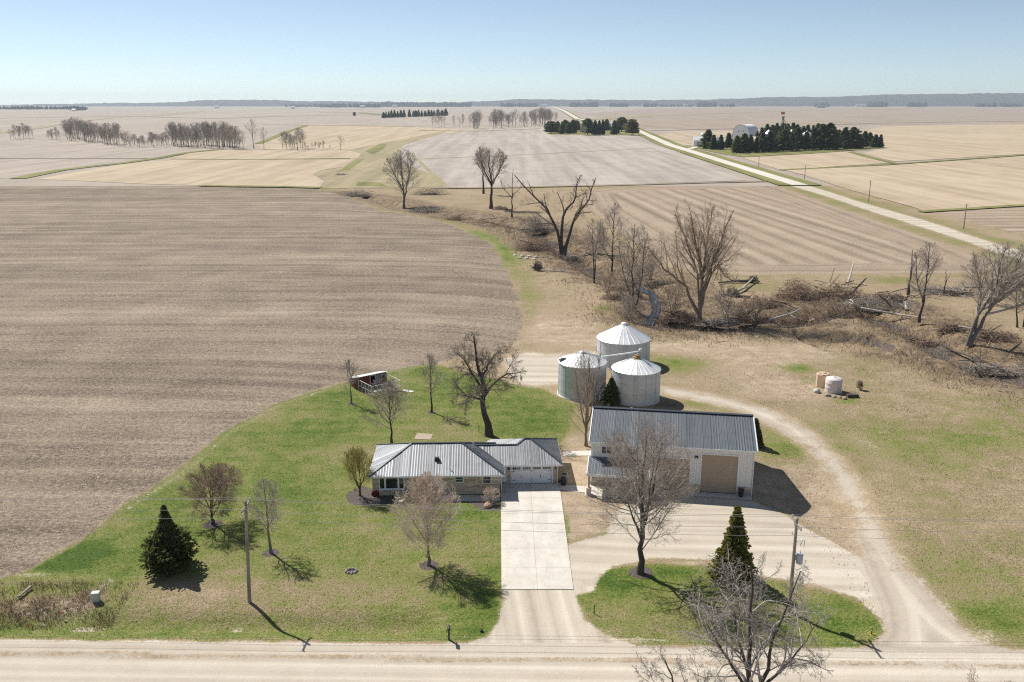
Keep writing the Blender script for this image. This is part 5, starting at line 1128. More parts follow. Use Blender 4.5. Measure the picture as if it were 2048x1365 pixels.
for x, yb, top, w, lb in ((508, 298, 240, .8, 'tall lone bare tree at the right end of the far hedgerow'), (487, 299, 262, .8, 'leaning bare tree left of the tall lone hedgerow tree'), (528, 299, 256, .7, 'bare tree right of the tall lone hedgerow tree'), (681, 300, 272, 1.0, 'round bare tree at the end of the tan field')):
    far_tree('b', FB, 2 if w < 1 else 4, x, yb, top, lb, None, w)
for i in range(52):
    x = rg.uniform(930, 1120); yb = 258-(x-930)/190*9+rg.uniform(-4, 3); hh = rg.uniform(18, 36)
    far_tree('b', FB, rg.randrange(6), x, yb, yb-hh, 'grey bare tree in the '+('left' if x < 993 else 'middle' if x < 1056 else 'right')+' third of the middle tree row', ('left' if x < 993 else 'middle' if x < 1056 else 'right')+' third of the middle tree row', rg.uniform(.8, 1.2))
for x in (866, 872, 878, 884, 889, 908, 919, 926, 940):
    far_tree('b', FB, rg.randrange(6), x, 256, 256-rg.uniform(22, 32), 'slender bare tree at the thin left end of the middle row', 'thin left end of the middle tree row', .6)
xs_p = [767, 772, 778, 784, 790, 796, 802, 808, 820, 826, 832, 838, 844, 850, 857, 863, 869, 876, 884, 891]
ORD = ['first', 'second', 'third', 'fourth', 'fifth', 'sixth', 'seventh', 'eighth', 'ninth', 'tenth', 'eleventh', 'twelfth', 'thirteenth', 'fourteenth', 'fifteenth', 'sixteenth', 'seventeenth', 'eighteenth', 'nineteenth', 'twentieth', 'twenty-first', 'twenty-second', 'twenty-third', 'twenty-fourth', 'twenty-fifth', 'twenty-sixth']
for i, x in enumerate(xs_p): far_tree('c', FP, rg.randrange(4), x+rg.uniform(-1, 1), 237-i*.25, 237-i*.25-rg.uniform(11, 15), ORD[i]+' dark pine from the left in the distant belt left of centre', 'pines in the distant belt left of centre', 1.0, 'pine_tree')
far_tree('c', FR, 0, 709, 233, 225, 'lone round evergreen far off in the fields', None, 1.0, 'evergreen_tree')
# roadside windbreak
for i, (x, yb, top, p_, w, lb) in enumerate(((1102, 268, 245, FR, 1.15, 'round dark evergreen at the left end of the roadside windbreak'), (1115, 266, 244, FP, 1.0, None), (1124, 269, 246, FP, .9, None), (1130, 266, 242, FR, .7, None), (1138, 268, 246, FP, 1.0, None), (1146, 267, 241, FP, 1.1, None), (1153, 264, 243, FR, .8, None),
        (1168, 272, 252, FB, 1.2, 'bare tree in front of the gap in the roadside windbreak'), (1175, 271, 240, FR, .9, None), (1190, 271, 243, FP, 1.0, None), (1198, 271, 243, FP, .95, None), (1205, 271, 242, FP, .9, None), (1213, 262, 240, FP, .9, None), (1228, 270, 243, FP, 1.0, None), (1235, 268, 250, FP, .9, None), (1243, 264, 237, FR, 1.1, 'tall brownish tree near the right end of the roadside windbreak'), (1250, 270, 248, FB, 1.0, 'yellowish budding tree in the roadside windbreak'), (1264, 271, 241, FR, .9, 'yellow-green evergreen at the right end of the roadside windbreak'))):
    far_tree('c', p_, 1 if 'yellow-green' in (lb or '') else (0 if p_ is FR else rg.randrange(4)), x, yb, top, lb or ORD[i]+' tree from the left in the roadside windbreak, dark green', None if lb else 'trees inside the roadside windbreak', w, 'evergreen_tree' if p_ is not FB else 'bare_tree')
# farmstead pines: back row and front row
for i in range(17):
    x = 1512+i*10.2+rg.uniform(-2, 2); top = 254+abs(8-i)*.5+rg.uniform(-6, 7)
    if 1550 < x < 1566: top = 249
    far_tree('c', FP, rg.randrange(4), x, 286, top, ORD[i]+' dark pine from the left in the back row of the farmstead windbreak', 'back pines of the farmstead windbreak', 1.1, 'pine_tree')
front = [(1415, 298, 262), (1426, 300, 272), (1441, 300, 272), (1456, 297, 268), (1473, 307, 274), (1487, 306, 270), (1500, 306, 272), (1512, 306, 276), (1524, 305, 268), (1538, 304, 265), (1551, 303, 279), (1566, 303, 262), (1581, 302, 268), (1594, 301, 258), (1611, 301, 266), (1626, 300, 258), (1642, 300, 252), (1657, 300, 250), (1672, 299, 272), (1688, 298, 258), (1704, 297, 257), (1716, 297, 277), (1728, 295, 265), (1738, 293, 267), (1750, 296, 271), (1760, 296, 271)]
for i, (x, yb, top) in enumerate(front):
    lb = 'pine at the left end of the farmstead windbreak, beside the white shed' if i == 0 else ('pine at the far right end of the farmstead windbreak' if i == len(front)-1 else ORD[i]+' dark pine from the left in the front row of the farmstead windbreak')
    far_tree('c', FP, rg.randrange(4), x, yb, top, lb, None if i in (0, len(front)-1) else 'front pines of the farmstead windbreak', 1.25, 'pine_tree')
for i in range(9):
    x = rg.uniform(1510, 1730); far_tree('c', FP, rg.randrange(4), x, 293+rg.uniform(-2, 4), 264+rg.uniform(-6, 10), ORD[i]+' dark pine of the inner yard of the farmstead windbreak', 'middle pines of the farmstead windbreak', 1.15, 'pine_tree')

# ------------------------------------------------------------------ far farm buildings
M_FARW = simple('white_barn_paint', (.8, .8, .78), .6, .3, 0, .04, .3); M_FARR = simple('grey_barn_roof', (.3, .31, .33), .6, .3, 0, .08, .3)
def gable(name, px, py, w_px, wall_px, ridge_px, depth_m, rz, label, wm=M_FARW, rm=M_FARR, group=None, openings=True):
    x, y = at0(px, py); s = depth_of(x, y)/FOC; w = w_px*s; hw = wall_px*s; hr = ridge_px*s; d = depth_m
    root = empty(name, (x, y, 0), rz, label, 'building', group)
    MB().box(-w/2, w/2, -d/2, d/2, 0, hw).add([(-w/2, -d/2, hw), (-w/2, d/2, hw), (-w/2, 0, hr), (w/2, -d/2, hw), (w/2, d/2, hw), (w/2, 0, hr)], [(0, 2, 1), (3, 4, 5)]).build('wall', wm, root)
    o = w*.03+.2
    MB().add([(-w/2-o, -d/2-o, hw-.1), (w/2+o, -d/2-o, hw-.1), (w/2+o, 0, hr+.15), (-w/2-o, 0, hr+.15), (w/2+o, d/2+o, hw-.1), (-w/2-o, d/2+o, hw-.1)], [(0, 1, 2, 3), (3, 2, 4, 5)]).build('roof', rm, root)
    if openings: MB().box(-w*.12, w*.12, -d/2-.08, -d/2-.01, 0, hw*.75).build('door', M_FARR, root)
    return root
gable('white_shed', 1395, 294, 18, 13, 20, 9, R(-8), 'white gabled shed beside the straight road', M_FARW, M_FARW)
gable('farm_house', 1434, 292, 17, 9, 16, 9, R(-8), 'grey-roofed farm house half hidden behind roadside pines', M_FARW, M_FARR)
gable('farm_house', 1221, 260, 24, 8, 16, 14, 0, 'white house hidden inside the roadside windbreak', M_FARW, M_FARW)
gable('machine_shed', 1503, 287, 22, 8, 13, 10, R(-10), 'low pale shed behind the front pines of the farmstead', M_FARW, simple('pinkish_roof', (.7, .6, .54), .6))
x, y = at0(1490, 283); s = depth_of(x, y)/FOC; wb_, hb_ = 36*s, 32*s
barn = empty('arched_barn', (x, y, 0), R(-38), 'big white barn with a rounded gothic roof', 'barn')
prof = [(-wb_/2, 0)]+[(-wb_/2*math.cos(a_)**.75*(1 if a_ < 1.5 else 1), hb_*.22+hb_*.78*math.sin(a_)**.85) for a_ in np.linspace(0, math.pi/2, 8)]
prof = prof+[(-q[0], q[1]) for q in prof[::-1][1:]]; n = len(prof); ln = 26
MB().add([(q[0], -ln/2, q[1]) for q in prof]+[(q[0], ln/2, q[1]) for q in prof], [tuple(range(n)), tuple(range(n, 2*n))[::-1]]).build('end_wall', M_FARW, barn)
MB().add([(q[0]*1.02, -ln/2-.3, q[1]*1.015+.05) for q in prof]+[(q[0]*1.02, ln/2+.3, q[1]*1.015+.05) for q in prof], [(i, i+1, n+i+1, n+i) for i in range(n-1)]).build('roof', M_FARW, barn)
MB().box(-2, 2, -ln/2-.2, -ln/2-.05, 0, 4.5).build('door', M_FARR, barn)
for dx in (-3.2, 3.2): MB().box(dx-.5, dx+.5, -ln/2-.2, -ln/2-.05, hb_*.6, hb_*.6+1.2).build('window', M_GLASS, barn)
def far_bin(px, py, w, eave, apex, label, mat=M_BINROOF):
    x, y = at0(px, py); s = depth_of(x, y)/FOC; r = w*s/2; ez, az = z_at(x, y, eave), z_at(x, y, apex)
    o = empty('storage_bin', (x, y, 0), 0, label, 'grain bin', 'storage bins in the distant farmstead')
    MB().lathe([(r, 0), (r, ez)], 20).build('wall', M_GALV, o); MB().lathe([(r*1.04, ez), (.5, az-.2), (.3, az)], 20).build('roof', mat, o)
far_bin(1536, 288, 18, 268, 260, 'white-roofed storage bin left of the elevator tower'); far_bin(1582, 289, 20, 268, 259, 'bluish-roofed storage bin right of the elevator tower'); far_bin(1612, 289, 21, 269, 262, 'white-roofed storage bin farthest right among the pines'); far_bin(1404, 290, 8, 269, 266, 'short white silo beside the shed')
x, y = at0(1562, 288); s = depth_of(x, y)/FOC; ht = z_at(x, y, 233)
el = empty('elevator_leg', (x, y, 0), 0, 'thin dark grain elevator tower rising above the pines', 'tower'); mb = MB()
for a_, b_ in ((-.7, -.7), (.7, -.7), (.7, .7), (-.7, .7)): mb.bar((a_, b_, 0), (a_, b_, ht), .3)
mb.build('mast', M_BLACK, el); MB().box(-1.4, 1.4, -1.2, 1.2, ht-2.2, ht).build('head', M_FARR, el)
MB().bar((0, 0, ht-1.5), (14*s*1.2, 0, z_at(x, y, 262)), .5).build('spout', M_FARR, el); MB().bar((0, 0, ht-1.5), (6*s, 0, z_at(x, y, 262)), .35).build('spout', M_FARR, el)
zf = z_at(x, y, 227); MB().bar((-.4, 0, ht), (-.4, 0, zf+1), .15).build('pole', M_FARR, el); MB().box(-2.6, 1.6, -.05, .05, zf-1.3, zf+1.4).build('flag', simple('orange_red_cloth', (.75, .2, .13), .8), el)
# tiny farmsteads and woods near the horizon
for i, (px, py, w, lb) in enumerate(((434, 213, 9, 'tiny white farm building on the left horizon'), (148, 219, 7, 'tiny white shed near the far left woods'), (586, 214, 7, 'tiny white farm building under the wooded ridge'), (725, 212, 9, 'tiny white barn at the left of the distant village'), (790, 211, 10, 'tiny white barn in the distant woods above the pine belt'), (877, 210, 9, 'tiny white barn at the right end of the distant woods'),
        (1088, 206, 12, 'tiny white barn beside the end of the far road'), (1287, 203, 5, 'tiny white house on the horizon right of the road'), (1371, 205, 10, 'tiny white barn left of the horizon farmstead'), (1405, 204, 9, 'tiny white barn in the middle of the horizon farmstead'), (1472, 199, 8, 'tiny white shed on the right horizon'), (1716, 201, 9, 'tiny white barn at the right horizon farmstead'), (1728, 202, 12, 'tiny long white shed at the right horizon farmstead'), (2012, 199, 10, 'tiny white barn at the right edge of the horizon'), (1642, 212, 18, 'low dark farm house among trees on the right plain'), (1190, 204, 9, 'tiny white barn among trees beyond the road'))):
    pyc = max(py+4, 214.0)
    gable('distant_barn', px, pyc, w, 3.2 if w < 15 else 3, 5, 14, 0, lb, M_FARW if w < 15 else M_FARR, M_FARW if 'white' in lb else M_FARR, None, False)
M_WOODS = NT('distant_woods', .95, .05); M_WOODS.color(M_WOODS.ramp(M_WOODS.noise(.03, 4), [(.35, (.05, .052, .045)), (.65, (.115, .1, .085))])); M_WOODS = M_WOODS.m
def woods(name, spans, label, lump=.5, seed=1):
    """far woodland edge: many upright tree-like clumps, one mass"""
    rg = np.random.RandomState(seed); V = []; F = []
    for (x0, x1, base, hpx, dens) in spans:
        for _ in range(int((x1-x0)*dens)):
            px = rg.uniform(x0, x1); x, y = at0(px, max(base, 213.9)+rg.uniform(-.2, .5)); s = depth_of(x, y)/FOC
            h = hpx*s*rg.uniform(.45, 1.0); w = h*rg.uniform(.25, .5); n0 = len(V)
            for zz, rr in ((0, .5), (.35, 1), (.75, .75), (1, .15)):
                for k in range(5): a = k*1.2566+rg.uniform(-.3, .3); V.append((x+math.cos(a)*w*rr*rg.uniform(.75, 1.2), y+math.sin(a)*w*rr, zz*h))
            for i in range(3):
                for k in range(5): F.append((n0+i*5+k, n0+i*5+(k+1) % 5, n0+i*5+5+(k+1) % 5, n0+i*5+5+k))
    tag(link(name, npmesh(name, np.array(V), [np.array(F)], M_WOODS)), label, 'woods', kind='stuff')
woods('woods', [(-150, 60, 219, 7, 1.2), (30, 175, 219, 7, .8), (140, 172, 221, 9, .6), (570, 640, 214, 6, .9), (640, 760, 215, 8, 1.3), (760, 940, 213, 10, 1.6), (1002, 1030, 212, 9, 1.4), (1035, 1075, 212, 8, 1.6), (1140, 1195, 213, 10, 2.0), (1220, 1255, 213, 8, 1.5), (1286, 1312, 213, 8, 1.2)], 'scattered far woods along the left and middle horizon', seed=3)
woods('woods', [(1312, 1385, 212, 5, .8), (1395, 1430, 213, 11, 1.6), (1440, 1470, 212, 7, .8), (1630, 1656, 214, 9, 1.4), (1735, 1772, 212, 11, 1.8), (1815, 1852, 212, 10, 1.6), (1950, 2080, 212, 9, .9)], 'small far farmstead groves along the right horizon', seed=4)
# wooded ridges on the skyline, real hills 10 km off
def ridge(pts, dist, depth, label, seed):
    rg = np.random.RandomState(seed); rows = []
    xs_ = np.linspace(pts[0][0], pts[-1][0], 420); tops = np.interp(xs_, [p[0] for p in pts], [p[1] for p in pts]); rows_ = []
    zt = np.array([z_at(0, dist+depth/2, t) for t in tops])+rg.randn(420)*3.0
    wx = (xs_-1024)/FOC*(dist*math.cos(PITCH)+CAMH*math.sin(PITCH))
    V = []
    for f, g_ in ((0, -6), (.25, .55), (.5, 1), (.75, .6), (1, -6)):
        for k in range(420): V.append((wx[k]*(1+f*depth/dist), dist+f*depth, (zt[k]*g_+rg.randn()*2.0) if g_ > 0 else g_))
    q = np.array([(r*420+k, r*420+k+1, r*420+420+k+1, r*420+420+k) for r in range(4) for k in range(419)])
    tag(link('hills', npmesh('hills', np.array(V), [q], M_WOODS)), label, 'hills', kind='structure')
ridge([(-500, 212), (-100, 212), (0, 211), (60, 209), (140, 208), (260, 206), (330, 206), (370, 204), (400, 201), (470, 200), (560, 200.5), (600, 203), (680, 203), (760, 204), (900, 206), (1000, 201), (1050, 198.5), (1110, 199.5), (1250, 200.5), (1400, 200), (1560, 194.5), (1640, 194.5), (1700, 192.5), (1780, 189.5), (1900, 188), (2048, 186), (2600, 186)], 12800, 2000, 'blue wooded ridges along the skyline', 9)
HAZE = True
if HAZE:
    hx = 15500
    hm = bpy.data.materials.new('haze'); hm.use_nodes = True; ht_ = hm.node_tree
    for n_ in list(ht_.nodes): ht_.nodes.remove(n_)
    vo = ht_.nodes.new('ShaderNodeVolumePrincipled'); vo.inputs['Color'].default_value = (.8, .9, 1.0, 1); vo.inputs['Density'].default_value = 4.8e-5; vo.inputs['Anisotropy'].default_value = 0.2
    oo = ht_.nodes.new('ShaderNodeOutputMaterial'); ht_.links.new(vo.outputs[0], oo.inputs['Volume'])
    o = MB().box(-hx, hx, -2500, 15500, -8, 190).build('haze', hm); tag(o, 'thin blue spring haze over the plain', 'haze', kind='stuff')

# ------------------------------------------------------------------ chicken coop with wire run
p0 = Vector((*at0(717, 781), 0)); p1 = Vector((*at0(773, 769), 0)); yaw = math.atan2(p1.y-p0.y, p1.x-p0.x); CW = (p1-p0).length
coop = empty('chicken_coop', p0, yaw, 'small red lean-to chicken coop with a white-railed wire run', 'coop')
M_RED = simple('weathered_red_boards', (.17, .058, .045), .85, .15, 0, .3, 3); M_WIRE = simple('grey_wire', (.42, .42, .4), .5, .4, .3); M_GREYD = simple('grey_door', (.28, .28, .32), .6); M_RAIL = simple('weathered_white_rail', (.72, .7, .66), .7, .2)
D = 2.3; hh0, hh1 = 2.15, 1.5
MB().box(0, CW, D-.08, D, 0, 1.4).build('back_wall', M_RED, coop)
for xx in (0, CW-.08): MB().add([(xx, 0, 0), (xx, D-.09, 0), (xx, D-.09, 1.45), (xx, 0, 2.05), (xx+.08, 0, 0), (xx+.08, D-.09, 0), (xx+.08, D-.09, 1.45), (xx+.08, 0, 2.05)], [(0, 3, 2, 1), (4, 5, 6, 7), (0, 4, 7, 3), (1, 2, 6, 5), (3, 7, 6, 2), (0, 1, 5, 4)]).build('side_wall', M_RED, coop)
x = .1; rgc = random.Random(3)
while x < CW-.1:
    if not (CW*.42 < x < CW*.60): MB().box(x, x+.2, -.03, .0+rgc.uniform(0, .015), 0, 2.02).build('board', M_RED, coop)
    x += .212
MB().box(CW*.6, CW*.78, -.09, -.04, .05, 1.9).build('door', M_GREYD, coop)
MB().box(CW*.41, CW*.425, -.08, -.03, 0, 2.0).box(CW*.59, CW*.605, -.08, -.03, 0, 2.0).box(CW*.425, CW*.59, -.08, -.03, 1.92, 2.0).build('doorway_frame', M_RAIL, coop)
wd = MB().box(CW*.82, CW*.97, -.09, -.04, 1.1, 1.18).box(CW*.82, CW*.97, -.09, -.04, 1.75, 1.83).box(CW*.82, CW*.84, -.09, -.04, 1.18, 1.75).box(CW*.95, CW*.97, -.09, -.04, 1.18, 1.75).build('window', M_RAIL, coop)
MB().box(CW*.84, CW*.95, -.06, -.04, 1.18, 1.75).build('pane', M_GLASS, wd)
MB().add([(-.35, -.3, 2.2), (CW+.3, -.3, 2.2), (CW+.3, D+.25, 1.52), (-.35, D+.25, 1.52), (-.35, -.3, 2.12), (CW+.3, -.3, 2.12), (CW+.3, D+.25, 1.44), (-.35, D+.25, 1.44)], [(0, 1, 2, 3), (7, 6, 5, 4), (0, 4, 5, 1), (1, 5, 6, 2), (2, 6, 7, 3), (3, 7, 4, 0)]).build('roof', simple('pale_roof_sheet', (.62, .62, .6), .6), coop)
RUN = 4.4; RH = 1.75
pts = [(0, -.15), (0, -RUN), (CW, -RUN), (CW, -.15)]
for (ax, ay), (bx, by) in zip(pts[:-1], pts[1:]):
    a_ = Vector((ax, ay, 0)); b_ = Vector((bx, by, 0)); L = (b_-a_).length; n = max(2, round(L/1.05))
    MB().bar(a_+Vector((0, 0, RH)), b_+Vector((0, 0, RH)), .065, .065).build('top_rail', M_RAIL, coop)
    MB().bar(a_+Vector((0, 0, .85)), b_+Vector((0, 0, .85)), .05, .05).build('mid_rail', M_RAIL, coop); MB().bar(a_+Vector((0, 0, .1)), b_+Vector((0, 0, .1)), .05, .12).build('base_board', M_WOOD, coop)
    for k in range(n+1):
        q = a_+(b_-a_)*(k/n)
        if k < n or (bx, by) == pts[-1]: MB().bar(q+Vector((.001*k, .001, 0)), q+Vector((.001*k, .001, RH-.05)), .06).build('post', M_RAIL, coop)
    mb = MB(); t_ = (b_-a_).normalized(); k = .12
    while k < L: q = a_+t_*k; mb.bar(q+Vector((0, 0, .1)), q+Vector((0, 0, RH)), .008); k += .24
    for zz in np.arange(.25, RH, .25): mb.bar(a_+Vector((0, 0, zz)), b_+Vector((0, 0, zz)), .008)
    o = mb.build('wire_mesh', M_WIRE, coop); o['kind'] = 'stuff'
for i, (px, py) in enumerate(((751, 775), (759, 773), (779, 769))):
    p = P(px, py+13); o = MB().lathe([(.2, 0), (.27, .42), (.24, .44)], 12).build('feed_tub', M_RAIL); o.location = p
    tag(o, ['white feed tub in the left corner of the coop run', 'white feed tub beside the run front rail', 'white feed tub near the middle of the coop run'][i], 'tub', 'feed tubs in the coop run')
p = P(816, 783); o = MB().box(-.9, .9, -.35, .35, .02, .08).build('white_board', M_RAIL); o.location = p; o.rotation_euler = (0, 0, -.5); tag(o, 'white board lying on the grass beside the coop run', 'board')

# ------------------------------------------------------------------ tanks and stones on the pasture
p = P(1666, 783); s = size_of(1666, 783); r = 16*s
M_POLY = simple('white_poly_tank', (.72, .63, .6), .5, .4, 0, .1, .8); M_POLYT = simple('tan_poly_tank', (.6, .45, .31), .5, .4, 0, .1, 1)
tk = empty('water_tank', p, 0, 'white round poly water tank on the pasture', 'tank'); zt = z_at(p.x, p.y+r, 752)-p.z; zt = max(1.7, min(zt, 2.6))
MB().lathe([(r, 0), (r*1.01, .1), (r, zt*.33), (r*1.015, zt*.35), (r, zt*.37), (r, zt*.65), (r*1.015, zt*.67), (r, zt*.69), (r, zt*.96), (r*.95, zt), (r*.3, zt+.18), (.22, zt+.2)], 32).build('tank_body', M_POLY, tk, smooth=True); MB().lathe([(.24, zt+.2), (.24, zt+.3), (.2, zt+.32)], 16).build('lid', M_POLY, tk)
p2 = Vector((p.x-r*.7, p.y+2.4, p.z)); tk2 = empty('water_tank', p2, .3, 'tan eight-sided tank standing behind the white one', 'tank')
MB().lathe([(r*.82, 0), (r*.82, zt*.95), (r*.74, zt*1.03)], 8).build('tank_body', M_POLYT, tk2); MB().lathe([(.3, zt*1.03), (.3, zt*1.1)], 10, .2, 0).lathe([(.2, zt*1.03), (.2, zt*1.08)], 10, -.5, .2).build('lid', M_POLYT, tk2)
def rock(px, py, sx, sy, sz, col, label, group, seed):
    q = P(px, py); bm = bmesh.new(); bmesh.ops.create_icosphere(bm, subdivisions=2, radius=1); rg = np.random.RandomState(seed)
    for v in bm.verts:
        n = vnoise(np.array([v.co.x*3+seed*9+v.co.z*2]), np.array([v.co.y*3+v.co.z]), 1.3, seed, 2)[0]; v.co *= .78+.44*n
        v.co = Vector((v.co.x*sx, v.co.y*sy, max(v.co.z, -.5)*sz))
    me = bpy.data.meshes.new('boulder'); bm.to_mesh(me); bm.free(); me.materials.append(col); o = link('boulder', me, None, q+Vector((0, 0, sz*.3)), rg.rand()*6)
    return tag(o, label, 'rock', group)
M_RK1 = simple('pale_granite', (.5, .49, .45), .85, .2, 0, .3, 4); M_RK2 = simple('pink_granite', (.4, .27, .2), .85, .2, 0, .3, 4); M_RK3 = simple('grey_fieldstone', (.3, .27, .24), .85, .2, 0, .35, 5)
for i, (px, py, a_, b_, c_, m_, lb) in enumerate(((1633, 785, .6, .5, .5, M_RK1, 'pale green-grey boulder left of the white tank'), (1645, 767, .45, .4, .35, M_RK1, 'pale stone against the tan tank'), (1655, 792, .55, .45, .3, M_RK3, 'grey flat stone in front of the white tank'), (1669, 795, .35, .3, .25, M_RK3, 'small dark stone before the tank'), (1680, 796, .35, .3, .25, M_RK2, 'small pink stone beside the larger pink one'), (1689, 798, .5, .35, .3, M_RK2, 'pinkish stone right of the tank pipe'))):
    rock(px, py, a_, b_, c_, m_, lb, 'stones round the water tank', 400+i)
for i, (px, py, a_, m_, lb) in enumerate(((979, 1000, .55, M_RK1, 'round pale boulder in the mulch at the driveway corner'), (976, 1013, .65, M_RK2, 'flat tan boulder nearest the lawn at the driveway corner'))): rock(px, py, a_, a_*.8, a_*.55, m_, lb, 'boulders at the driveway corner', 420+i)
for i in range(9):
    a_ = i*.7; c_ = P(703, 1143); x_, y_ = c_.x+math.cos(a_)*.5, c_.y+math.sin(a_)*.42
    bmx = rock(703, 1143, .17, .14, .13, M_RK3, 'grey stone in the little stone ring on the lawn', 'stones of the little ring on the lawn', 440+i); bmx.location = (x_, y_, hz(x_, y_)+.05)
p = P(1682, 789); hyd = empty('standpipe', p, 0, 'white standpipe with a spout beside the white tank', 'standpipe')
MB().tube([(0, 0, 0), (0, 0, 1.1)], .07, 8).build('pipe', M_VINYL, hyd); MB().tube([(0, 0, 1.05), (-.18, 0, 1.0), (-.3, 0, .5), (-.38, 0, .05)], .05, 6).build('spout', M_VINYL, hyd)
p = P(1705, 795); o = MB().box(-.85, .85, -.35, .35, 0, .4).box(-.8, .8, -.3, .3, .4, .5).build('stock_trough', simple('dark_trough', (.09, .075, .06), .9)); o.location = p; tag(o, 'low dark trough on the ground right of the tanks', 'trough')

# ------------------------------------------------------------------ utility poles and wires
M_POLE = bark('weathered_pole', (.19, .16, .13), (.37, .33, .28), 3); M_PORC = simple('pale_porcelain', (.68, .68, .66), .3, .5); M_TRANS = simple('grey_transformer', (.42, .47, .52), .5, .4)
def util_pole(x, y, h, label, lean=0.0, transformer=False, arm=True, group='wooden utility poles along the road'):
    z = hz(x, y); root = empty('utility_pole', (x, y, z), 0, label, 'utility pole', group)
    MB().tube([(0, 0, -.3), (lean*.5, 0, h*.5), (lean, 0, h)], [.17, .145, .115], 10).build('pole', M_POLE, root)
    if arm:
        MB().bar((lean, -1.25, h-.45), (lean, 1.25, h-.45), .1, .13).build('crossarm', M_POLE, root)
        for sg in (-1, 1): MB().bar((lean, sg*.75, h-.5), (lean, .06*sg, h-1.15), .04).build('arm_brace', M_POLE, root)
        for yy, zz in ((-1.15, h-.38), (1.15, h-.38), (0, h)): MB().tube([(lean, yy, zz), (lean, yy, zz+.1), (lean, yy, zz+.22)], [.03, .07, .04], 8).build('insulator', M_PORC, root)
    MB().bar((lean-.22, 0, h-1.5), (lean-.35, 0, h-1.15), .07).build('fuse_cutout', M_PORC, root)
    if transformer:
        MB().lathe([(.05, h-4.15), (.27, h-4.13), (.29, h-3.3), (.24, h-3.2)], 16, lean+.5, -.12).build('transformer', M_TRANS, root)
        MB().tube([(lean+.5, -.12, h-3.2), (lean+.5, -.12, h-2.9)], [.06, .03], 8).build('bushing', M_PORC, root); MB().box(lean+.05, lean+.28, -.06, .06, h-3.9, h-3.4).build('bracket', M_TRANS, root)
        MB().bar((lean+.1, 0, h-2.2), (lean+.75, 0, h-1.85), .06).bar((lean+.45, -.1, h-2.5), (lean+.6, -.1, h-1.9), .08).bar((lean+.75, -.1, h-2.6), (lean+.8, -.1, h-2.0), .08).build('fuse_cutout', M_PORC, root)
    return root, Vector((x+lean, y, z+h))
pA = P(499, 1205); hA = z_at(pA.x, pA.y, 1003)-pA.z; lA = (491-1024)/FOC*depth_of(pA.x, pA.y, pA.z+hA)-pA.x
_, tA = util_pole(pA.x, pA.y, hA, 'tall bare wooden utility pole on the left lawn', lA)
pB = P(1578, 1224); hB = z_at(pB.x, pB.y, 1038)-pB.z; lB = (1594-1024)/FOC*depth_of(pB.x, pB.y, pB.z+hB)-pB.x
_, tB = util_pole(pB.x, pB.y, hB, 'leaning utility pole with a grey transformer among the gnarled branches', lB, True)
M_CABLE = simple('bare_cable', (.5, .47, .43), .5, .4, .3)
span = tB.x-tA.x
def wire(a, b, sag, label):
    pts = []; n = 24
    for k in range(n+1): t = k/n; q = a+(b-a)*t; pts.append(q-Vector((0, 0, 4*sag*t*(1-t))))
    o = MB().tube(pts, .016, 4, False).build('power_line', M_CABLE); tag(o, label, 'wire', 'power lines along the road')
zl = z_at(tA.x-span, tA.y+1.0, 985)
for nm, dy, dz in (('topmost', 0, .22), ('second', 1.15, -.2), ('third', -1.15, -.2), ('lowest', -.15, -1.5)):
    a = tA+Vector((0, dy, dz)); b = tB+Vector((0, dy, dz)); l = tA+Vector((-span, dy+.9, dz+.2)); r = tB+Vector((span, dy-1.0, dz+.1))
    wire(l, a, .35, nm+' of the four power lines left of the left utility pole'); wire(a, b, .4, nm+' of the four power lines between the two utility poles'); wire(b, r, .4, nm+' of the four power lines right of the transformer pole')
for px, py, top, lb in ((1517, 334, 313, 'farthest'), (1609, 358, 331, 'second farthest'), (1737, 405, 361, 'second nearest'), (1927, 458, 408, 'nearest')):
    p = P(px, py) if py > 372 else Vector((*at0(px, py), 0)); h = z_at(p.x, p.y, top)-p.z
    root = empty('road_pole', p, 0, lb+' of the thin poles along the straight far road', 'utility pole', 'thin poles along the straight far road')
    MB().tube([(0, 0, -.2), (0, 0, h)], [.2, .13], 7).build('pole', M_POLE, root); MB().bar((-.9, 0, h-.4), (.9, 0, h-.4), .12).build('crossarm', M_POLE, root)
# pedestals, mailbox, small things near the road
p = P(193, 1203); ped = empty('utility_pedestal', p, .15, 'pale green utility box in the dry weeds by the road', 'utility box'); M_PED = simple('pale_green_box', (.5, .55, .48), .5, .4)
MB().box(-.3, .3, -.24, .24, 0, .82).build('cabinet', M_PED, ped, bevel=.02); MB().box(-.34, .34, -.28, .28, .82, .92).build('lid', M_PED, ped, bevel=.02)
p = P(898, 1280); mbx = empty('mailbox', p, .1, 'dark mailbox on a thick post at the roadside', 'mailbox')
MB().box(-.07, .07, -.07, .07, -.1, 1.25).build('post', M_BLACK, mbx); MB().bar((0, .3, 1.1), (0, -.5, 1.1), .08).build('arm', M_BLACK, mbx)
mb = MB(); pr = [(-.12, 1.15), (.12, 1.15), (.12, 1.3), (.085, 1.38), (0, 1.41), (-.085, 1.38), (-.12, 1.3)]
mb.add([(x, -.52, z) for x, z in pr]+[(x, .02, z) for x, z in pr], [tuple(range(7)), tuple(range(7, 14))[::-1]]+[(i, i+7, (i+1) % 7+7, (i+1) % 7) for i in range(7)]); mb.build('box', M_BLACK, mbx); MB().box(-.2, -.13, .1, .18, .55, .85).build('newspaper_tube', M_BLACK, mbx)
p = P(963, 1264); o = MB().lathe([(.12, 0), (.14, .18), (.05, .24)], 10).build('black_cap', M_BLACK); o.location = p; tag(o, 'small black utility cap in the grass near the apron', 'cap')
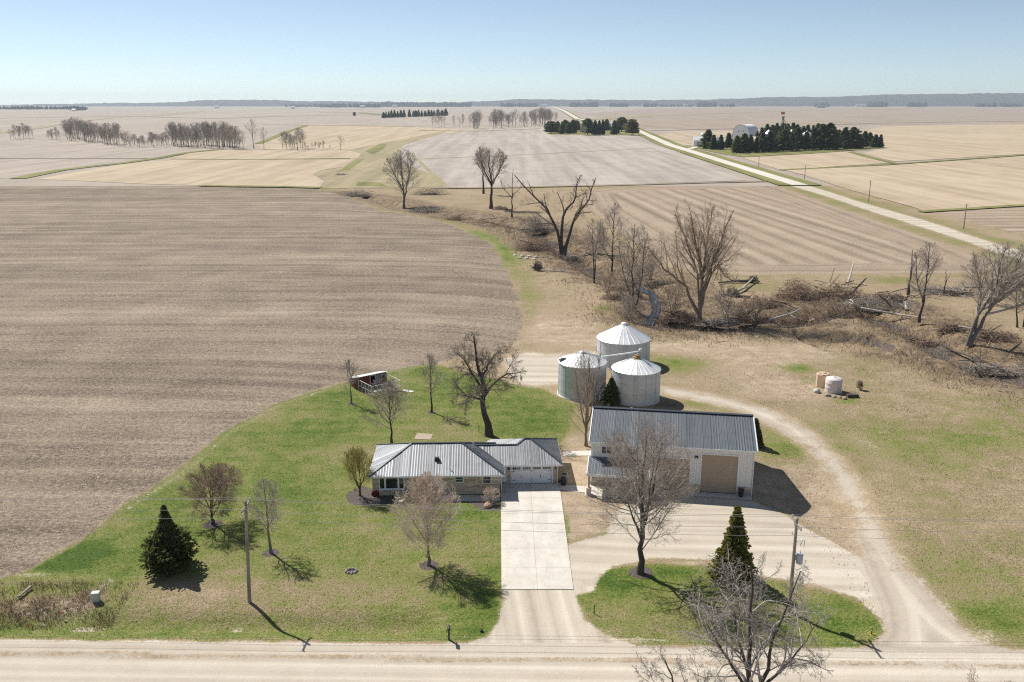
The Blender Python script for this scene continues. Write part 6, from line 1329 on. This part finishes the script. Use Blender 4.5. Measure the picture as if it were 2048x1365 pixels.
for px, py, lb in ((57, 1265, 'orange marker flag at the left roadside'), (124, 1237, 'second orange marker flag, in the dry weeds by the road')):
    p = P(px, py); fl = empty('marker_flag', p, .4, lb, 'flag', 'orange marker flags'); MB().tube([(0, 0, 0), (0, 0, .6)], .01, 5).build('stake', M_WIRE, fl); MB().box(0, .22, -.005, .005, .42, .6).build('cloth', bpy.data.materials.get('orange_red_cloth'), fl)
a_ = P(37, 1199); b_ = P(63, 1178); o = MB().bar(a_+Vector((0, 0, .25)), b_+Vector((0, 0, .3)), .22, .12).build('old_plank', M_POLE); tag(o, 'grey plank lying across the dry weeds at the left', 'plank')
for px, py, h_, lb in ((1188, 1228, .9, 'short dark guy anchor in the island grass'), (1743, 1268, .5, 'small dark stub among daffodils on the island tip'), (958, 865, 1.1, 'thin pole on the lawn behind the garage')):
    p = P(px, py); o = MB().tube([(0, 0, 0), (0, 0, h_)], [.05, .04], 6).build('marker_stake', M_BLACK); o.location = p; tag(o, lb, 'stake')
# yard furniture and plant
M_CHAIR = simple('cream_chair_paint', (.68, .6, .5), .6, .3)
def chair(px, py, rz, label):
    p = P(px, py); c = empty('garden_chair', p, rz, label, 'chair', 'garden chairs before the house')
    MB().box(-.28, .28, -.3, .28, .36, .41).build('seat', M_CHAIR, c)
    mb = MB(); mb.add([(-.28, .28, .38), (.28, .28, .38), (.28, .5, 1.0), (-.28, .5, 1.0), (-.28, .33, .38), (.28, .33, .38), (.28, .55, 1.0), (-.28, .55, 1.0)], [(3, 2, 1, 0), (4, 5, 6, 7), (0, 1, 5, 4), (1, 2, 6, 5), (2, 3, 7, 6), (3, 0, 4, 7)]); mb.build('backrest', M_CHAIR, c)
    for sx in (-1, 1):
        MB().box(sx*.36-.06, sx*.36+.06, -.36, .34, .58, .62).build('armrest', M_CHAIR, c)
        for sy in (-.3, .26): MB().box(sx*.33-.04, sx*.33+.04, sy-.04, sy+.04, 0, .58).build('leg', M_CHAIR, c)
chair(800, 1009, 2.4, 'cream garden chair at the edge of the mulch bed'); chair(808, 1000, -2.2, 'second cream garden chair, closer to the house wall')
p = P(1124, 966); ac = empty('air_conditioner', p+Vector((.3, .6, 0)), R(2), 'grey air conditioner against the garage side wall', 'air conditioner'); M_AC = simple('grey_ac_case', (.5, .5, .49), .5, .4, .2)
MB().box(-.4, .4, -.4, .4, .05, .85).build('case', M_AC, ac, bevel=.03); MB().lathe([(.33, .85), (.33, .88), (.05, .9)], 16).build('fan_grille', M_BLACK, ac)
p = P(1126, 975); gr = empty('covered_grill', p+Vector((.1, .6, 0)), .2, 'black covered grill beside the garage corner', 'grill'); MB().lathe([(.3, 0), (.34, .7), (.3, .95), (.1, 1.08)], 10).build('cover', M_BLACK, gr)
cx_, cy_ = SW(16.95, -.55); tc = empty('trash_can', (cx_, cy_, .06), SY, 'black trash can beside the right tan shop door', 'trash can'); MB().lathe([(.24, 0), (.3, .8)], 12).build('bin_body', M_BLACK, tc); MB().lathe([(.32, .8), (.32, .86), (.1, .95)], 12).build('lid', M_BLACK, tc)
p = P(757, 1006-14); o = rock(752, 990, .55, .5, .6, simple('dark_red_shrub', (.12, .03, .03), .9, .1, 0, .5, 9), 'small dark red bush at the left corner of the house', None, 470); o.name = 'red_bush'; o['category'] = 'bush'

# ------------------------------------------------------------------ brush piles, fallen trunks, stumps
M_LOGP = bark('bleached_log', (.3, .265, .225), (.56, .51, .45), 2); M_LOGD = bark('dark_log', (.06, .05, .042), (.16, .135, .11), 2); M_BR1 = twig('grey_brush', (.17, .14, .115), (.48, .42, .36), .8); M_BR2 = twig('red_brown_brush', (.17, .11, .08), (.42, .31, .23), .8); M_CLAY = simple('root_clay', (.11, .085, .065), .95, .1, 0, .5, 2)
def sticks(rg, n, rx, ry, hgt, lmin, lmax, r0, r1):
    k = max(3, int(rx*1.1)); lc = np.stack([(rg.rand(k)*2-1)*rx*.75, (rg.rand(k)*2-1)*ry*.6], -1); lr = (.3+.4*rg.rand(k)); lh = hgt*(.45+.65*rg.rand(k)); li = rg.randint(0, k, n)
    a = rg.rand(n)*6.283; q = np.sqrt(rg.rand(n))*1.15; zz = np.clip(1-q**2, 0, 1)*lh[li]*rg.rand(n)**.6
    c = np.stack([lc[li, 0]+np.cos(a)*q*rx*lr[li], lc[li, 1]+np.sin(a)*q*ry*lr[li], zz], -1); d = rg.randn(n, 3)*np.array([1, .8, .42]); d = unit(d); L = (lmin+(lmax-lmin)*rg.rand(n)**2)[:, None]
    mid = c+rg.randn(n, 3)*.12; A = c-d*L/2; B = c+d*L/2; A[:, 2] = np.maximum(A[:, 2], .0); B[:, 2] = np.maximum(B[:, 2], .0)
    r = r0+(r1-r0)*rg.rand(n)**2
    return tubes(np.stack([A, mid, B], 1), np.stack([r, r*.8, r*.4], 1), 4)
def brush_pile(px, py, wpx, hpx, label, seed, n=900, logs=6, mat=None, deep=.55):
    p = P(px, py); s = depth_of(p.x, p.y)/FOC; rx, hg = wpx*s/2, hpx*s*.9; ry = max(rx*deep, 1.5); rg = np.random.RandomState(seed)
    root = empty('brush_pile', p, rg.uniform(-.2, .2), label, 'brush pile', 'brush piles along the creek')
    V, q = sticks(rg, n, rx, ry, hg, .8, 4.2, .018, .06); o = link('branches', npmesh('branches', V, [q], mat or M_BR1), root); o['kind'] = 'stuff'
    core = MB(); rr = [(rx*.8*math.cos(k*.524)*rg.uniform(.75, 1.1), ry*.7*math.sin(k*.524)*rg.uniform(.75, 1.1)) for k in range(12)]
    core.add([(x, y, -.3) for x, y in rr]+[(x*.55, y*.55, hg*.2*rg.uniform(.5, 1)) for x, y in rr], [tuple(range(12, 24))]+[(k, (k+1) % 12, 12+(k+1) % 12, 12+k) for k in range(12)]).build('packed_core', M_CLAY, root)
    for k in range(logs):
        a_ = Vector((rg.uniform(-.8, .8)*rx, rg.uniform(-.8, .5)*ry, rg.uniform(.2, .75)*hg)); d = Vector((rg.randn(), rg.randn()*.6, rg.randn()*.25)).normalized(); L = rg.uniform(2, 5.5); b_ = a_+d*L; b_.z = max(b_.z, .15); r_ = rg.uniform(.07, .16)
        MB().tube([a_, (a_+b_)/2+Vector((0, 0, rg.uniform(-.1, .2))), b_], [r_, r_*.85, r_*.6], 8).build('log', M_LOGP if rg.rand() < .3 else M_LOGD, root)
    return root
for i, (px, py, w, h_, n, lg, m_, lb) in enumerate(((718, 392, 74, 16, 700, 4, M_BR1, 'dark grey brush pile at the left end of the creek'), (860, 390, 64, 20, 700, 5, M_BR1, 'grey brush pile right of the tall far creek tree'), (858, 424, 66, 14, 500, 8, M_BR1, 'low brush pile with bleached logs in front of the far creek tree'), (905, 440, 50, 10, 300, 4, M_BR2, 'small brown brush heap right of the bleached logs'),
        (1070, 500, 92, 24, 900, 6, M_BR2, 'dark brush pile left of the three-stemmed dead tree'), (1092, 462, 96, 26, 800, 7, M_BR1, 'grey brush pile behind the three-stemmed dead tree'), (1645, 596, 150, 46, 2600, 16, M_BR2, 'biggest brush pile, red-brown, right of centre along the creek'), (1752, 612, 170, 22, 1100, 14, M_BR1, 'long low pile of grey limbs right of the biggest brush pile'),
        (1900, 588, 130, 24, 900, 12, M_BR1, 'brush pile with long pale logs behind the broken snags'), (1905, 664, 60, 24, 600, 2, M_BR2, 'dark tangled heap left of the leaning tree'), (1995, 742, 120, 22, 800, 6, M_BR1, 'brush heap at the right edge below the leaning tree'), (1600, 645, 130, 20, 900, 5, M_BR2, 'dark brush along the rim behind the dug bank'),
        (1010, 420, 60, 10, 300, 3, M_BR2, 'dark brush below the creek tree pair'), (685, 351, 26, 7, 160, 1, M_BR1, 'small dark brush heap in the grass waterway'), (795, 345, 26, 6, 150, 2, M_BR1, 'small brush heap left of the tall far creek tree'), (1430, 648, 110, 16, 700, 3, M_BR1, 'grey brush along the near bank under the willow'), (1355, 640, 70, 18, 500, 2, M_BR2, 'dark brush on the near bank right of the water'), (1540, 612, 90, 20, 800, 6, M_BR2, 'dark brush heap between the willow and the biggest brush pile'), (1500, 642, 90, 18, 700, 3, M_BR2, 'dark tangle on the bank rim right of the willow'), (1235, 600, 60, 16, 400, 2, M_BR2, 'dark brush on the bank left of the water'), (1790, 600, 100, 22, 800, 8, M_BR2, 'dark brush heap just left of the left snag'), (1690, 632, 90, 14, 500, 4, M_BR2, 'low dark brush before the biggest brush pile'), (1850, 690, 80, 14, 400, 4, M_BR2, 'low dark brush below the slender dark tree'), (1140, 520, 60, 16, 400, 3, M_BR1, 'grey brush at the foot of the three-stemmed dead tree'), (1985, 680, 110, 26, 800, 5, M_BR2, 'dark brush heap right of the leaning tree'))):
    brush_pile(px, py, w, h_, lb, 500+i, n, lg, m_)
def fallen(pts_px, r, label, m_, ball=False, name='fallen_trunk'):
    pts = []
    for px, py, dz in pts_px: q = P(px, py); pts.append(q+Vector((0, 0, r+dz)))
    o0 = pts[0]; root = empty(name, o0, 0, label, 'fallen tree', 'fallen trunks along the creek'); pts = [q-o0 for q in pts]
    MB().tube(pts, [r*(1-.6*k/(len(pts)-1)) for k in range(len(pts))], 8).build('trunk', m_, root)
    rg = np.random.RandomState(int(pts_px[0][0])); V = []
    if ball:
        V, q = sticks(rg, 220, r*3.2, r*2.6, r*4.5, .5, 1.6, .02, .06); o = link('root_ball', npmesh('root_ball', V, [q], M_LOGD), root)
    for k in range(5):
        t = rg.uniform(.35, 1); i_ = min(int(t*(len(pts)-1)), len(pts)-2); q0 = pts[i_]; d = Vector((rg.randn(), rg.randn()*.6, abs(rg.randn())*.6+.2)).normalized()
        MB().tube([q0, q0+d*1.0, q0+d*1.9+Vector((0, 0, .2))], [r*.35, r*.25, r*.1], 5).build('limb', m_, root)
fallen([(1462, 592, .1), (1485, 583, .3), (1511, 562, .9)], .4, 'pale uprooted trunk with a dark root ball right of the willow', M_LOGP, True); fallen([(1505, 566, 0), (1470, 567, .1), (1436, 569, 0)], .42, 'long dark trunk lying on the far bank right of the willow', M_LOGD, True)
fallen([(1500, 597, 0), (1470, 594, 0), (1442, 592, 0)], .3, 'reddish-grey log lying on bare soil right of the willow', M_LOGD); fallen([(1490, 634, 0), (1510, 622, .5), (1518, 612, 1.2)], .5, 'dark uprooted stump leaning on the creek rim', M_LOGD, True)
fallen([(963, 441, .1), (990, 439, .1), (1014, 437, .3)], .3, 'bleached log lying below the creek tree pair', M_LOGP); fallen([(1072, 541, 0), (1074, 533, .6)], .6, 'dark uprooted stump on the bank left of the saplings', M_LOGD, True); fallen([(1100, 543, 0), (1128, 545, 0), (1150, 547, 0)], .16, 'thin bleached pole on the grass right of the stump', M_LOGP)
fallen([(1535, 645, 0), (1575, 635, .2), (1600, 626, .4)], .35, 'curved pale trunk along the rim before the biggest brush pile', M_LOGP); fallen([(1688, 597, .3), (1695, 580, 1.6), (1705, 553, 3.6)], .35, 'broken white stub rising from the biggest brush pile', M_LOGP); fallen([(1812, 622, 0), (1809, 612, .8)], .25, 'short pale stub before the long limb pile', M_LOGP)
fallen([(1900, 702, 0), (1960, 722, .1), (2010, 745, 0)], .22, 'long thin pole lying below the leaning tree', M_LOGD); fallen([(1720, 620, .1), (1790, 632, .1), (1850, 640, .1)], .28, 'long pale trunk in front of the long limb pile', M_LOGP); fallen([(1560, 700, 0), (1562, 699, .1)], .1, 'short stub in the pasture', M_LOGD) if False else None
M_RUB = simple('pale_concrete_rubble', (.58, .54, .48), .9, .1, 0, .25, 2)
for i in range(7):
    o = rock(1030+i*7+(i % 2)*3, 512+(i*5) % 9, .7, .5, .35, M_RUB, 'pale broken concrete chunk beside the dark brush pile', 'concrete rubble beside the dark brush pile', 480+i); o.name = 'concrete_chunk'; o['category'] = 'rubble'
# creek water
W1 = W([(1296, 576), (1318, 579), (1322, 592), (1316, 600), (1326, 612), (1322, 628), (1314, 640), (1288, 637), (1296, 622), (1304, 610), (1304, 600), (1308, 590)])
t = NT('creek_water', .12, .45); t.color((.02, .022, .022)); t.bump(t.noise(1.6, 4), .08, .5); M_WATER = t.m
cw = CREEK[9:13]
mbw = MB(); zw = -1.72; vs = []
cw = [cw[0]+(cw[-1]-cw[0])*0]+list(cw[1:])
pts = []
for a, b in zip(cw[:-1], cw[1:]):
    for k in range(5): pts.append(np.array(a)*(1-k/5)+np.array(b)*k/5)
pts.append(np.array(cw[-1])); pts = np.array(pts); tg_ = unit(np.gradient(pts, axis=0)); nr = np.stack([-tg_[:, 1], tg_[:, 0]], -1); wv_ = (.75+.5*vnoise(pts[:, 0], pts[:, 1], 4, 9))[:, None]; L_ = pts+nr*wv_; R_ = pts-nr*wv_; n = len(pts)
mbw.add([(x, y, zw) for x, y in L_]+[(x, y, zw) for x, y in R_], [(i+n, i+1+n, i+1, i) for i in range(n-1)]); tag(mbw.build('creek_water', M_WATER), 'narrow blue creek glinting below the bins', 'creek', kind='structure')

# ------------------------------------------------------------------ weeds and scrub (nobody could count them)
def blades(name, xy, hmin, hmax, wmin, wmax, mat, label, seed, lean=.5):
    rg = np.random.RandomState(seed); n = len(xy); z = terrain(xy[:, 0], xy[:, 1]); h = hmin+(hmax-hmin)*rg.rand(n)**1.6; w = wmin+(wmax-wmin)*rg.rand(n); a = rg.rand(n)*6.283
    d = np.stack([np.cos(a), np.sin(a)], -1)*w[:, None]/2; tip = np.stack([xy[:, 0]+rg.randn(n)*h*lean, xy[:, 1]+rg.randn(n)*h*lean, z+h], -1)
    V = np.stack([np.c_[xy-d, z-.03], np.c_[xy+d, z-.03], tip], 1).reshape(-1, 3)
    tag(link(name, npmesh(name, V, [np.arange(3*n).reshape(-1, 3)], mat)), label, 'plants', kind='stuff')
def scatter(n, x0, x1, y0, y1, prob, seed):
    rg = np.random.RandomState(seed); xy = np.stack([x0+(x1-x0)*rg.rand(n), y0+(y1-y0)*rg.rand(n)], -1); return xy[rg.rand(n) < prob(xy[:, 0], xy[:, 1])]
M_WEED = twig('dry_weeds', (.15, .105, .065), (.48, .36, .24), .2); M_GBL = twig('grass_blades', (.055, .085, .015), (.23, .24, .075), .25)
pr = lambda x, y: np.clip(1.2-ldist(CREEK, x, y)/17, 0, 1)*np.clip(vnoise(x, y, 5, 61)*2.4-.6, 0, 1)
xy = scatter(260000, -60, 125, 120, 345, pr, 62); blades('creek_scrub', xy, .2, 1.3, .04, .14, M_WEED, 'brown dead weeds and brambles covering the creek banks', 63)
xy = np.concatenate([scatter(9000, *sorted((at0(0, 1250)[0]-6, at0(215, 1250)[0])), at0(0, 1250)[1], at0(0, 1165)[1], lambda x, y: np.clip(vnoise(x, y, 1.6, 64)*2.2-.5, 0, 1), 65)])
blades('dry_weeds', xy, .12, .65, .02, .06, M_WEED, 'tall dry weeds in the rough corner at the lower left', 66)
# broken limbs and litter lying along the banks
xy = scatter(48000, -55, 125, 122, 330, lambda x, y: np.clip(1.2-ldist(CREEK, x, y)/15, 0, 1)*np.clip(vnoise(x, y, 6, 95)*3-1.0, 0, 1), 96)
rgl = np.random.RandomState(97); n = len(xy); zl_ = terrain(xy[:, 0], xy[:, 1]); a = rgl.rand(n)*6.283; L = .5+2.6*rgl.rand(n)**2.2; d = np.stack([np.cos(a)*L/2, np.sin(a)*L/2], -1); el_ = rgl.randn(n)*.22*L
A_ = np.c_[xy-d, zl_+.05]; B_ = np.c_[xy+d, zl_+.08+np.abs(el_)]; Mi = (A_+B_)/2; Mi[:, 2] += .08+.25*rgl.rand(n); r_ = .02+.05*rgl.rand(n)**2
V, q_ = tubes(np.stack([A_, Mi, B_], 1), np.stack([r_, r_*.8, r_*.4], 1), 4)
tag(link('limb_litter', npmesh('limb_litter', V, [q_], T_DARK)), 'broken dark limbs littering the creek banks', 'brush', kind='stuff')
def sd1(poly): return lambda x, y: (sdist(poly, x, y) < 0)
def lawnp(x, y):
    out = ((sdist(RG['lawn'], x, y) < 0) | (sdist(RG['island'], x, y) < 0)) & (y > road_y(x)+.2)
    for b in RG['beds']: out &= sdist(b, x, y) > 0
    out &= ~((x > -16.5) & (x < 6) & (y > 91) & (y < 102.5)); 
    return out*np.clip(.35+vnoise(x, y, 2.0, 67), 0, 1)*(y < 145)
xy = scatter(170000, -60, 34, 62, 145, lawnp, 68); blades('grass', xy, .05, .14, .03, .085, M_GBL, 'short lawn grass blades', 69, .6)
M_RES = twig('pale_corn_residue', (.33, .26, .19), (.66, .57, .45), .2)
def fieldp(x, y): return (sdist(RG['fieldL'], x, y) < -.6)*np.clip(1.5-(y-75)/75, 0, 1)*np.clip(vnoise(x, y, 1.5, 70)*1.6-.2, 0, 1)
xy = scatter(190000, -95, -5, 72, 190, fieldp, 71); blades('crop_residue', xy, .02, .07, .06, .2, M_RES, 'pale corn husks and stalks lying on the stubble field', 72, 2.2)
pp_ = lambda x, y: (x > 31)*(sdist(RG['loop'], x, y) > .6)*np.clip(vnoise(x, y, 3, 73)*2-.55, 0, 1)*(y > road_y(x)+1.5)
xy = scatter(70000, 31, 90, 64, 150, pp_, 74); blades('pasture_tufts', xy, .06, .22, .04, .1, twig('pasture_grass', (.12, .11, .04), (.36, .3, .17), .12), 'dry and green tufts in the rough pasture', 75)
M_DAF = simple('daffodil_yellow', (.75, .55, .03), .7)
for i, (px, py) in enumerate(((1727, 1212), (1742, 1268))):
    q = P(px, py); rg = np.random.RandomState(80+i); mb = MB()
    for k in range(6): x, y = rg.randn(2)*.3; mb.tube([(x, y, 0), (x, y, .3)], .015, 4).lathe([(.02, .3), (.06, .34)], 6, x, y)
    o = mb.build('daffodils', M_DAF); o.location = q; tag(o, ['yellow daffodil clump at the upper right edge of the island', 'yellow daffodil clump at the right tip of the island'][i], 'flowers', None, 'stuff')
